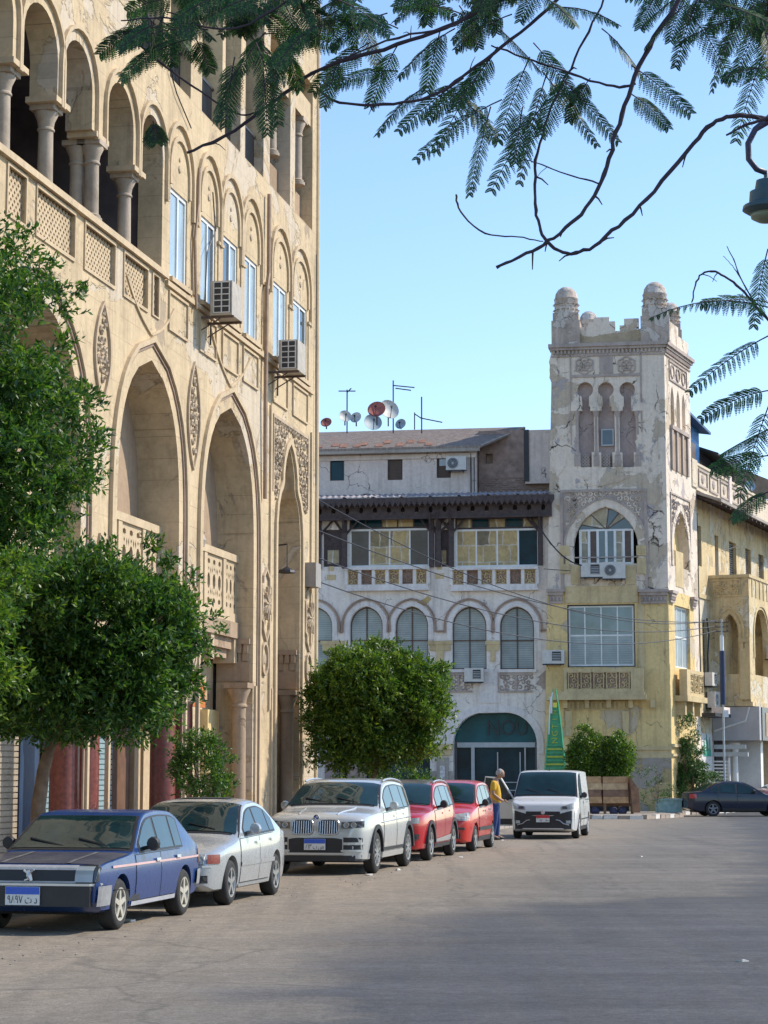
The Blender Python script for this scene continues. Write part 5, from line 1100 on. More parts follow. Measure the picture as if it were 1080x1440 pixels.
for k in range(3):
    gx = 13.6+k*3.2
    gl = S('window', BROWNMET, lambda m: m.box(gx, gx+1.5, YO-.03, YO-.004, 6.3, 9.0))
    S('pane', GLASS, lambda m: [m.box(gx+.1, gx+.7, YO-.05, YO-.03, 6.4, 8.9), m.box(gx+.8, gx+1.4, YO-.05, YO-.03, 6.4, 8.9)], parent=gl)
    bc = S('balcony', YELLOWTRIM, lambda m: m.box(gx-.5, gx+2.0, YO-1.2, YO, 5.6, 5.8))
    S('railing', BLACKM, lambda m: [m.box(gx-.45+j*.16, gx-.42+j*.16, YO-1.18, YO-1.15, 5.8, 6.75) for j in range(16)]+[m.box(gx-.5, gx+2.0, YO-1.2, YO-1.13, 6.75, 6.8)], parent=bc)
S('hood_band', YELLOWTRIM, lambda m: m.box(SL+.9, SE, YO-.07, YO, 9.9, 10.1))
# blue rooftop shed and dark lean-to, dishes
BLUE = pmat('blue_sheet', (.06,.20,.42), .5, .25, 2, .2, 10)
shd = thing('rooftop_shed', 'bright blue corrugated rooftop shed behind the tower parapet', 'shed', M_SID @ Matrix.Translation((5.5, .8, 14.84)))
part('wall', BLUE, shd, lambda m: [m.box(4.9, 8.3, .6, 3.2, 14.84, 18.3)]+[m.box(4.9+k*.2, 4.98+k*.2, .57, .6, 14.9, 18.25) for k in range(17)], M_SID)
part('roof', pmat('blue_roof', (.05,.10,.2), .5), shd, lambda m: m.add([(4.6,.1,18.45),(8.7,.1,18.05),(8.7,3.4,18.6),(4.6,3.4,19.0),(4.6,.1,18.33),(8.7,.1,17.93),(8.7,3.4,18.48),(4.6,3.4,18.88)], [(0,1,2,3),(7,6,5,4),(0,4,5,1),(1,5,6,2),(3,7,4,0)]), M_SID)
part('window', BROWNMET, shd, lambda m: m.box(6.2, 7.4, .53, .57, 15.9, 17.3), M_SID)
lt = thing('lean_to', 'dark sheet metal lean-to next to the blue rooftop shed', 'shed', M_SID @ Matrix.Translation((10, .8, 14.84)))
part('wall', pmat('dark_sheet', (.06,.065,.09), .6, .3, 3, .2), lt, lambda m: m.box(8.6, 13.5, .8, 3.0, 14.84, 17.2), M_SID)
part('roof', BLACKM, lt, lambda m: m.add([(8.4,2.6,18.1),(8.4,-.3,17.0),(14.2,-.3,16.6),(14.2,2.6,17.6),(8.4,2.6,18.0),(8.4,-.3,16.9),(14.2,-.3,16.5),(14.2,2.6,17.5)], [(0,1,2,3),(7,6,5,4),(1,5,6,2),(0,4,5,1)]), M_SID)
dish('big pale satellite dish beside the dark lean-to', 1031, 658, 13, 1, Y=104, yaw=-20, tilt=20, zroof=15.5)
dish('small pale dish below the big one beside lean-to', 1024, 672, 8, 1, Y=103, yaw=15, tilt=20, zroof=15.5)
dish('round grey dish on the far roof beyond the lean-to', 1054, 684, 8, 2, Y=112, yaw=10, tilt=15, zroof=15.5)
# building farther along the street
FB = thing('far_building', 'dull pink building with brown roof farther along the side street', 'building', M_SID @ Matrix.Translation((30, 0, 0)))
part('wall', PINKPL, FB, lambda m: m.box(26.4, 48, -.8, 9, 0, 17.0), M_SID)
part('roof', pmat('brown_roof', (.26,.19,.13), .9, .25, 2, .4), FB, lambda m: m.add([(26.2,-1.3,17.0),(48.2,-1.3,17.0),(48.2,4,19.4),(26.2,4,19.4),(26.2,9,17)], [(0,1,2,3),(0,3,4)]), M_SID)
for k in range(5):
    wn = part('window', BROWNMET, FB, lambda m: m.box(28+k*3.8, 29.6+k*3.8, -.86, -.8, 10.6, 13.2), M_SID)
    part('balcony', BLACKM, FB, lambda m: [m.box(27.6+k*3.8, 30+k*3.8, -1.6, -.8, 9.3, 9.5)]+[m.box(27.6+k*3.8+j*.2, 27.64+k*3.8+j*.2, -1.6, -1.56, 9.5, 10.4) for j in range(13)], M_SID)
part('ornament', TOWERTRIM, FB, lambda m: scrolls(m, lambda x, z: True, 26.5, 28, 12, 15, .3, -.8, .08, 2), M_SID)
part('fascia_board', pmat('pale_fascia', (.5,.5,.52), .5), FB, lambda m: m.box(26.5, 47, -1.5, -.8, 3.6, 4.8), M_SID)
part('shop_void', DARKIN, FB, lambda m: m.box(27, 46, -.84, -.8, 0, 3.4), M_SID)

# ================================================================== poles, wires, lamp, signs
PY = 90.6; pl = at(1017, 1000, PY); PX = pl.x
pole = thing('utility_pole', 'slim utility pole with dark blue wrap in front of the ochre wing', 'pole', Matrix.Translation((PX, PY, .14)))
I4 = Matrix.Identity(4)
part('shaft', ALUG, pole, lambda m: m.tube([(PX,PY,0),(PX,PY,8.5)], [.05,.045], 10), I4, 40)
part('wrap', pmat('navy_wrap', (.015,.03,.08), .5), pole, lambda m: m.lathe([(.12,4.75),(.12,7.1)], (PX,PY,0), 12), I4, 40)
part('cap_sleeve', ALU, pole, lambda m: m.lathe([(.085,7.1),(.085,7.75),(.04,7.8)], (PX,PY,0), 12), I4, 40)
part('meter', ALU, pole, lambda m: m.box(PX-.02, PX+.2, PY-.2, PY-.08, 4.2, 4.5), I4)
for z in (7.95, 8.15, 8.35): part('insulator', BROWNMET, pole, lambda m: [m.box(PX-.3, PX+.3, PY-.03, PY+.03, z-.02, z+.02), m.lathe([(.03,z),(.05,z+.08),(.02,z+.1)], (PX-.25,PY,0), 8), m.lathe([(.03,z),(.05,z+.08),(.02,z+.1)], (PX+.25,PY,0), 8)], I4)
def wire(label, p, q, sag, r=.016, grp='overhead cables across the facades'):
    p = Vector(p); q = Vector(q); pts = [p.lerp(q, k/24)-Vector((0,0,4*sag*(k/24)*(1-k/24))) for k in range(25)]
    tag(part('overhead_cable', BLACKM, None, lambda m: m.tube(pts, r, 4)), label, 'cable', grp)
def Lp(s, z, o=0.0): v = M_FAC @ Vector((s, -o, z)); return v
for i, (z1, z2, od) in enumerate(((7.9, 8.4, 'second highest'), (7.2, 8.2, 'third highest'), (6.6, 8.0, 'lowest'), (8.7, 8.45, 'topmost'))):
    wire(od+' of the four thin cables slung from cream building to utility pole', Lp(53.1, z1), (PX-.2, PY, z2), .75+.15*i)
wire('thin black cable rising past the tower to the ochre wing', at(765, 800, 89.2), M_SID @ Vector((12.4, -.2, 12.9)), .5)
wire('thin black cable dipping beneath the arched tower window', at(758, 740, 89.4), at(818, 795, 89.3), .35, .03, None)
# hooked street lamp, near the camera on the right
LY = 14.2; lp = at(1078, 300, LY); PXL = lp.x+.45; lk = .68
SLP = thing('street_lamp', 'dark green bell-shaped street lamp on a curled iron arm', 'street lamp', Matrix.Translation((PXL, LY, 0)))
IRON = pmat('painted_iron', (.045,.04,.075), .45, .2, 5, .1); LGRN = pmat('lamp_green', (.055,.10,.11), .4, .25, 5, .1)
part('post', IRON, SLP, lambda m: m.lathe([(.13,0),(.13,.5),(.085,.6),(.07,3),(.045,6.3)], (PXL,LY,0), 12), I4, 40)
arm = [at(1180,150,LY), at(1120,155,LY), at(1084,166,LY), at(1062,182,LY), at(1052,202,LY), at(1053,224,LY), at(1064,238,LY), at(1078,243,LY)]
part('arm', IRON, SLP, lambda m: [m.tube([Vector((PXL,LY,arm[0].z-.1))]+arm, [.035]*4+[.022]*5, 8)], I4, True)
zt0 = at(1078,246,LY).z
part('shade', LGRN, SLP, lambda m: m.lathe([(r_*lk, zt0+h_*lk) for r_, h_ in ((.02,.02),(.02,-.03),(.10,-.06),(.12,-.17),(.17,-.18),(.18,-.30),(.24,-.33),(.25,-.37),(.19,-.41),(.05,-.42))], (lp.x,LY,0), 20), I4, 35)
part('glass_bowl', pmat('frosted_glass', (.22,.24,.16), .3, .1), SLP, lambda m: m.lathe([(r_*lk, zt0+h_*lk) for r_, h_ in ((.17,-.41),(.16,-.46),(.09,-.50),(0,-.52))], (lp.x,LY,0), 18), I4, True)
# green lattice tower sign
gs = at(781, 1080, 88.3)
GSM = Matrix.Translation((gs.x, 88.3, 0)) @ Matrix.Rotation(-FA, 4, 'Z')
GS_ = thing('tower_shaped_sign', 'tall tapering green lattice sign with upright yellow letters in front of the tower', 'sign', GSM)
GREEN = pmat('green_enamel', (.05,.34,.16), .4, .2, 4, .1); YEL = pmat('yellow_enamel', (.42,.50,.06), .45, .15, 4, .05)
ztop = 5.35
def leg(sx): return [(sx*.42,0,1.85),(sx*.36,0,2.6),(sx*.27,0,3.6),(sx*.16,0,4.6),(sx*.05,0,ztop)]
for sx in (-1, 1): part('leg', GREEN, GS_, lambda m: [m.tube([(sx*.42,0,.1),(sx*.42,0,1.85)], .035, 4), m.tube(leg(sx), [.06,.05,.045,.04,.025], 4)], GSM)
part('back_panel', GREEN, GS_, lambda m: m.prism([(-.40,1.9),(.40,1.9),(.34,2.6),(.25,3.6),(.14,4.6),(-.14,4.6),(-.25,3.6),(-.34,2.6)], .02, .06), GSM)
for k in range(7):
    z = 1.95+k*.16; hw = .40-.06*(z-1.85)/.75
    part('slat', YEL if k % 2 else GREEN, GS_, lambda m: m.box(-hw, hw, -.04, .02, z, z+.07), GSM)
for k, ch in enumerate('NGTIN'):
    z = 3.15+k*.3
    def lt_(m):
        v, f = text_mesh(ch, .36-.03*k, .02); m.add([(zz*-1.1, y-.0, x+z) for x, y, zz in v], f)
    part('letter', YEL, GS_, lt_, GSM)
part('finial', pmat('yellow_tip', (.75,.72,.10), .4), GS_, lambda m: m.box(-.06, .1, -.05, 0, 4.55, 4.75), GSM)
part('spot_lamp', ALU, GS_, lambda m: [m.tube([(-.25,-.15,3.4),(-.2,-.12,4.6),(-.08,-.05,5.2)], .03, 5), m.box(-.2, -.1, -.1, -.05, 4.3, 5.0)], GSM)
# wooden bench-like crate stall and planter at the tower foot
st = at(852, 1140, 84.6)
STM = Matrix.Translation((st.x, 84.6, .14)) @ Matrix.Rotation(-FA*.3, 4, 'Z')
STL = thing('plank_stand', 'rough brown plank stand with pitched front on the pavement by the van', 'stand', STM)
WOODP = [pmat('plank_a', (.42,.24,.11), .85, .3, 5, .4), pmat('plank_b', (.50,.33,.17), .85, .3, 5, .4), pmat('plank_c', (.22,.12,.07), .85, .3, 5, .4)]
for r_ in range(4):
    for c_ in range(2):
        x_ = -1.2+c_*1.06+random.uniform(-.03,.03)
        part('plank', WOODP[(r_*2+c_*3) % 3], STL, lambda m: m.add([(x_,-.42+.09*r_,.42+r_*.27),(x_+1.03,-.42+.09*r_,.43+r_*.27),(x_+1.02,-.34+.09*r_,.69+r_*.27),(x_+.01,-.34+.09*r_,.68+r_*.27),(x_,-.37+.09*r_,.42+r_*.27),(x_+1.03,-.37+.09*r_,.43+r_*.27),(x_+1.02,-.29+.09*r_,.69+r_*.27),(x_+.01,-.29+.09*r_,.68+r_*.27)], [(0,1,2,3),(7,6,5,4),(0,4,5,1),(1,5,6,2),(2,6,7,3),(3,7,4,0)]), STM)
part('side_board', WOODP[2], STL, lambda m: m.prism([(1.05,.05),(1.35,.05),(1.3,1.0),(.95,1.5)], -.5, -.1), STM)
part('frame', WOODP[2], STL, lambda m: [m.box(-1.22, 1.0, -.05, 0, .3, 1.46), m.box(-1.2, -1.1, -.3, -.05, .0, .42), m.box(-.1, 0, -.3, -.05, 0, .42), m.box(1.0, 1.1, -.3, -.05, 0, .42)], STM)
part('clutter', pmat('dark_rags', (.05,.05,.09), .9, .6, 8, .4), STL, lambda m: [m.lathe([(.16,0),(.2,.1),(.12,.26),(0,.3)], (x, -.2, 0), 7) for x in (-.8, -.45, .3, .65)], STM, True)
pt = at(942, 1135, 87.2)
PTM = Matrix.Translation((pt.x-.1, 87.2, .14)) @ Matrix.Rotation(-FA, 4, 'Z')
PLT = thing('planter', 'low pale turquoise concrete planter beside the dark sedan', 'planter', PTM)
part('box', pmat('turquoise_paint', (.30,.44,.42), .8, .25, 5, .3), PLT, lambda m: [m.box(-.5, .6, -.25, .35, 0, .5), m.box(-.54, .64, -.29, .39, .5, .58)], PTM)
part('soil', EARTH, PLT, lambda m: m.box(-.48, .58, -.23, .33, .58, .592), PTM)
# ================================================================== cars
def pch(pts):
    x = np.array([p[0] for p in pts], float); y = np.array([p[1] for p in pts], float)
    h = np.diff(x); d = np.diff(y)/h; m = np.zeros(len(x)); m[0] = d[0]; m[-1] = d[-1]
    for i in range(1, len(x)-1):
        if d[i-1]*d[i] > 0: w1 = 2*h[i]+h[i-1]; w2 = h[i]+2*h[i-1]; m[i] = (w1+w2)/(w1/d[i-1]+w2/d[i])
    def f(q):
        q = min(max(q, x[0]), x[-1]); i = int(min(max(np.searchsorted(x, q)-1, 0), len(h)-1)); t = (q-x[i])/h[i]
        return float((1+2*t)*(1-t)**2*y[i]+t*(1-t)**2*h[i]*m[i]+t*t*(3-2*t)*y[i+1]+t*t*(t-1)*h[i]*m[i+1])
    return f
TYRE = pmat('tyre_rubber', (.022,.021,.02), .85, .3, 8, .3); RIMM = pmat('alloy', (.34,.34,.335), .35, .1, 4, .05, metal=.6)
CARGLASS = glassmat('car_glass', (.012,.034,.038), .03, .4, .42); RUBBER = pmat('black_trim', (.02,.02,.022), .55, .2, 5, .1)
LAMPG = glassmat('headlamp_glass', (.36,.38,.38), .08, .3); LAMPD = glassmat('dark_lamp', (.05,.055,.06), .06, .4)
CHROME = pmat('chrome', (.50,.50,.50), .32, .05, 4, 0, metal=.6); PLATEW = pmat('plate_white', (.66,.66,.63), .5, .06); PLATEB = pmat('plate_blue', (.03,.10,.50), .45, .06); PLATER = pmat('plate_red', (.5,.03,.03), .45, .06)
INKM = pmat('plate_ink', (.015,.015,.02), .5); TAILR = glassmat('tail_red', (.42,.012,.02), .1, .2); AMBER = glassmat('amber_lens', (.5,.16,.02), .1, .2)
UNDER = pmat('underbody', (.015,.015,.016), .9, .2)
class Car:
    def __init__(s, sp):
        s.__dict__.update(sp); s.T = pch(s.top); s.B = pch(s.bot); s.P = pch(s.plan); s.belt = pch(s.beltl)
        s.H = max(z for x, z in s.top); s.low = .25
    def hw(s, x, z):
        zb = s.belt(x); p = s.P(x); zm = s.zm; au = s.au
        if z <= zb:
            if z < zm: return p*(1-s.al*((zm-z)/(zm-.15))**2)
            return p*(1-au*((z-zm)/max(.05, zb-zm))**2)
        return p*(1-au-s.tum*(z-zb)/(s.H-zb))
    def crown(s, x): return min(s.cr, (s.T(x)-s.B(x))*.35)
    def section(s, x, ns=13, nt=9):
        zt = s.T(x); zb = s.B(x); h = s.crown(x); zs = zt-h; pts = [(0., zb), (s.hw(x, zb)*.55, zb), (s.hw(x, zb+.03)*.93, zb)]
        for k in range(ns+1):
            z = zb+.03+(zs-zb-.03)*k/ns; pts.append((s.hw(x, z), z))
        w = s.hw(x, zs)
        for k in range(1, nt+1):
            a = math.pi/2*k/nt; pts.append((w*math.cos(a)**(2/s.sn), zs+h*math.sin(a)**(2/s.sn)))
        return pts
    def topz(s, x, y):
        zt = s.T(x); h = s.crown(x); zs = zt-h; w = s.hw(x, zs); q = min(abs(y)/w, 1)
        return zs+h*(1-q**s.sn)**(1/s.sn)
    def xfront(s, y, z):                                # where the front skin lies for a given lateral offset and height
        lo = 0.; y = abs(y)
        for x in np.linspace(0, 1.4, 141):
            if s.T(x) >= z and s.hw(x, min(z, s.T(x)-s.crown(x))) >= y-1e-6: return x
        return 1.4
    def body_mesh(s):
        L = s.L; xs = sorted(set(np.round(np.concatenate([np.linspace(0, .3, 13), np.linspace(.3, L-.3, 62), np.linspace(L-.3, L, 13)]), 4)))
        v = []; f = []; n = None
        for x in xs:
            half = s.section(x); ring = [(x, -y, z) for y, z in half]+[(x, y, z) for y, z in half[-2:0:-1]]; n = len(ring); v += ring
        for i in range(len(xs)-1):
            for k in range(n): f.append((i*n+k, (i+1)*n+k, (i+1)*n+(k+1) % n, i*n+(k+1) % n))
        f.append(tuple(range(n))); f.append(tuple(range((len(xs)-1)*n+n-1, (len(xs)-1)*n-1, -1)))
        return v, f
    def side(s, m, x0, x1, lo, hi, sgn, off, n=14, k=5):
        lo = lo if callable(lo) else (lambda x, c=lo: c); hi = hi if callable(hi) else (lambda x, c=hi: c)
        v = []; 
        for i in range(n+1):
            x = x0+(x1-x0)*i/n; a = lo(x); b = max(hi(x), a+.001)
            for j in range(k+1): z = a+(b-a)*j/k; v.append((x, sgn*(s.hw(x, z)+off), z))
        f = []
        for i in range(n):
            for j in range(k):
                q = (i*(k+1)+j, (i+1)*(k+1)+j, (i+1)*(k+1)+j+1, i*(k+1)+j+1); f.append(q if sgn < 0 else q[::-1])
        m.add(v, f)
    def front(s, m, y0, y1, lo, hi, off, n=8, k=4):
        lo = lo if callable(lo) else (lambda y, c=lo: c); hi = hi if callable(hi) else (lambda y, c=hi: c); v = []; f = []
        for i in range(n+1):
            y = y0+(y1-y0)*i/n; a, b = lo(y), hi(y)
            for j in range(k+1): z = a+(b-a)*j/k; v.append((s.xfront(y, z)-off, y, z))
        for i in range(n):
            for j in range(k): f.append((i*(k+1)+j, i*(k+1)+j+1, (i+1)*(k+1)+j+1, (i+1)*(k+1)+j))
        # rim so that the piece has thickness
        b = len(v); v += [(x+off+.03, y, z) for x, y, z in v]
        ring = [i*(k+1) for i in range(n+1)]+[n*(k+1)+j for j in range(1, k+1)]+[i*(k+1)+k for i in range(n-1, -1, -1)]+[j for j in range(k-1, 0, -1)]
        for q in range(len(ring)): a_, c_ = ring[q], ring[(q+1) % len(ring)]; f.append((a_, c_, c_+b, a_+b))
        m.add(v, f)
    def top_patch(s, m, x0, x1, fr0, fr1, off, n=8, k=10, dx=0.):
        v = []; f = []
        for i in range(n+1):
            x = x0+(x1-x0)*i/n; fr = fr0+(fr1-fr0)*i/n; w = s.hw(x, s.T(x)-s.crown(x))*fr
            for j in range(k+1): y = -w+2*w*j/k; v.append((x+dx, y, s.topz(x, y)+off))
        for i in range(n):
            for j in range(k): f.append((i*(k+1)+j, (i+1)*(k+1)+j, (i+1)*(k+1)+j+1, i*(k+1)+j+1))
        m.add(v, f)
def wheel_parts(t, M, r, tw, sgn, style, rimm=None):
    wh = part('wheel', TYRE, t, lambda m: m.lathe([(r*.62,-tw*.5),(r*.80,-tw*.52),(r*.93,-tw*.47),(r,-tw*.34),(r,tw*.34),(r*.93,tw*.47),(r*.80,tw*.5),(r*.62,tw*.46)], (0,0,0), 28, 'y', cap=False), M, 40)
    o = sgn*tw*.5
    def rim(m):
        m.lathe([(r*.66,o*.96),(r*.66,o*1.02),(r*.60,o*1.0),(r*.56,o*.7)], (0,0,0), 28, 'y', cap=False)
        n = style[0]
        for k in range(n):
            a = 2*math.pi*k/n+.3; ca, sa_ = math.cos(a), math.sin(a); w0, w1 = style[1], style[2]
            px_, pz_ = -sa_, ca
            q = [(ca*r*.12+px_*w0*r, sa_*r*.12+pz_*w0*r), (ca*r*.6+px_*w1*r, sa_*r*.6+pz_*w1*r), (ca*r*.6-px_*w1*r, sa_*r*.6-pz_*w1*r), (ca*r*.12-px_*w0*r, sa_*r*.12-pz_*w0*r)]
            if sgn < 0: m.prism(q, o*.98, o*.6)
            else: m.prism(q, o*.6, o*.98)
        m.lathe([(0,o*1.0),(r*.16,o*.99),(r*.18,o*.6)], (0,0,0), 12, 'y')
    part('rim', rimm or RIMM, wh, rim, M, 35)
    part('brake_disc', UNDER, wh, lambda m: m.lathe([(0,o*.45),(r*.63,o*.45)], (0,0,0), 20, 'y'), M)
def plate(t, M, x, y, z, w_, h_, txt, topm, rz=0):
    Mp = M @ Matrix.Translation((x, y, z)) @ Matrix.Rotation(R(-90)+rz, 4, 'Z')     # local x = to the right seen from the front
    p = part('number_plate', PLATEW, t, lambda m: m.box(-w_/2, w_/2, -.012, .0, -h_/2, h_/2), Mp)
    part('coloured_band', topm, p, lambda m: m.box(-w_/2+.003, w_/2-.003, -.0145, -.0122, h_*.08, h_/2-.003), Mp)
    def ink(m):
        v, f = text_mesh(txt, h_*.62, .001); xs = [q[0] for q in v]; k = w_*.86/max(.01, max(xs)-min(xs)); c = (max(xs)+min(xs))/2
        m.add([((q[0]-c)*k, q[1]-.0145, q[2]-h_*.22) for q in v], f)
    part('characters', INKM, p, ink, Mp)
cutter_cache = []
def build_car(sp, M):
    c = Car(sp); t = thing(sp['name'], sp['label'], sp.get('cat', 'car'), M, sp.get('group'))
    v, f = c.body_mesh(); me = bpy.data.meshes.new('body'); me.from_pydata(v, [], f); me.update()
    ob = bpy.data.objects.new('tmp', me); col.objects.link(ob)
    cm = MB()
    for x in (c.xf, c.xr):
        for sg in (-1, 1): cm.lathe([(c.wr*c.archk, sg*(c.W/2-.36)), (c.wr*c.archk, sg*(c.W/2+.15))][::sg], (x, 0, c.wr+.01), 30, 'y')
    cme = bpy.data.meshes.new('tmp'); cme.from_pydata(cm.v, [], cm.f)
    bmx = bmesh.new(); bmx.from_mesh(cme); bmesh.ops.recalc_face_normals(bmx, faces=bmx.faces); bmx.to_mesh(cme); bmx.free()
    co = bpy.data.objects.new('tmpc', cme); col.objects.link(co)
    md = ob.modifiers.new('b', 'BOOLEAN'); md.operation = 'DIFFERENCE'; md.object = co; md.solver = 'EXACT'
    bpy.context.view_layer.update(); dg = bpy.context.evaluated_depsgraph_get()
    nm = bpy.data.meshes.new_from_object(ob.evaluated_get(dg)); nm.materials.clear()
    bpy.data.objects.remove(ob); bpy.data.objects.remove(co); bpy.data.meshes.remove(cme)
    if len(nm.polygons) < 1000: nm = me
    smooth_angle(nm, 32)
    body = link('body', nm, c.paint, t, M)
    def A(name, mat, fn, sm=False, parent=None): return part(name, mat, parent or t, fn, M, sm)
    # greenhouse glass
    x0, x1 = c.ws; A('windscreen', CARGLASS, lambda m: c.top_patch(m, x0, x1, .93, .90, .012, dx=-.008), True)
    A('windscreen_seal', RUBBER, lambda m: c.top_patch(m, x0-.05, x1+.03, .985, .95, .005, dx=-.003), True)
    x0r, x1r = c.rw
    if x1r > x0r: A('rear_window', CARGLASS, lambda m: c.top_patch(m, x0r, x1r, .9, .9, .012, dx=.008), True)
    zlo = lambda x: c.belt(x)+.03
    zhi = lambda x: c.T(x)-c.crown(x)-c.wtop
    for sg in (-1, 1):
        a, b = c.sidewin[0][0]-.05, c.sidewin[-1][1]+.05
        A('window_seal', RUBBER, lambda m: c.side(m, a, b, lambda x: c.belt(x)+.005, lambda x: zhi(x)+.02, sg, .004, 30), True)
        for (p, q) in c.sidewin: A('side_window', CARGLASS, lambda m: c.side(m, p, q, zlo, zhi, sg, .009, 16), True)
        for (p, q, zl) in c.doors:
            def zl_(x, pad=0): 
                z = zl
                for wx in (c.xf, c.xr):
                    d = abs(x-wx); rr = c.wr*c.archk+.06
                    if d < rr: z = max(z, c.wr+math.sqrt(rr*rr-d*d))
                return z
            zt_ = lambda x: c.belt(x)-.012
            A('door_gap', RUBBER, lambda m: c.side(m, p-.012, q+.012, lambda x: zl_(x)-.012, lambda x: c.belt(x)-.002, sg, .003, 24), True)
            dr = A('door', c.paint, lambda m: c.side(m, p, q, zl_, zt_, sg, .007, 24), True)
            hx = q-.22; hz = c.belt(hx)-.11
            A('handle', c.handle, lambda m: c.side(m, hx, hx+.16, hz, hz+.035, sg, .03, 4, 2), False, dr)
            if c.moulding: A('side_moulding', c.moulding[0], lambda m: c.side(m, p, q, c.moulding[1], c.moulding[2], sg, .016, 10, 2), False, dr)
        # door mirror
        mx = c.sidewin[0][0]+.12; mz = c.belt(mx)+.02
        y_ = sg*(c.hw(mx, mz)+.12)
        A('mirror', c.mirror, lambda m: [m.lathe([(.02,-.055),(.07,-.05),(.085,0),(.07,.05),(0,.07)], (mx, y_, mz+.09), 10, 'x'), m.tube([(mx+.02, sg*(c.hw(mx, mz)-.02), mz+.03), (mx, y_, mz+.06)], .025, 5)], 50)
        for wx in ((c.xf, c.xr) if c.cladding else ()): A('arch_trim', c.cladding, lambda m: [m.strip([(wx+(c.wr*c.archk+.035)*math.cos(math.pi*k/16), c.wr+(c.wr*c.archk+.035)*math.sin(math.pi*k/16)) for k in range(17)], .075, *( (-(c.W/2+.005), -(c.W/2-.08)) if sg < 0 else (c.W/2-.08, c.W/2+.005)))])
        A('sill', c.sillm, lambda m: c.side(m, c.xf+c.wr*c.archk+.05, c.xr-c.wr*c.archk-.05, c.B(2.)+.02, c.sillz, sg, .012, 8, 2))
        if c.rails: A('roof_rail', c.rails, lambda m: m.tube([(x, sg*(c.hw(x, c.T(x)-c.crown(x))-.04), c.T(x)-c.crown(x)*.4+.03) for x in np.linspace(c.ws[1]+.15, c.rw[0] if c.rw[1] > c.rw[0] else c.L-.5, 8)], .02, 5))
    if c.roofm: A('roof', c.roofm, lambda m: c.top_patch(m, c.ws[1]+.02, (c.rw[0] if c.rw[1] > c.rw[0] else c.L-.3), 1.0, 1.0, .006, 12, 12), True)
    for x, r_ in ((c.xf, c.wr), (c.xr, c.wr)):
        for sg in (-1, 1): wheel_parts(t, M @ Matrix.Translation((x, sg*(c.W/2-.12), r_)), r_, .2, sg, c.style, c.rimm)
    A('underbody', UNDER, lambda m: m.box(.35, c.L-.35, -c.W*.36, c.W*.36, c.B(2.)-.03, c.B(2.)+.1))
    A('wiper', RUBBER, lambda m: [m.tube([(c.ws[0]+.03, .1-.55*k, c.topz(c.ws[0]+.03, 0)+.01), (c.ws[0]+.14, .55-.6*k, c.topz(c.ws[0]+.14, .4-.4*k)+.03)], .012, 4) for k in range(2)])
    sp['fdet'](c, A, t, M)
    return t
def base(**k):
    d = dict(zm=.62, au=.03, al=.07, tum=.24, cr=.10, sn=3.0, wtop=.03, archk=1.16, style=(5,.12,.09), rimm=None, cladding=None, rails=None, roofm=None, moulding=None, sillm=RUBBER, sillz=.33, handle=RUBBER, mirror=RUBBER, mirror_z=0); d.update(k); return d
def placed(wx, wy, c, ang=None):                        # put the street-side front wheel on a ground point
    d = SD if ang is None else (math.sin(ang), math.cos(ang)); n = (-d[1], d[0])
    yo = -(c['W']/2-.12)
    P = (wx-d[0]*c['xf']-n[0]*yo, wy-d[1]*c['xf']-n[1]*yo)
    return frame(P, d)

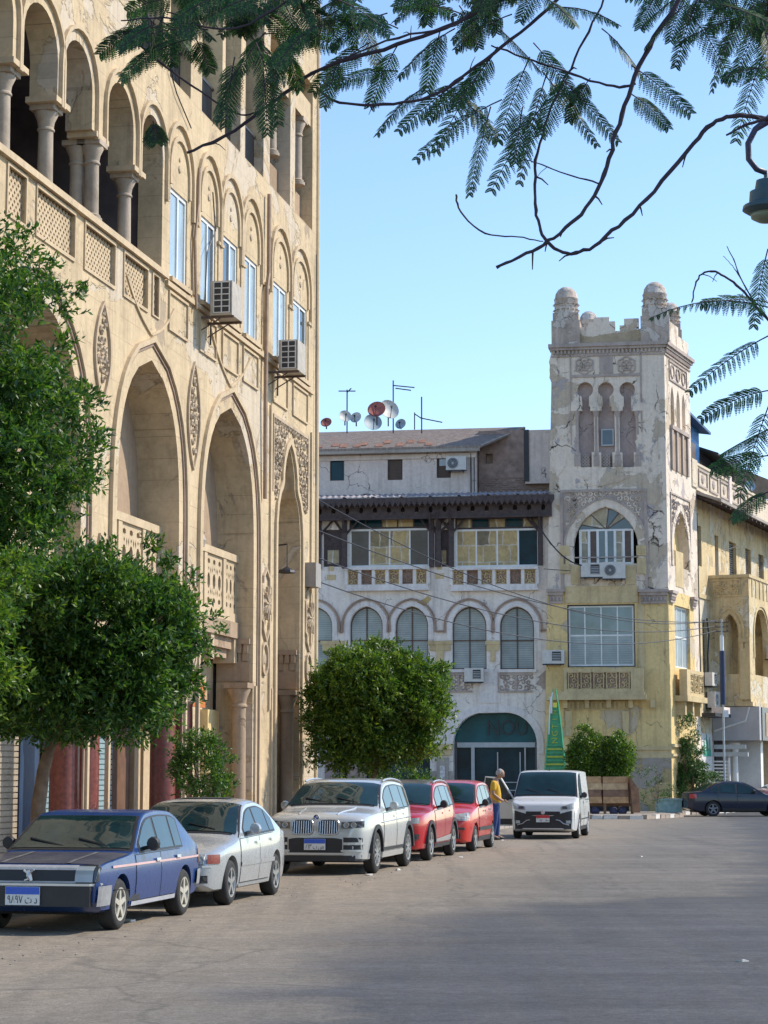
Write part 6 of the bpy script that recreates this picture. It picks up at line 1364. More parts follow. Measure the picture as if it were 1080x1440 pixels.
# ---- blue hatchback of the eighties
BLUEP = paint('worn_blue_paint', (.007,.038,.155), coat=.2, dust=.08, rough=.3, dustc=(.25,.25,.28)); HOODP = paint('faded_dark_paint', (.014,.018,.045), coat=.15, dust=.2, rough=.5)
def f_blue(c, A, t, M):
    A('bonnet', HOODP, lambda m: c.top_patch(m, .14, 1.12, .97, .97, .006, 10, 10), True)
    A('bonnet_stripe', pmat('grey_stripe', (.13,.125,.125), .6, .3, 6), lambda m: [m.add([(x, y+dy, c.topz(x, y)+.012) for x in np.linspace(.15, 1.1, 6) for dy in (0, .05)], [(2*k, 2*k+2, 2*k+3, 2*k+1) for k in range(5)]) for y in (-.42, .36)])
    gr = A('grille', RUBBER, lambda m: c.front(m, -.52, .52, .56, .70, .012))
    A('grille_bar', pmat('dull_grey_trim', (.34,.34,.35), .4, .2), lambda m: [c.front(m, -.54, .54, .695, .745, .02), c.front(m, -.54, .54, .555, .575, .02)], parent=gr)
    A('emblem', CHROME, lambda m: [m.add([(q[0]*1, q[1], q[2]) for q in v_], f_) for v_, f_ in [lion()]], parent=gr)
    for sg in (-1, 1):
        A('lamp_bezel', RUBBER, lambda m: c.front(m, *((.52, .80) if sg > 0 else (-.80, -.52)), .55, .75, .010))
        A('headlight', LAMPG, lambda m: c.front(m, sg*.53, sg*.735, .565, .735, .022) if sg > 0 else c.front(m, -.735, -.53, .565, .735, .022))
        A('indicator', LAMPD, lambda m: c.front(m, .745, .795, .57, .73, .018) if sg > 0 else c.front(m, -.795, -.745, .57, .73, .018))
    A('bumper', RUBBER, lambda m: [c.front(m, -.80, .80, .30, .53, .06, 20)])
    A('bumper_strip', CHROME, lambda m: c.front(m, -.80, .80, .525, .55, .065, 20))
    A('bumper_end', pmat('grey_plastic', (.25,.25,.25), .6, .2), lambda m: [c.side(m, .0, .36, .30, .52, sg, .03, 6, 3) for sg in (-1, 1)])
    A('rear_bumper_end', pmat('grey_plastic', (.25,.25,.25), .6, .2), lambda m: [c.side(m, 3.72, 4.02, .36, .55, sg, .03, 6, 3) for sg in (-1, 1)])
    A('tail_light', AMBER, lambda m: [c.side(m, 3.88, 4.0, .62, .80, sg, .012, 4, 3) for sg in (-1, 1)])
    A('pinstripe', pmat('red_white_stripe', (.55,.35,.33), .5), lambda m: [c.side(m, .45, 3.85, .70, .725, sg, .012, 30, 1) for sg in (-1, 1)])
    plate(t, M, -.072, .05, .415, .40, .20, '٩٨٩٧ ت د', PLATEB)
def lion():
    m = MB(); pts = [(-.02,0,.58),(-.03,.0,.66),(0,.0,.72)]
    m.tube([(-.03,-.03,.575),(-.03,0,.63),(-.03,.01,.69)], [.02,.03,.018], 6); m.tube([(-.03,0,.66),(-.03,-.06,.70)], .012, 5); m.tube([(-.03,0,.65),(-.03,.06,.69)], .012, 5); m.tube([(-.03,0,.60),(-.03,.05,.58)], .012, 5)
    return m.v, m.f
blue = base(name='parked_car', label='worn dark blue eighties hatchback with grey bonnet stripes, first in the parked row', group='cars parked along the kerb', L=4.05, W=1.62, xf=.78, xr=3.22, wr=.285, paint=BLUEP,
  top=[(0,.58),(.03,.69),(.12,.75),(.6,.80),(1.16,.85),(1.22,.865),(1.55,1.06),(1.88,1.245),(2.05,1.29),(2.5,1.315),(2.95,1.30),(3.15,1.25),(3.5,1.05),(3.82,.89),(3.95,.86),(4.02,.78),(4.05,.55)],
  bot=[(0,.32),(.25,.22),(3.7,.22),(4.05,.34)], plan=[(0,.775),(.04,.795),(.3,.805),(1.5,.81),(3.3,.80),(3.9,.76),(4.05,.70)], beltl=[(0,.80),(1.2,.82),(4.05,.85)],
  ws=(1.27,1.87), rw=(3.2,3.75), sidewin=[(1.5,2.16), (2.24,2.78), (2.84,3.12)], doors=[(1.28,2.2,.30), (2.22,3.02,.30)], fdet=f_blue, handle=CHROME, sillm=pmat('silver_sill', (.4,.4,.42), .5), sillz=.29, style=(5,.10,.10), cr=.05, sn=6, tum=.19, rimm=pmat('pale_alloy', (.40,.37,.30), .5, .15))
build_car(blue, placed(*ground_pt(157, 1307), blue))

# ---- silver saloon
SILV = paint('silver_paint', (.42,.44,.45), dust=.15, rough=.25, metal=.35)
def f_silver(c, A, t, M):
    for sg in (-1, 1):
        hi_ = lambda y: .70-.06*max(0, abs(y)-.55)
        A('headlight', LAMPG, lambda m: c.front(m, *((.36, .66) if sg > 0 else (-.66, -.36)), .57, hi_, .012))
        A('indicator', pmat('red_brown_lens', (.22,.05,.04), .2), lambda m: c.side(m, .06, .34, .57, .69, sg, .014, 5, 3))
    A('grille', RUBBER, lambda m: c.front(m, -.32, .32, .60, .67, .012))
    A('bumper_strip', CHROME, lambda m: c.front(m, -.74, .74, .525, .548, .03, 16))
    A('lower_intake', RUBBER, lambda m: c.front(m, -.5, .5, .30, .40, .012))
    A('fog_recess', RUBBER, lambda m: c.front(m, -.70, -.52, .32, .42, .012))
    A('sunroof', RUBBER, lambda m: c.top_patch(m, 2.35, 2.75, .55, .55, .01, 5, 8), True)
    A('tail_light', TAILR, lambda m: [c.side(m, 4.2, 4.36, .70, .86, sg, .012, 4, 3) for sg in (-1, 1)])
    plate(t, M, -.03, 0, .45, .36, .17, '٤٢٧ س', PLATEB)
silver = base(name='parked_car', label='silver four-door saloon with chrome bumper strip parked behind the blue hatchback', group='cars parked along the kerb', L=4.4, W=1.69, xf=.86, xr=3.40, wr=.30, paint=SILV,
  top=[(0,.52),(.04,.62),(.15,.71),(.5,.80),(1.2,.91),(1.28,.94),(1.7,1.18),(2.05,1.345),(2.3,1.39),(2.7,1.405),(3.05,1.36),(3.45,1.17),(3.8,1.01),(3.95,.985),(4.25,.95),(4.35,.86),(4.4,.55)],
  bot=[(0,.28),(.3,.2),(3.9,.2),(4.4,.32)], plan=[(0,.60),(.05,.68),(.2,.76),(.6,.82),(1.5,.845),(3.3,.84),(4.1,.78),(4.4,.66)], beltl=[(0,.84),(1.2,.87),(4.4,.95)],
  ws=(1.33,2.06), rw=(3.1,3.72), sidewin=[(1.62,2.32), (2.4,3.0), (3.05,3.3)], doors=[(1.3,2.34,.28), (2.36,3.2,.28)], fdet=f_silver, handle=SILV, mirror=SILV, sillm=SILV, sillz=.26, style=(5,.10,.09), moulding=(SILV,.50,.56), tum=.24, cr=.10)
build_car(silver, placed(*ground_pt(317, 1272), silver) @ Matrix.Diagonal((.93,1,1,1)))

# ---- white-silver SUV with kidney grille
PALE = paint('pale_metallic_paint', (.50,.51,.49), dust=.10, rough=.22, metal=.25)
def f_suv(c, A, t, M):
    for sg in (-1, 1):
        a, b = (.045, .42) if sg > 0 else (-.42, -.045)
        fr_ = A('kidney_grille', RUBBER, lambda m: c.front(m, a, b, lambda y: .70+.03*(abs(abs(y)-.23)/.19)**6, lambda y: .955-.03*(abs(abs(y)-.23)/.19)**6, .015, 10))
        A('grille_frame', CHROME, lambda m: [m.tube([(c.xfront(y, z)-.025, y, z) for y, z in [(a+(b-a)*(.5+.5*math.copysign(abs(math.cos(k*math.pi/10))**.45, math.cos(k*math.pi/10))), .828+.128*math.copysign(abs(math.sin(k*math.pi/10))**.45, math.sin(k*math.pi/10))) for k in range(20)]+[(b,.828)]], .013, 5)], parent=fr_)
        A('grille_bars', CHROME, lambda m: [m.tube([(c.xfront(y, .72)-.024, y, .715), (c.xfront(y, .93)-.024, y, .935)], .010, 4) for y in np.linspace(a+.04, b-.04, 8)], parent=fr_)
        hl = A('headlight', LAMPD, lambda m: c.front(m, *((.46, .84) if sg > 0 else (-.84, -.46)), lambda y: .80+.05*(abs(y)-.46), lambda y: .91+.06*(abs(y)-.46), .012, 10))
        A('lamp_ring', LAMPG, lambda m: [m.lathe([(.03,0),(.05,-.012),(.052,0)], (c.xfront(y, .86)-.02, y, .862), 12, 'x') for y in ((.55*sg), (.68*sg))], parent=hl)
        A('lower_vent', RUBBER, lambda m: c.front(m, *((.50, .82) if sg > 0 else (-.82, -.50)), .44, lambda y: .66-.02*abs(y), .008, 8))
        A('vent_trim', PALE, lambda m: [c.front(m, *((.50, .84) if sg > 0 else (-.84, -.50)), .52, .565, .02, 8), c.front(m, *((.46, .80) if sg > 0 else (-.80, -.46)), .40, .435, .025, 8)])
    A('lower_intake', RUBBER, lambda m: c.front(m, -.48, .48, .36, lambda y: .64-.18*max(0, abs(y)-.36), .012, 12))
    A('skid_bar', CHROME, lambda m: c.front(m, -.5, .5, .355, .385, .035, 12))
    A('bumper_lip', RUBBER, lambda m: c.front(m, -.9, .9, .24, .34, .008, 18))
    A('roundel', pmat('white_roundel', (.75,.75,.75), .3), lambda m: m.lathe([(0,-.01),(.045,-.008),(.05,.01)], (c.xfront(0, .985)-.012, 0, .99), 16, 'x'))
    A('roundel_ring', INKM, lambda m: m.tube([(c.xfront(0,.985)-.022, .043*math.cos(k*.524), .99+.043*math.sin(k*.524)) for k in range(13)], .008, 4))
    A('roundel_quarter', PLATEB, lambda m: [m.box(c.xfront(0,.985)-.026, c.xfront(0,.985)-.021, 0, .03, .99, 1.02), m.box(c.xfront(0,.985)-.026, c.xfront(0,.985)-.021, -.03, 0, .96, .99)])
    A('bonnet_crease', PALE, lambda m: [m.tube([(x, sg*(.32+.12*x), c.topz(x, .32+.12*x)) for x in np.linspace(.2, 1.2, 8)], .016, 5) for sg in (-1, 1)])
    A('side_crease', PALE, lambda m: [m.tube([(x, sg*(c.hw(x, .86+.02*x)+.0), .86+.02*x) for x in np.linspace(1.2, 4.2, 10)], .014, 5) for sg in (-1, 1)])
    plate(t, M, -.045, 0, .53, .38, .19, '٨١٣ ب ص', PLATEB)
suv = base(name='parked_car', label='pale silver SUV with twin kidney grille facing out of the parked row', group='cars parked along the kerb', L=4.7, W=1.89, xf=.86, xr=3.72, wr=.365, paint=PALE,
  top=[(0,.74),(.03,.92),(.10,1.0),(.3,1.06),(1.2,1.15),(1.28,1.18),(1.7,1.42),(2.05,1.58),(2.4,1.645),(3.0,1.665),(3.7,1.63),(4.2,1.55),(4.4,1.38),(4.58,1.12),(4.67,.95),(4.7,.6)],
  bot=[(0,.26),(.3,.24),(4.2,.24),(4.7,.4)], plan=[(0,.60),(.04,.72),(.12,.82),(.35,.90),(1.0,.94),(3.6,.94),(4.3,.87),(4.7,.7)], beltl=[(0,1.02),(1.3,1.05),(4.7,1.14)],
  ws=(1.34,2.07), rw=(4.22,4.5), sidewin=[(1.75,2.5), (2.58,3.3), (3.36,3.95)], doors=[(1.4,2.52,.40), (2.56,3.42,.40)], fdet=f_suv, handle=PALE, mirror=PALE, cladding=RUBBER, rails=CHROME, sillm=PALE, sillz=.36, style=(10,.05,.05), moulding=(RUBBER,.38,.44), zm=.72, tum=.20)
build_car(suv, placed(*ground_pt(523, 1228), suv))

# ---- red crossover with a dark roof
REDP = paint('deep_red_paint', (.40,.008,.014), dust=.04, rough=.2); ROOFB = paint('black_roof_paint', (.02,.02,.022), dust=.4, rough=.3)
def f_red(c, A, t, M):
    A('grille', RUBBER, lambda m: c.front(m, -.5, .5, .66, .80, .012, 12)); A('grille_wing', CHROME, lambda m: [c.front(m, -.55, .55, .735, .76, .025, 12)])
    for sg in (-1, 1):
        A('headlight', LAMPG, lambda m: c.front(m, *((.5, .80) if sg > 0 else (-.80, -.5)), .76, lambda y: .86+.05*(abs(y)-.5), .012, 8))
        A('fog_recess', RUBBER, lambda m: c.front(m, *((.52, .80) if sg > 0 else (-.80, -.52)), .42, .55, .01, 6))
    A('lower_intake', RUBBER, lambda m: c.front(m, -.5, .5, .40, .56, .012, 10)); A('skid_plate', CHROME, lambda m: c.front(m, -.6, .6, .27, .34, .03, 12))
    A('side_cladding', CHROME, lambda m: [c.side(m, 1.35, 3.1, .36, lambda x: .42+.06*(x-1.35)/1.75, sg, .02, 10, 2) for sg in (-1, 1)])
    plate(t, M, -.04, 0, .6, .38, .18, '٣٥٦ ن', PLATEB)
red = base(name='parked_car', label='deep red crossover with dark roof and silver sills behind the pale SUV', group='cars parked along the kerb', L=4.47, W=1.86, xf=.88, xr=3.55, wr=.345, paint=REDP,
  top=[(0,.66),(.03,.84),(.10,.92),(.35,.99),(1.15,1.09),(1.22,1.12),(1.6,1.36),(1.95,1.53),(2.3,1.60),(2.9,1.62),(3.6,1.58),(4.0,1.48),(4.2,1.28),(4.36,1.05),(4.44,.9),(4.47,.6)],
  bot=[(0,.26),(.3,.23),(4.0,.23),(4.47,.4)], plan=[(0,.58),(.04,.70),(.12,.80),(.35,.88),(1.0,.92),(3.4,.925),(4.1,.86),(4.47,.7)], beltl=[(0,.97),(1.3,1.0),(4.47,1.12)],
  ws=(1.27,1.98), rw=(4.02,4.28), sidewin=[(1.68,2.36), (2.44,3.12), (3.18,3.6)], doors=[(1.34,2.4,.42), (2.42,3.25,.42)], fdet=f_red, handle=REDP, cladding=RUBBER, roofm=ROOFB, rails=CHROME, style=(5,.10,.07), zm=.68, tum=.20)
build_car(red, placed(*ground_pt(600, 1210), red))

# ---- bright red compact
RED2 = paint('bright_red_paint', (.50,.018,.012), dust=.05, rough=.25)
def f_red2(c, A, t, M):
    for sg in (-1, 1): A('headlight', LAMPG, lambda m: c.front(m, *((.42, .78) if sg > 0 else (-.78, -.42)), .70, lambda y: .84+.14*(abs(y)-.42), .012, 8))
    A('grille', RUBBER, lambda m: c.front(m, -.38, .38, .66, .76, .012)); A('bumper_strip', RUBBER, lambda m: c.front(m, -.8, .8, .50, .55, .02, 14)); A('lower_intake', RUBBER, lambda m: c.front(m, -.6, .6, .30, .44, .01, 10))
    plate(t, M, -.03, 0, .58, .36, .17, '٧١٩ ر', PLATEB)
red2 = base(name='parked_car', label='bright red tall compact hatchback at the end of the parked row', group='cars parked along the kerb', L=4.05, W=1.69, xf=.80, xr=3.35, wr=.30, paint=RED2,
  top=[(0,.60),(.04,.74),(.2,.86),(.6,.97),(.95,1.04),(1.02,1.08),(1.4,1.34),(1.75,1.52),(2.1,1.59),(2.7,1.605),(3.4,1.56),(3.75,1.45),(3.9,1.15),(4.0,.9),(4.05,.6)],
  bot=[(0,.26),(.3,.2),(3.7,.2),(4.05,.34)], plan=[(0,.55),(.05,.66),(.15,.74),(.5,.82),(1.2,.845),(3.2,.84),(3.8,.78),(4.05,.66)], beltl=[(0,.94),(1.2,.97),(4.05,1.04)],
  ws=(1.07,1.77), rw=(3.76,3.92), sidewin=[(1.45,2.1), (2.18,2.8), (2.86,3.35)], doors=[(1.2,2.14,.28), (2.16,3.0,.28)], fdet=f_red2, moulding=(RUBBER,.46,.54), tum=.2)
build_car(red2, placed(*ground_pt(663, 1197), red2))

# ---- white van with its driver door open
WHT = paint('white_van_paint', (.62,.62,.60), dust=.15, rough=.3)
def f_van(c, A, t, M):
    A('bumper', RUBBER, lambda m: c.front(m, -.84, .84, .27, lambda y: .62+.14*min(1, max(0, abs(y)-.25)/.5), .016, 20, 6))
    for sg in (-1, 1):
        hl = A('headlight', LAMPG, lambda m: c.front(m, *((.48, .82) if sg > 0 else (-.82, -.48)), lambda y: .78+.1*(abs(y)-.48), lambda y: .86+.36*(abs(y)-.48), .022, 8))
        A('lamp_core', LAMPD, lambda m: [c.front(m, *((.52, .66) if sg > 0 else (-.66, -.52)), .81, .88, .028, 4)], parent=hl)
        A('fog_lamp', LAMPG, lambda m: c.front(m, *((.62, .74) if sg > 0 else (-.74, -.62)), .42, .50, .024, 4))
    A('grille', pmat('grille_black', (.012,.012,.013), .5), lambda m: c.front(m, -.46, .46, .64, .74, .022, 10))
    A('emblem', CHROME, lambda m: m.lathe([(0,-.012),(.055,-.01),(.06,.012)], (c.xfront(0, .72)-.03, 0, .715), 16, 'x'))
    A('skid_bar', CHROME, lambda m: [c.front(m, -.55, .55, .265, .295, .03, 10)])
    A('bumper_swoosh', CHROME, lambda m: [m.tube([(c.xfront(sg*y, z)-.025, sg*y, z) for y, z in ((.35,.52), (.45,.50), (.55,.42), (.70,.38))], .014, 5) for sg in (-1, 1)])
    A('roof_aerial', RUBBER, lambda m: m.prism([(1.75,1.84),(1.9,1.84),(1.88,1.92)], -.015, .015))
    A('side_groove', RUBBER, lambda m: [c.side(m, 1.35, 3.5, .50, .535, sg, .012, 10, 1) for sg in (-1, 1)])
    A('sliding_rail', RUBBER, lambda m: [c.side(m, 2.6, 4.1, 1.02, 1.04, sg, .012, 6, 1) for sg in (-1, 1)])
    plate(t, M, -.045, 0, .55, .36, .19, '٦١٨ ط', PLATER)
    # open driver door, hinged at the front pillar on the far side
    Md = M @ Matrix.Translation((1.05, c.W/2-.02, 0)) @ Matrix.Rotation(R(66), 4, 'Z')
    od = part('open_door', WHT, t, lambda m: m.slab([(0,.32),(1.0,.32),(1.05,.95),(1.05,1.05),(.0,1.05)], [], -.04, .03), Md)
    part('door_lower_trim', RUBBER, od, lambda m: m.box(.03, 1.0, .0305, .036, .36, .52), Md)
    part('door_card', pmat('grey_door_card', (.30,.30,.31), .7, .1), od, lambda m: m.box(.06, .98, -.05, -.041, .40, 1.0), Md)
    part('door_frame', WHT, od, lambda m: [m.tube([(.02,0,1.05),(.45,-.04,1.62),(.95,-.05,1.66),(1.04,-.02,1.05)], .028, 5)], Md)
    part('door_glass', CARGLASS, od, lambda m: m.prism([(.05,1.05),(1.02,1.05),(.94,1.64),(.46,1.6)], -.03, -.02), Md)
    part('mirror', RUBBER, od, lambda m: m.lathe([(.02,-.06),(.1,-.04),(.11,.02),(0,.05)], (.18,.12,1.12), 10, 'y'), Md)
van = base(name='delivery_van', label='white delivery van with black bumper and open driver door', cat='van', L=4.39, W=1.83, xf=.90, xr=3.65, wr=.315, paint=WHT,
  top=[(0,.70),(.03,.86),(.10,.95),(.4,1.04),(.72,1.11),(.78,1.14),(1.15,1.50),(1.42,1.74),(1.62,1.82),(2.1,1.85),(4.1,1.83),(4.3,1.76),(4.37,1.6),(4.39,.6)],
  bot=[(0,.26),(.3,.2),(4.0,.2),(4.39,.34)], plan=[(0,.66),(.04,.76),(.12,.83),(.4,.895),(1.0,.915),(4.0,.915),(4.3,.88),(4.39,.8)], beltl=[(0,1.0),(1.0,1.06),(4.39,1.06)],
  ws=(.83,1.50), rw=(0,0), sidewin=[(1.2,2.05)], doors=[(1.02,2.12,.30), (2.2,3.2,.30)], fdet=f_van, tum=.10, cr=.08, sn=4, rimm=pmat('steel_wheel', (.38,.38,.38), .5), style=(6,.12,.12))
vg = ground_pt(768, 1179); va = math.atan2(605*math.cos(PITCH), FOC)*.9
dv = (math.sin(va), math.cos(va)); build_car(van, frame((vg[0]-dv[0]*.75, vg[1]-dv[1]*.75), dv))

# ---- dark blue saloon crossing on the right, seen from the side
NAVY = paint('navy_paint', (.006,.013,.034), coat=.25, dust=.05, rough=.2)
def f_navy(c, A, t, M):
    A('tail_light', TAILR, lambda m: [c.side(m, 4.18, 4.46, .74, .92, sg, .012, 5, 3) for sg in (-1, 1)])
    A('headlight', LAMPG, lambda m: [c.side(m, .12, .5, .62, .74, sg, .012, 5, 3) for sg in (-1, 1)])
navy = base(name='parked_car', label='dark navy four-door saloon parked side-on beside the turquoise planter', L=4.52, W=1.73, xf=.90, xr=3.50, wr=.31, paint=NAVY,
  top=[(0,.56),(.05,.66),(.2,.75),(.6,.84),(1.25,.94),(1.33,.97),(1.8,1.24),(2.15,1.40),(2.5,1.455),(2.9,1.455),(3.3,1.38),(3.75,1.17),(4.0,1.07),(4.2,1.05),(4.42,1.0),(4.5,.85),(4.52,.55)],
  bot=[(0,.28),(.3,.2),(4.0,.2),(4.52,.34)], plan=[(0,.6),(.06,.7),(.25,.79),(.7,.85),(1.5,.865),(3.5,.86),(4.2,.8),(4.52,.68)], beltl=[(0,.86),(1.3,.90),(4.52,1.0)],
  ws=(1.38,2.16), rw=(3.25,3.95), sidewin=[(1.7,2.45), (2.55,3.2), (3.26,3.5)], doors=[(1.38,2.48,.28), (2.5,3.3,.28)], fdet=f_navy, handle=NAVY, rimm=pmat('dull_steel', (.16,.17,.19), .5))
# faces right and slightly away: front at the right
na = ground_pt(990, 1146); nd = Vector((-math.cos(R(9)), math.sin(R(9))*-1.0)).normalized()
nd = Vector((-math.cos(R(4)), -math.sin(R(4))))
Pn = Vector(((992-540)*86.6/FOC, 86.6)); Mn = frame((Pn.x-nd.x*navy['xr'], Pn.y-nd.y*navy['xr']), (nd.x, nd.y))
build_car(navy, Mn)
# ---- pale pink saloon beyond it, cut by the edge of the picture
PNK = paint('dusty_pink_paint', (.38,.24,.25), dust=.3, rough=.3)
pink = dict(navy); pink.update(label='dusty pinkish saloon standing beyond the navy saloon', paint=PNK, handle=PNK)
pk = at(1064, 1110, 97); nd2 = Vector((-math.cos(R(20)), -math.sin(R(20))))
build_car(pink, frame((pk.x-nd2.x*4.5, 97-nd2.y*4.5), (nd2.x, nd2.y)))
# ================================================================== trees
def leafmat(name, lo, mid, hi, trans=.35, rough=.42):
    m, t, b = nodes(name); g = N(t, 'ShaderNodeNewGeometry'); v = objco(t)
    c = ramp(t, g.outputs['Random Per Island'], [(.1, lo), (.55, mid), (.95, hi)])
    c = mixc(t, .5, c, ramp(t, noise(t, v, 1.4, 3), [(.35, .65), (.65, 1.25)]), 'MULTIPLY')
    t.links.new(c, b.inputs['Base Color']); b.inputs['Roughness'].default_value = rough; b.inputs['Specular IOR Level'].default_value = .45
    tr = N(t, 'ShaderNodeBsdfTranslucent'); mx = N(t, 'ShaderNodeMixShader'); mx.inputs[0].default_value = trans
    t.links.new(mixc(t, 1.0, c, (1.0,1.15,.45), 'MULTIPLY'), tr.inputs['Color'])
    out = [n for n in t.nodes if n.type == 'OUTPUT_MATERIAL'][0]
    t.links.new(b.outputs[0], mx.inputs[1]); t.links.new(tr.outputs[0], mx.inputs[2]); t.links.new(mx.outputs[0], out.inputs['Surface']); return m
FICUS = leafmat('ficus_leaf', (.022,.070,.020), (.060,.150,.028), (.17,.26,.04), .42)
FICUS2 = leafmat('bright_ficus_leaf', (.035,.095,.018), (.10,.19,.026), (.24,.31,.04), .42)
FERN = leafmat('poinciana_leaf', (.016,.055,.022), (.032,.105,.03), (.09,.19,.04), .4, .5)
SHRUBL = leafmat('shrub_leaf', (.03,.085,.03), (.06,.14,.04), (.12,.2,.06))
BARK = pmat('bark', (.20,.13,.085), .9, .35, 7, .8, 18); TWIG = pmat('dark_twig', (.045,.03,.04), .8, .25, 8, .2)
def mesh_np(name, v, f, mat, parent, M=None):
    me = bpy.data.meshes.new(name); nv, nf = len(v), len(f); k = f.shape[1]
    me.vertices.add(nv); me.vertices.foreach_set('co', v.astype(np.float32).ravel())
    me.loops.add(nf*k); me.loops.foreach_set('vertex_index', f.astype(np.int32).ravel())
    me.polygons.add(nf); me.polygons.foreach_set('loop_start', np.arange(0, nf*k, k, dtype=np.int32)); me.update(calc_edges=True); me.validate()
    return link(name, me, mat, parent, M)
def unit(a): return a/np.maximum(np.linalg.norm(a, axis=-1, keepdims=True), 1e-9)
def leaves_mesh(base, ax, ln, wd, rng):
    n = len(base); up = unit(rng.normal(size=(n,3))+np.array([0,0,1.2])); sd_ = unit(np.cross(ax, up)); nr = np.cross(sd_, ax)
    ln = ln[:,None]; wd = wd[:,None]
    v = np.stack([base, base+ax*ln*.45+sd_*wd*.5-nr*wd*.10, base+ax*ln-nr*ln*.08, base+ax*ln*.45-sd_*wd*.5-nr*wd*.10], 1).reshape(-1,3)
    i = np.arange(n)[:,None]*4; f = i+np.array([[0,1,2,3]])
    return v, f
def crown(lobes, nclump, per, leaf, seed, cr=(.22,.42), shell=.45, aspect=.34, upb=.35, nleaf=9):
    """leaf sprigs gathered in clumps spread through the volume of the lobes; returns leaf mesh arrays and the clump centres"""
    rng = np.random.default_rng(seed); vol = np.array([l[3]*l[4]*l[5] for l in lobes]); pick = rng.choice(len(lobes), nclump, p=vol/vol.sum()); cs = []; nr = []
    for k in pick:
        cx, cy, cz, rx, ry, rz = lobes[k]; d = unit(rng.normal(size=3)); r = rng.uniform(shell, 1)**.6*(rng.uniform(1.08, 1.28) if rng.random() < .17 else 1)
        cs.append(np.array([cx, cy, cz])+d*np.array([rx, ry, rz])*r); nr.append(unit(d/np.array([rx, ry, rz])))
    cs = np.array(cs); nr = np.array(nr)
    B = []; A = []
    for c, n in zip(cs, nr):
        rad = rng.uniform(*cr); d = unit(rng.normal(size=(per,3))+n*.7+np.array([0,0,upb])); p = c+d*rad*rng.uniform(.35, 1, (per,1))*np.array([1,1,.75])
        tw = unit(d+rng.normal(size=(per,3))*.45+np.array([0,0,upb*.6]))
        for k in range(nleaf):
            t = (k/(nleaf-1)-.3)*leaf*1.6; a = unit(tw*rng.uniform(.3,1.0,(per,1))+rng.normal(size=(per,3))*.62)
            B.append(p+tw*t); A.append(a)
    B = np.concatenate(B); A = np.concatenate(A); n = len(B)
    ln = leaf*rng.uniform(.7, 1.25, n); return leaves_mesh(B, A, ln, ln*aspect*rng.uniform(.85,1.2,n), rng), cs
def tree(label, base, trunk_path, lobes, nclump, per, leaf, mat, seed, r0=.11, group=None, name='ficus_tree', nlimb=14, cr=(.22,.42), aspect=.34, shell=.45, cat='tree', nleaf=9, upb=.35):
    t = thing(name, label, cat, Matrix.Translation(base), group)
    (v, f), cs = crown(lobes, nclump, per, leaf, seed, cr, shell, aspect, upb, nleaf)
    mesh_np('crown', v, f, mat, t, I4)
    part('trunk', BARK, t, lambda m: m.tube([Vector(p) for p in trunk_path], [r0*(1-.55*k/(len(trunk_path)-1)) for k in range(len(trunk_path))], 10), I4, True)
    top = Vector(trunk_path[-1]); rg = random.Random(seed)
    for k in range(nlimb):
        c = Vector(cs[rg.randrange(len(cs))]); mid = top.lerp(c, .5)+Vector((rg.uniform(-.12,.12), rg.uniform(-.12,.12), rg.uniform(-.05,.15)))
        st_ = Vector(trunk_path[-2]).lerp(top, rg.uniform(.3, 1))
        part('limb', BARK, t, lambda m: m.tube([st_, mid, c], [r0*.36, r0*.22, r0*.08], 5), I4, True)
    return t
GT = 'street trees along the kerb'
# tall tree whose trunk stands outside the picture on the left
cA = at(-60, 640, 23.5)
tree('tall dense ficus overhanging the blue hatchback, trunk outside the picture', (-6.0,23.6,.14), [(-6.0,23.6,.1),(-5.95,23.6,1.4),(-5.8,23.55,2.6),(-5.6,23.5,3.6)],
  [(-5.35,23.5,5.2,1.75,1.6,1.35), (-5.2,23.3,6.75,1.5,1.4,1.35), (-4.25,23.5,5.5,1.0,1.1,.85), (-5.6,23.6,4.0,1.55,1.5,.8), (-4.65,23.4,4.75,.95,.9,.7)], 620, 20, .09, FICUS, 3, .14, GT, cr=(.2,.4), nleaf=8)
tree('low bright leafy tree at the left edge beneath the tall ficus', (-5.4,22.0,.14), [(-5.4,22,.1),(-5.35,22,1.2),(-5.2,22,2.2)], [(-5.0,22.0,3.1,1.0,.9,1.1), (-4.55,22.0,3.7,.65,.6,.6), (-4.55,21.9,2.75,.55,.5,.4)], 160, 18, .09, FICUS2, 8, .08, GT, cr=(.18,.34), nleaf=8)
# tree with a visible leaning trunk behind the blue car
bx, by = -4.72, 28.2
tree('dark ficus with leaning bare trunk behind the blue hatchback', (bx,by,.14), [(bx,by,.1),(bx+.05,by,.8),(bx+.04,by,1.3),(bx+.10,by,1.8),(bx+.22,by,2.25),(bx+.5,by,2.7)],
  [(-4.2,28.2,3.55,1.35,1.35,1.15), (-3.6,28.3,3.7,.9,1.1,.95), (-5.1,28.2,3.3,1.0,1.1,1.0), (-3.35,28.2,3.15,.7,.9,.7), (-4.1,28.0,2.75,1.35,1.1,.55), (-2.85,28.2,3.8,.4,.5,.28)], 620, 22, .095, FICUS, 5, .13, GT, cr=(.2,.38), nleaf=8)
# young bush behind the silver saloon
s0 = at(284, 1090, 36.6)
tree('small round bush behind the roof of the silver saloon', (s0.x,36.6,.14), [(s0.x,36.6,.1),(s0.x+.02,36.6,.7),(s0.x,36.6,1.25)], [(s0.x,36.6,1.72,.5,.5,.55), (s0.x-.12,36.6,2.15,.32,.32,.32)], 70, 14, .075, FICUS, 21, .05, GT, cr=(.14,.24), nleaf=8, nlimb=8, name='bush', cat='bush')
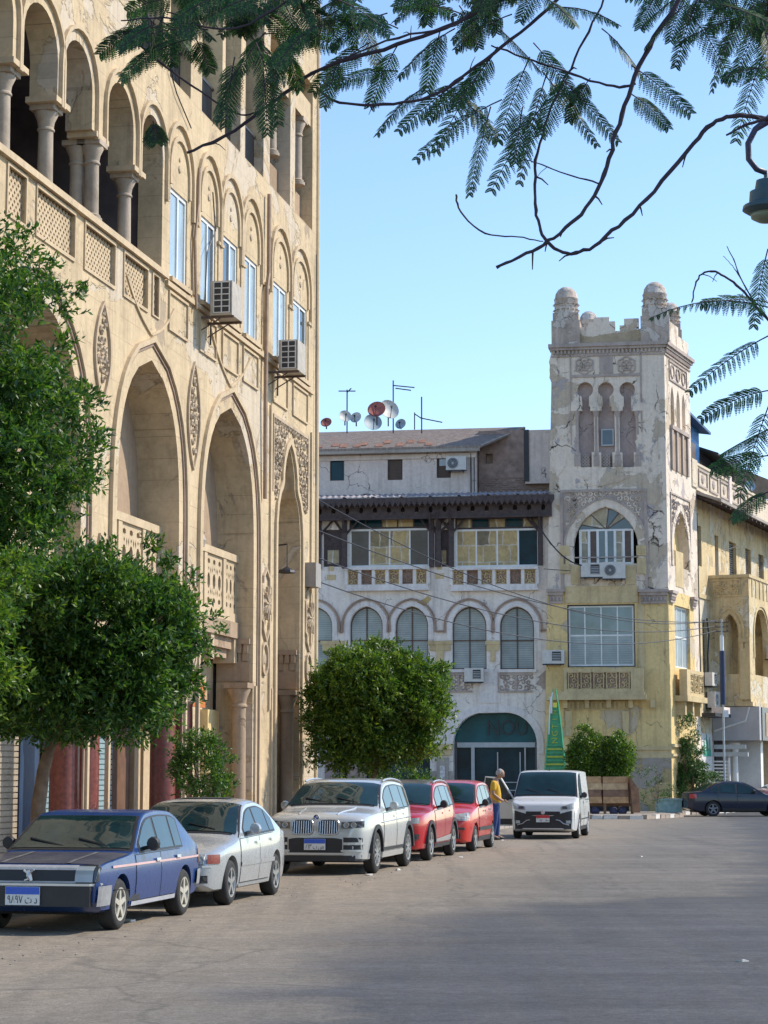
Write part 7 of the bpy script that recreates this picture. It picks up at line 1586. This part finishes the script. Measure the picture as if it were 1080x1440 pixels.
# round tree in front of the white wing
cd = at(540, 1000, 49.5)
tree('dense round ficus in front of the white arcaded wing', (cd.x-.55,49.5,.14), [(cd.x-.55,49.5,.1),(cd.x-.5,49.5,.9),(cd.x-.3,49.5,1.5),(cd.x-.1,49.5,2.1)],
  [(cd.x-.1,49.5,3.35,1.35,1.4,1.2), (cd.x-.75,49.5,3.5,.9,1.1,1.1), (cd.x+.7,49.5,3.6,.85,1.0,.85), (cd.x+.55,49.4,2.9,.9,.9,.75), (cd.x-.8,49.4,2.55,1.0,.9,.85), (cd.x-.0,49.4,2.45,1.1,.9,.55), (cd.x-1.3,49.5,3.4,.45,.8,1.0), (cd.x+1.35,49.5,3.95,.35,.35,.3), (cd.x-.1,49.4,4.2,1.15,1.0,.6)], 640, 20, .11, FICUS2, 9, .12, GT, cr=(.2,.38), nleaf=8)
for k, (px, Y, h) in enumerate(((487, 50.5, .95), (545, 51.0, 1.35), (575, 51.5, 1.25), (600, 51.2, 1.0))):
    p = at(px, 1090, Y); tree(['ragged low shrub left of the round ficus trunk', 'leafy low shrub right of the round ficus trunk', 'taller spiky shrub behind the red crossover roof', 'small shrub behind the roof of the bright red compact'][k], (p.x,Y,.14), [(p.x,Y,.1),(p.x,Y,.5),(p.x,Y,.9)], [(p.x,Y,h*.75+.5,.38,.35,.5)], 26, 10, .09, FICUS2 if k != 2 else SHRUBL, 30+k, .03, 'low shrubs behind the parked cars', cr=(.12,.2), nleaf=7, nlimb=4, name='shrub', cat='shrub')
# clipped bushes and the conical shrub at the tower
for k, (px, hw_, top) in enumerate(((824, .66, 3.5), (871, .50, 3.25))):
    p = at(px, 1090, 86.2); zc = 1.5+(top-1.5)/2
    tree(['larger round bush standing behind the plank stand', 'smaller round bush behind the plank stand, beside the tower plinth'][k], (p.x,86.2,.14), [(p.x,86.2,.1),(p.x,86.2,.8),(p.x,86.2,1.5)], [(p.x,86.2,zc,hw_,.6,(top-1.35)/2), (p.x-.1,86.2,zc-.5,hw_*.9,.6,.7)], 120, 16, .12, FICUS2, 40+k, .06, 'bushes at the foot of the tower', cr=(.18,.3), nleaf=7, name='bush', cat='bush', nlimb=6)
p = at(974, 1080, 91.2)
tree('tall ragged cone-shaped shrub between tower and utility pole', (p.x,91.2,.14), [(p.x,91.2,.1),(p.x,91.2,1.6),(p.x-.15,91.2,3.4)], [(p.x-.1,91.2,1.2,.95,.7,1.0), (p.x-.15,91.2,2.3,.7,.6,.9), (p.x-.25,91.2,3.4,.42,.4,.8), (p.x-.3,91.2,4.1,.2,.2,.45), (p.x+.6,91.2,1.3,.6,.5,.6)], 190, 12, .12, SHRUBL, 50, .07, None, cr=(.16,.32), nleaf=6, name='shrub', cat='shrub', shell=.3)
p = at(925, 1125, 85.6)
tree('thin straggling weeds at the foot of the tower plinth', (p.x,85.6,.14), [(p.x,85.6,.1),(p.x,85.6,.4),(p.x,85.6,.7)], [(p.x-.3,85.6,.75,.8,.3,.5), (p.x-.2,85.6,1.6,.5,.2,.6)], 26, 6, .09, SHRUBL, 51, .02, None, cr=(.12,.25), nleaf=5, name='weeds', cat='weeds', nlimb=14)
p = at(942, 1120, 87.2)
tree('sparse seedlings growing in the turquoise planter', (p.x,87.25,.7), [(p.x,87.25,.7),(p.x,87.25,.9),(p.x,87.25,1.05)], [(p.x-.05,87.25,1.0,.42,.15,.25)], 14, 6, .08, SHRUBL, 52, .02, None, cr=(.1,.18), nleaf=5, name='seedlings', cat='plant', nlimb=8)

# ---- poinciana: trunk outside the picture on the right, branches and feathery fronds overhead
FV = []; FF = []; RT = MB()
rngF = np.random.default_rng(77)
def frond(b, tip, sag=.10, npair=15, plen=.10, roll=None, dens=10):
    """a twice-feathered leaf from b to tip; pinnae hang from the midrib"""
    b = np.array(b); tip = np.array(tip); L_ = np.linalg.norm(tip-b)
    P = [b+(tip-b)*t+np.array([0,0,sag*L_*4*t*(1-t)]) for t in np.linspace(0, 1, 9)]
    RT.tube([Vector(p) for p in P], [.0045*(1-.6*k/8) for k in range(9)], 4, False)
    P = np.array(P); view = np.array([0,1,0.]) ; ax = unit(tip-b)
    side0 = np.cross(ax, unit(rngF.normal(size=3)*.35+np.array([0,-.85,.5]) if roll is None else np.array(roll))); side0 = unit(side0)
    for k in range(npair):
        t = .16+.84*(k+.5)/npair; q = t*8; i = min(int(q), 7); pt = P[i]+(P[i+1]-P[i])*(q-i); tg = unit(P[i+1]-P[i])
        pl = plen*(.55+.45*math.sin(math.pi*min(1, .15+t*.85)))*(1 if t < .9 else .75)
        for sg in (-1, 1):
            d = unit(sg*side0*.86+tg*.42+np.array([0,0,-.25])+rngF.normal(size=3)*.06)
            nl = dens; tt = np.linspace(.08, 1, nl); base = pt+d*pl*tt[:,None]+np.array([0,0,-.25*pl])*(tt**2)[:,None]
            nrm = unit(np.cross(d, side0*.2+tg)); w2 = unit(np.cross(nrm, d)+rngF.normal(size=3)*.08)
            RT.tube([Vector(pt), Vector(base[-1])], .0014, 3, False)
            for s2 in (-1, 1):
                a = unit(w2*s2*.9+d*.5)[None,:]+rngF.normal(size=(nl,3))*.06; a = unit(a); ln = np.full(nl, .0108)*np.sin(np.pi*np.clip(.2+tt*.75,0,1))[:]+.004
                sd_ = unit(np.cross(a, nrm[None,:])); wd = (ln*.42)[:,None]; ln = ln[:,None]
                v = np.stack([base, base+a*ln*.5+sd_*wd, base+a*ln, base+a*ln*.5-sd_*wd], 1).reshape(-1,3)
                FV.append(v); FF.append(np.arange(nl)[:,None]*4+np.array([[0,1,2,3]]))
PT = thing('poinciana_tree', 'poinciana with feathery fronds and dark curling branches hanging overhead', 'tree', Matrix.Translation((5.2,13.2,0)))
def branch(px, Y, r, taper=.45, parent=PT):
    if not hasattr(Y, '__len__'): Y = [Y]*len(px)
    P = [at(x, y, yy) for (x, y), yy in zip(px, Y)]; Q = []
    for i in range(len(P)-1):                            # Catmull-Rom through the surveyed points
        p0, p1, p2, p3 = P[max(i-1,0)], P[i], P[i+1], P[min(i+2,len(P)-1)]
        for k in range(5):
            t = k/5; Q.append(.5*((2*p1)+(p2-p0)*t+(2*p0-5*p1+4*p2-p3)*t*t+(3*p1-p0-3*p2+p3)*t**3))
    Q.append(P[-1]); n = len(Q)
    Q = [q+Vector((rngF.normal(), rngF.normal(), rngF.normal()))*min(.004, r*.22) for q in Q]
    bo = part('branch', TWIG, parent, lambda m: m.tube(Q, [r*(1-taper*k/(n-1))*rngF.uniform(.9,1.1)*(1.18 if k % 7 == 3 else 1)*.8 for k in range(n)], 7), I4, True)
    for k in range(3, n-2, 6):                           # short side twigs
        if rngF.random() < .6:
            d = Vector((rngF.normal(), rngF.normal()*.4, rngF.normal()-.5)).normalized()*rngF.uniform(.04,.12)
            part('twig', TWIG, bo, lambda m: m.tube([Q[k], Q[k]+d*.5+Vector((0,0,.01)), Q[k]+d], [r*.35,r*.28,r*.15], 5), I4, True)
    return Q
crownP = Vector((4.9,13.0,6.2))
part('trunk', BARK, PT, lambda m: m.tube([(5.2,13.2,0),(5.15,13.2,1.5),(5.2,13.1,3.2),(5.05,13.0,4.8),(4.9,13.0,6.2)], [.24,.2,.17,.14,.1], 12), I4, True)
Y0 = 12.0
Q1 = branch([(1010,-110),(955,0),(912,66),(884,135),(862,200),(846,256),(818,300),(780,334),(740,357),(698,376)], Y0, .020)
Q2 = branch([(1110,158),(1080,166),(1040,162),(1008,170),(975,203),(920,268),(870,318),(828,350),(798,355),(770,341),(756,310),(752,268),(755,215),(776,150),(808,82),(838,20),(860,-30)], Y0+.1, .019, .6)
branch([(641,274),(648,298),(682,328),(728,333),(764,340)], Y0+.05, .008)
Q4 = branch([(264,215),(330,183),(400,132),(452,96),(560,62),(645,30),(760,-30)], 11.6, .011, -.5)
Q5 = branch([(190,58),(252,108),(330,158),(362,157),(392,140)], 11.6, .009)
Q6 = branch([(450,128),(478,144),(540,147),(604,136),(650,108),(706,66),(770,12),(810,-30)], 11.8, .010, -.3)
Q7 = branch([(893,118),(862,122),(805,104),(735,80),(690,64)], Y0, .011)
Q8 = branch([(846,258),(806,248),(762,232),(738,224)], Y0, .007)
Q9 = branch([(1090,462),(1062,428),(1036,401),(1010,384),(990,383),(978,400),(974,426)], 12.4, .011, .5)
branch([(1060,424),(1042,392),(1032,366),(1022,346)], 12.4, .006)
branch([(1042,392),(1030,374),(1017,360)], 12.4, .004)
Q10 = branch([(700,-20),(640,35),(560,52),(470,88),(448,100)], 11.5, .010)
Q11 = branch([(420,-10),(330,40),(230,25),(170,30)], 11.3, .009)
branch([(1110,160),(1060,172),(1040,180),(1022,190)], Y0, .014)
for p_, q_ in (((1110,-40),(1010,-110)), ((1110,160),(1130,150)), ((800,-60),(1010,-110))): pass
# limbs that join trunk and the branches seen overhead
for pts in ([crownP, at(1180,-60,12.6), at(1090,-130,12.3), at(1010,-110,12.0)], [crownP, at(1220,160,12.6), at(1160,150,12.3), at(1110,158,12.1)], [at(1090,-130,12.3), at(950,-150,12.0), at(860,-90,12.0), at(760,-30,11.6)], [at(950,-150,12.0), at(700,-90,11.5), at(420,-10,11.3)], [crownP+Vector((0,0,-.8)), at(1180,520,12.7), at(1120,490,12.5), at(1090,462,12.4)], [at(860,-90,12), at(810,-30,11.8)], [at(700,-90,11.5), at(700,-20,11.5)]):
    part('limb', BARK, PT, lambda m: m.tube(pts, [.07]+[.045]*(len(pts)-2)+[.022], 7), I4, True)
def fr(b, t, Y=12.0, dy=0., **k): frond(at(*b, Y), at(*t, Y+dy), **k)
# the fronds that stand out singly
for b, t, Y in (((1080,432),(913,448),12.4), ((1085,470),(968,552),12.3), ((1090,548),(985,590),12.2), ((1085,640),(1000,660),12.4), ((1090,600),(1012,640),12.4), ((1085,690),(1030,730),12.3), ((1080,425),(985,428),12.5), ((1085,560),(1040,700),12.4), ((1080,350),(1060,460),12.4),
   ((1080,95),(1015,110),12.1), ((1060,20),(955,60),12.0), ((1080,60),(1035,200),12.2), ((1010,10),(880,-5),12.2), ((985,-10),(950,95),12.2), ((1050,0),(1000,130),12.3), ((1080,0),(1075,110),12.3), ((930,-20),(900,40),12.0),
   ((888,92),(972,160),12.0), ((884,130),(940,180),12.1), ((700,66),(612,215),12.0), ((706,140),(585,225),12.0), ((690,150),(660,275),12.0), ((770,140),(690,270),12.0), ((735,150),(725,230),12.0), ((790,110),(870,200),12.0), ((762,100),(840,205),12.1), ((652,110),(560,185),11.9), ((605,120),(530,190),11.9), ((560,100),(470,120),11.9), ((640,40),(560,110),11.8), ((770,12),(870,35),12.0), ((745,80),(700,200),12.0), ((800,106),(760,190),12.0),
   ((700,70),(640,150),11.9), ((830,110),(800,170),12.0), ((720,20),(640,70),11.9), ((560,62),(520,150),11.8), ((480,80),(455,150),11.7), ((620,40),(600,130),11.9), ((846,40),(905,110),12.0), ((520,60),(440,130),11.7), ((690,30),(760,100),11.9), ((650,20),(560,10),11.8), ((560,40),(480,30),11.7), ((770,100),(730,260),12.1), ((680,110),(600,170),12.0), ((640,130),(700,200),11.9), ((750,60),(810,140),12.0)):
    fr(b, t, Y, rngF.uniform(-.12,.12), sag=rngF.uniform(.02,.10), plen=rngF.uniform(.075,.10))
# the denser mass along the top left
for k in range(62):
    x = rngF.uniform(200, 500); y = rngF.uniform(-70, 55); L_ = rngF.uniform(70, 120); a = rngF.uniform(.15, 2.9)
    fr((x, y), (x+L_*math.cos(a)*1.0, y+L_*abs(math.sin(a))*.62), rngF.uniform(11.2, 12.0), rngF.uniform(-.15,.15), sag=.08, plen=.085, dens=9)
for k in range(34):
    x = rngF.uniform(470, 800); y = rngF.uniform(-70, 20); L_ = rngF.uniform(70, 120); a = rngF.uniform(.2, 2.9)
    fr((x, y), (x+L_*math.cos(a), y+L_*abs(math.sin(a))*.7), rngF.uniform(11.4, 12.2), rngF.uniform(-.15,.15), sag=.08, plen=.085, dens=9)
for k in range(22):
    x = rngF.uniform(960, 1110); y = rngF.uniform(-60, 40); L_ = rngF.uniform(70, 110); a = rngF.uniform(.3, 2.8)
    fr((x, y), (x+L_*math.cos(a), y+L_*abs(math.sin(a))), rngF.uniform(11.8, 12.5), rngF.uniform(-.15,.15), sag=.06, plen=.09, dens=9)
for x, y, L_, a in ((200,40,70,2.6), (230,60,80,2.4), (340,90,90,2.0), (370,100,90,1.5), (360,60,120,1.3), (330,80,100,1.7), (400,70,60,1.2), (215,170,30,1.4)):
    fr((x, y), (x+L_*math.cos(a), y+L_*math.sin(a)), 11.4, .05, plen=.09)
off_ = 0; fl = []
for v, f in zip(FV, FF): fl.append(f+off_); off_ += len(v)
mesh_np('fronds', np.concatenate(FV), np.concatenate(fl), FERN, PT, I4)
RT.build('frond_ribs', TWIG, PT, I4)
# ================================================================== man in the yellow shirt beside the van
gpx = ground_pt(697, 1181)
MP = Matrix.Translation((gpx[0], gpx[1], 0)) @ Matrix.Rotation(R(-6), 4, 'Z') @ Matrix.Scale(1.05, 4)     # local x = where he faces
MAN = thing('person', 'grey-haired person in yellow shirt and blue jeans looking down beside the van', 'person', MP)
SKIN = pmat('skin', (.36,.20,.13), .55, .1, 8, .05); SHIRT = pmat('yellow_shirt', (.62,.36,.03), .85, .14, 6, .5, 14); JEANS = pmat('blue_jeans', (.03,.055,.16), .9, .25, 7, .4, 25); HAIR = pmat('grey_hair', (.34,.33,.32), .8, .25, 30, .6, 60); SHOE = pmat('dark_shoe', (.03,.025,.025), .6)
def skin(name, verts, edges, rad, mat, parent, sub=2, root=0):
    me = bpy.data.meshes.new(name); me.from_pydata(verts, edges, []); ob = bpy.data.objects.new('tmp', me); col.objects.link(ob)
    md = ob.modifiers.new('s', 'SKIN'); md.use_smooth_shade = True
    for k, d in enumerate(me.skin_vertices[0].data):
        r_ = rad[k]; d.radius = r_ if hasattr(r_, '__len__') else (r_, r_); d.use_root = (k == root)
    sm = ob.modifiers.new('d', 'SUBSURF'); sm.levels = sub; sm.render_levels = sub
    bpy.context.view_layer.update(); nm = bpy.data.meshes.new_from_object(ob.evaluated_get(bpy.context.evaluated_depsgraph_get())); nm.materials.clear()
    bpy.data.objects.remove(ob); nm.name = name
    return link(name, nm, mat, parent, MP, True)
V = [(0,0,.94), (.01,0,1.10), (.0,0,1.28), (-.02,0,1.44), (.03,0,1.53), (.07,0,1.59)]     # pelvis to neck, leaning a little forward
Ed = [(0,1),(1,2),(2,3),(3,4),(4,5)]; Rd = [(.14,.12), (.15,.13), (.15,.12), (.13,.10), .055, .05]
limbs = {}
for sg in (-1, 1):
    i = len(V); V += [(0,.10*sg,.90), (.03*sg+.02,.11*sg,.50), (-.03+.05*sg,.11*sg,.10), (.12+.05*sg,.12*sg,.045)]; Ed += [(0,i),(i,i+1),(i+1,i+2),(i+2,i+3)]; Rd += [.085,.058,.042,.036]
    j = len(V); V += [(-.02,.19*sg,1.41), (-.05,.25*sg,1.16), (.15,.16*sg,1.0), (.21,.11*sg,.98)]; Ed += [(3,j),(j,j+1),(j+1,j+2),(j+2,j+3)]; Rd += [.06,.045,.036,.03]
body = skin('body', V, Ed, Rd, SKIN, MAN)
def fingers(m):
    for sg in (-1, 1):
        p = Vector((.22,.105*sg,.975))
        for k in range(4):
            L_ = (.075,.085,.08,.06)[k]; o = p+Vector((.02,(.028-.018*k)*sg,.01-.004*k)); m.tube([o, o+Vector((L_*.5,-.012*sg,-.005)), o+Vector((L_*.8,-.03*sg,-.03))], [.0095,.009,.007], 6)
        m.tube([p+Vector((-.01,-.02*sg,.02)), p+Vector((.03,-.045*sg,.03)), p+Vector((.055,-.05*sg,.02))], [.011,.01,.008], 6)
part('fingers', SKIN, body, fingers, MP, True)
hd = (.125,0,1.665)
def head(m):
    n = 18; 
    for i in range(13):
        a = math.pi*i/12
    pts = []; rows = 13
    for i in range(rows+1):
        t = math.pi*i/rows; r = math.sin(t); z = math.cos(t)
        for k in range(n):
            u = 2*math.pi*k/n; x = math.cos(u)*r*.098*(1.05 if z > -.2 else .9)+.018*(1-z)*.5; y = math.sin(u)*r*.076*(1-.22*max(0,-z)); pts.append((x, y, z*.118))
    tilt = R(28); pts = [(x*math.cos(tilt)+z*math.sin(tilt), y, -x*math.sin(tilt)+z*math.cos(tilt)) for x, y, z in pts]
    m.add([(x+hd[0], y+hd[1], z+hd[2]) for x, y, z in pts], [(i*n+k, (i+1)*n+k, (i+1)*n+(k+1) % n, i*n+(k+1) % n) for i in range(rows) for k in range(n)])
    fx_ = Vector((math.cos(tilt), 0, -math.sin(tilt))); fu = Vector((math.sin(tilt), 0, math.cos(tilt))); c = Vector(hd)
    m.tube([c+fx_*.10+fu*.015, c+fx_*.125-fu*.02, c+fx_*.10-fu*.03], [.010,.017,.012], 6)
    for sg in (-1, 1): m.tube([c+Vector((0,.074*sg,0))+fu*.02, c+Vector((-.01,.085*sg,0)), c+Vector((0,.076*sg,0))-fu*.03], [.012,.016,.01], 6)
part('head', SKIN, body, head, MP, True)
def face(m):
    tilt = R(28); fx_ = Vector((math.cos(tilt), 0, -math.sin(tilt))); fu = Vector((math.sin(tilt), 0, math.cos(tilt))); c = Vector(hd)
    for sg in (-1, 1): m.tube([c+fx_*.100+fu*.02+Vector((0,.022*sg,0)), c+fx_*.094+fu*.02+Vector((0,.046*sg,0))], .007, 5)
    m.tube([c+fx_*.107-fu*.055+Vector((0,.022,0)), c+fx_*.11-fu*.056, c+fx_*.107-fu*.055+Vector((0,-.022,0))], .005, 5)
part('eyes_and_mouth', pmat('dark_features', (.06,.025,.02), .5), body, face, MP, True)
def hair(m):
    n = 18; pts = []; rows = 8; tilt = R(10)
    for i in range(rows+1):
        t = math.pi*.62*i/rows; r = math.sin(t); z = math.cos(t)
        for k in range(n):
            u = 2*math.pi*k/n; j = 1+.05*math.sin(5*u+i); x = math.cos(u)*r*.102*j-.012; y = math.sin(u)*r*.081*j
            if math.cos(u) > .45 and z < .45: x -= .05*(math.cos(u)-.45); 
            pts.append((x, y, z*.121*j+.004 if not (math.cos(u) > .3 and z < .35) else .05+z*.03))
    pts = [(x*math.cos(tilt)+z*math.sin(tilt), y, -x*math.sin(tilt)+z*math.cos(tilt)) for x, y, z in pts]
    m.add([(x+hd[0], y+hd[1], z+hd[2]) for x, y, z in pts], [(i*n+k, (i+1)*n+k, (i+1)*n+(k+1) % n, i*n+(k+1) % n) for i in range(rows) for k in range(n)])
part('hair', HAIR, MAN, hair, MP, True)
# shirt: torso and short sleeves; jeans; shoes
V = [(0.0,0,.86), (.015,0,1.06), (.005,0,1.26), (-.02,0,1.42), (.0,0,1.5)]; Ed = [(0,1),(1,2),(2,3),(3,4)]; Rd = [(.17,.15), (.185,.155), (.18,.145), (.15,.12), .07]
for sg in (-1, 1):
    j = len(V); V += [(-.02,.19*sg,1.41), (-.045,.24*sg,1.22)]; Ed += [(3,j),(j,j+1)]; Rd += [.085,.078]
skin('shirt', V, Ed, Rd, SHIRT, MAN)
V = [(0,0,1.04), (0,0,.90)]; Ed = [(0,1)]; Rd = [(.145,.12), (.155,.13)]
for sg in (-1, 1):
    i = len(V); V += [(0,.10*sg,.82), (.03*sg+.02,.11*sg,.48), (-.03+.05*sg,.11*sg,.07)]; Ed += [(1,i),(i,i+1),(i+1,i+2)]; Rd += [.105,.078,.07]
skin('jeans', V, Ed, Rd, JEANS, MAN)
for sg in (-1, 1): part('shoe', SHOE, MAN, lambda m: m.tube([(-.08+.05*sg,.11*sg,.05),(.04+.05*sg,.115*sg,.045),(.16+.05*sg,.12*sg,.035)], [.045,.05,.03], 8), MP, True)

# ================================================================== litter and rubble on the road edge
rg = random.Random(5)
LIT = [pmat('paper_litter', (.6,.57,.52), .9, .2), pmat('stone_litter', (.24,.20,.165), .9, .3), pmat('dark_litter', (.08,.07,.06), .9, .3)]
st_ = MB()
for k in range(150):
    s = rg.uniform(16, 56); x0 = rg.choice((rg.uniform(-8.0,-7.2), rg.uniform(-9.6,-7.8))); X, Yp, _ = street(x0, s/SD[1]*1.0); r = rg.uniform(.006,.018)
    st_.lathe([(r*.8,0),(r,r*.4),(r*.5,r*.9),(0,r)], (X, Yp, 0), 5)
tag(st_.build('gravel', LIT[1]), 'loose pebbles and crumbs scattered along the parked cars', 'gravel', kind='stuff')
for k, (px, py) in enumerate(((560,1224), (565,1215), (519,1231), (648,1206), (182,1296), (706,1182), (900,1205), (1045,1352))):
    X, Yp = ground_pt(px, py); a = rg.uniform(0, 3)
    q = [(X+.07*math.cos(a+i*1.57)*rg.uniform(.6,1.2), Yp+.07*math.sin(a+i*1.57), .005+rg.uniform(0,.03)) for i in range(4)]
    tag(part('litter', LIT[0], None, lambda m: m.add(q+[(x, y, .001) for x, y, z in q], [(0,1,2,3),(0,4,5,1),(1,5,6,2),(2,6,7,3),(3,7,4,0)])), 'scrap of pale litter lying on the road', 'litter', 'scraps of litter on the road')
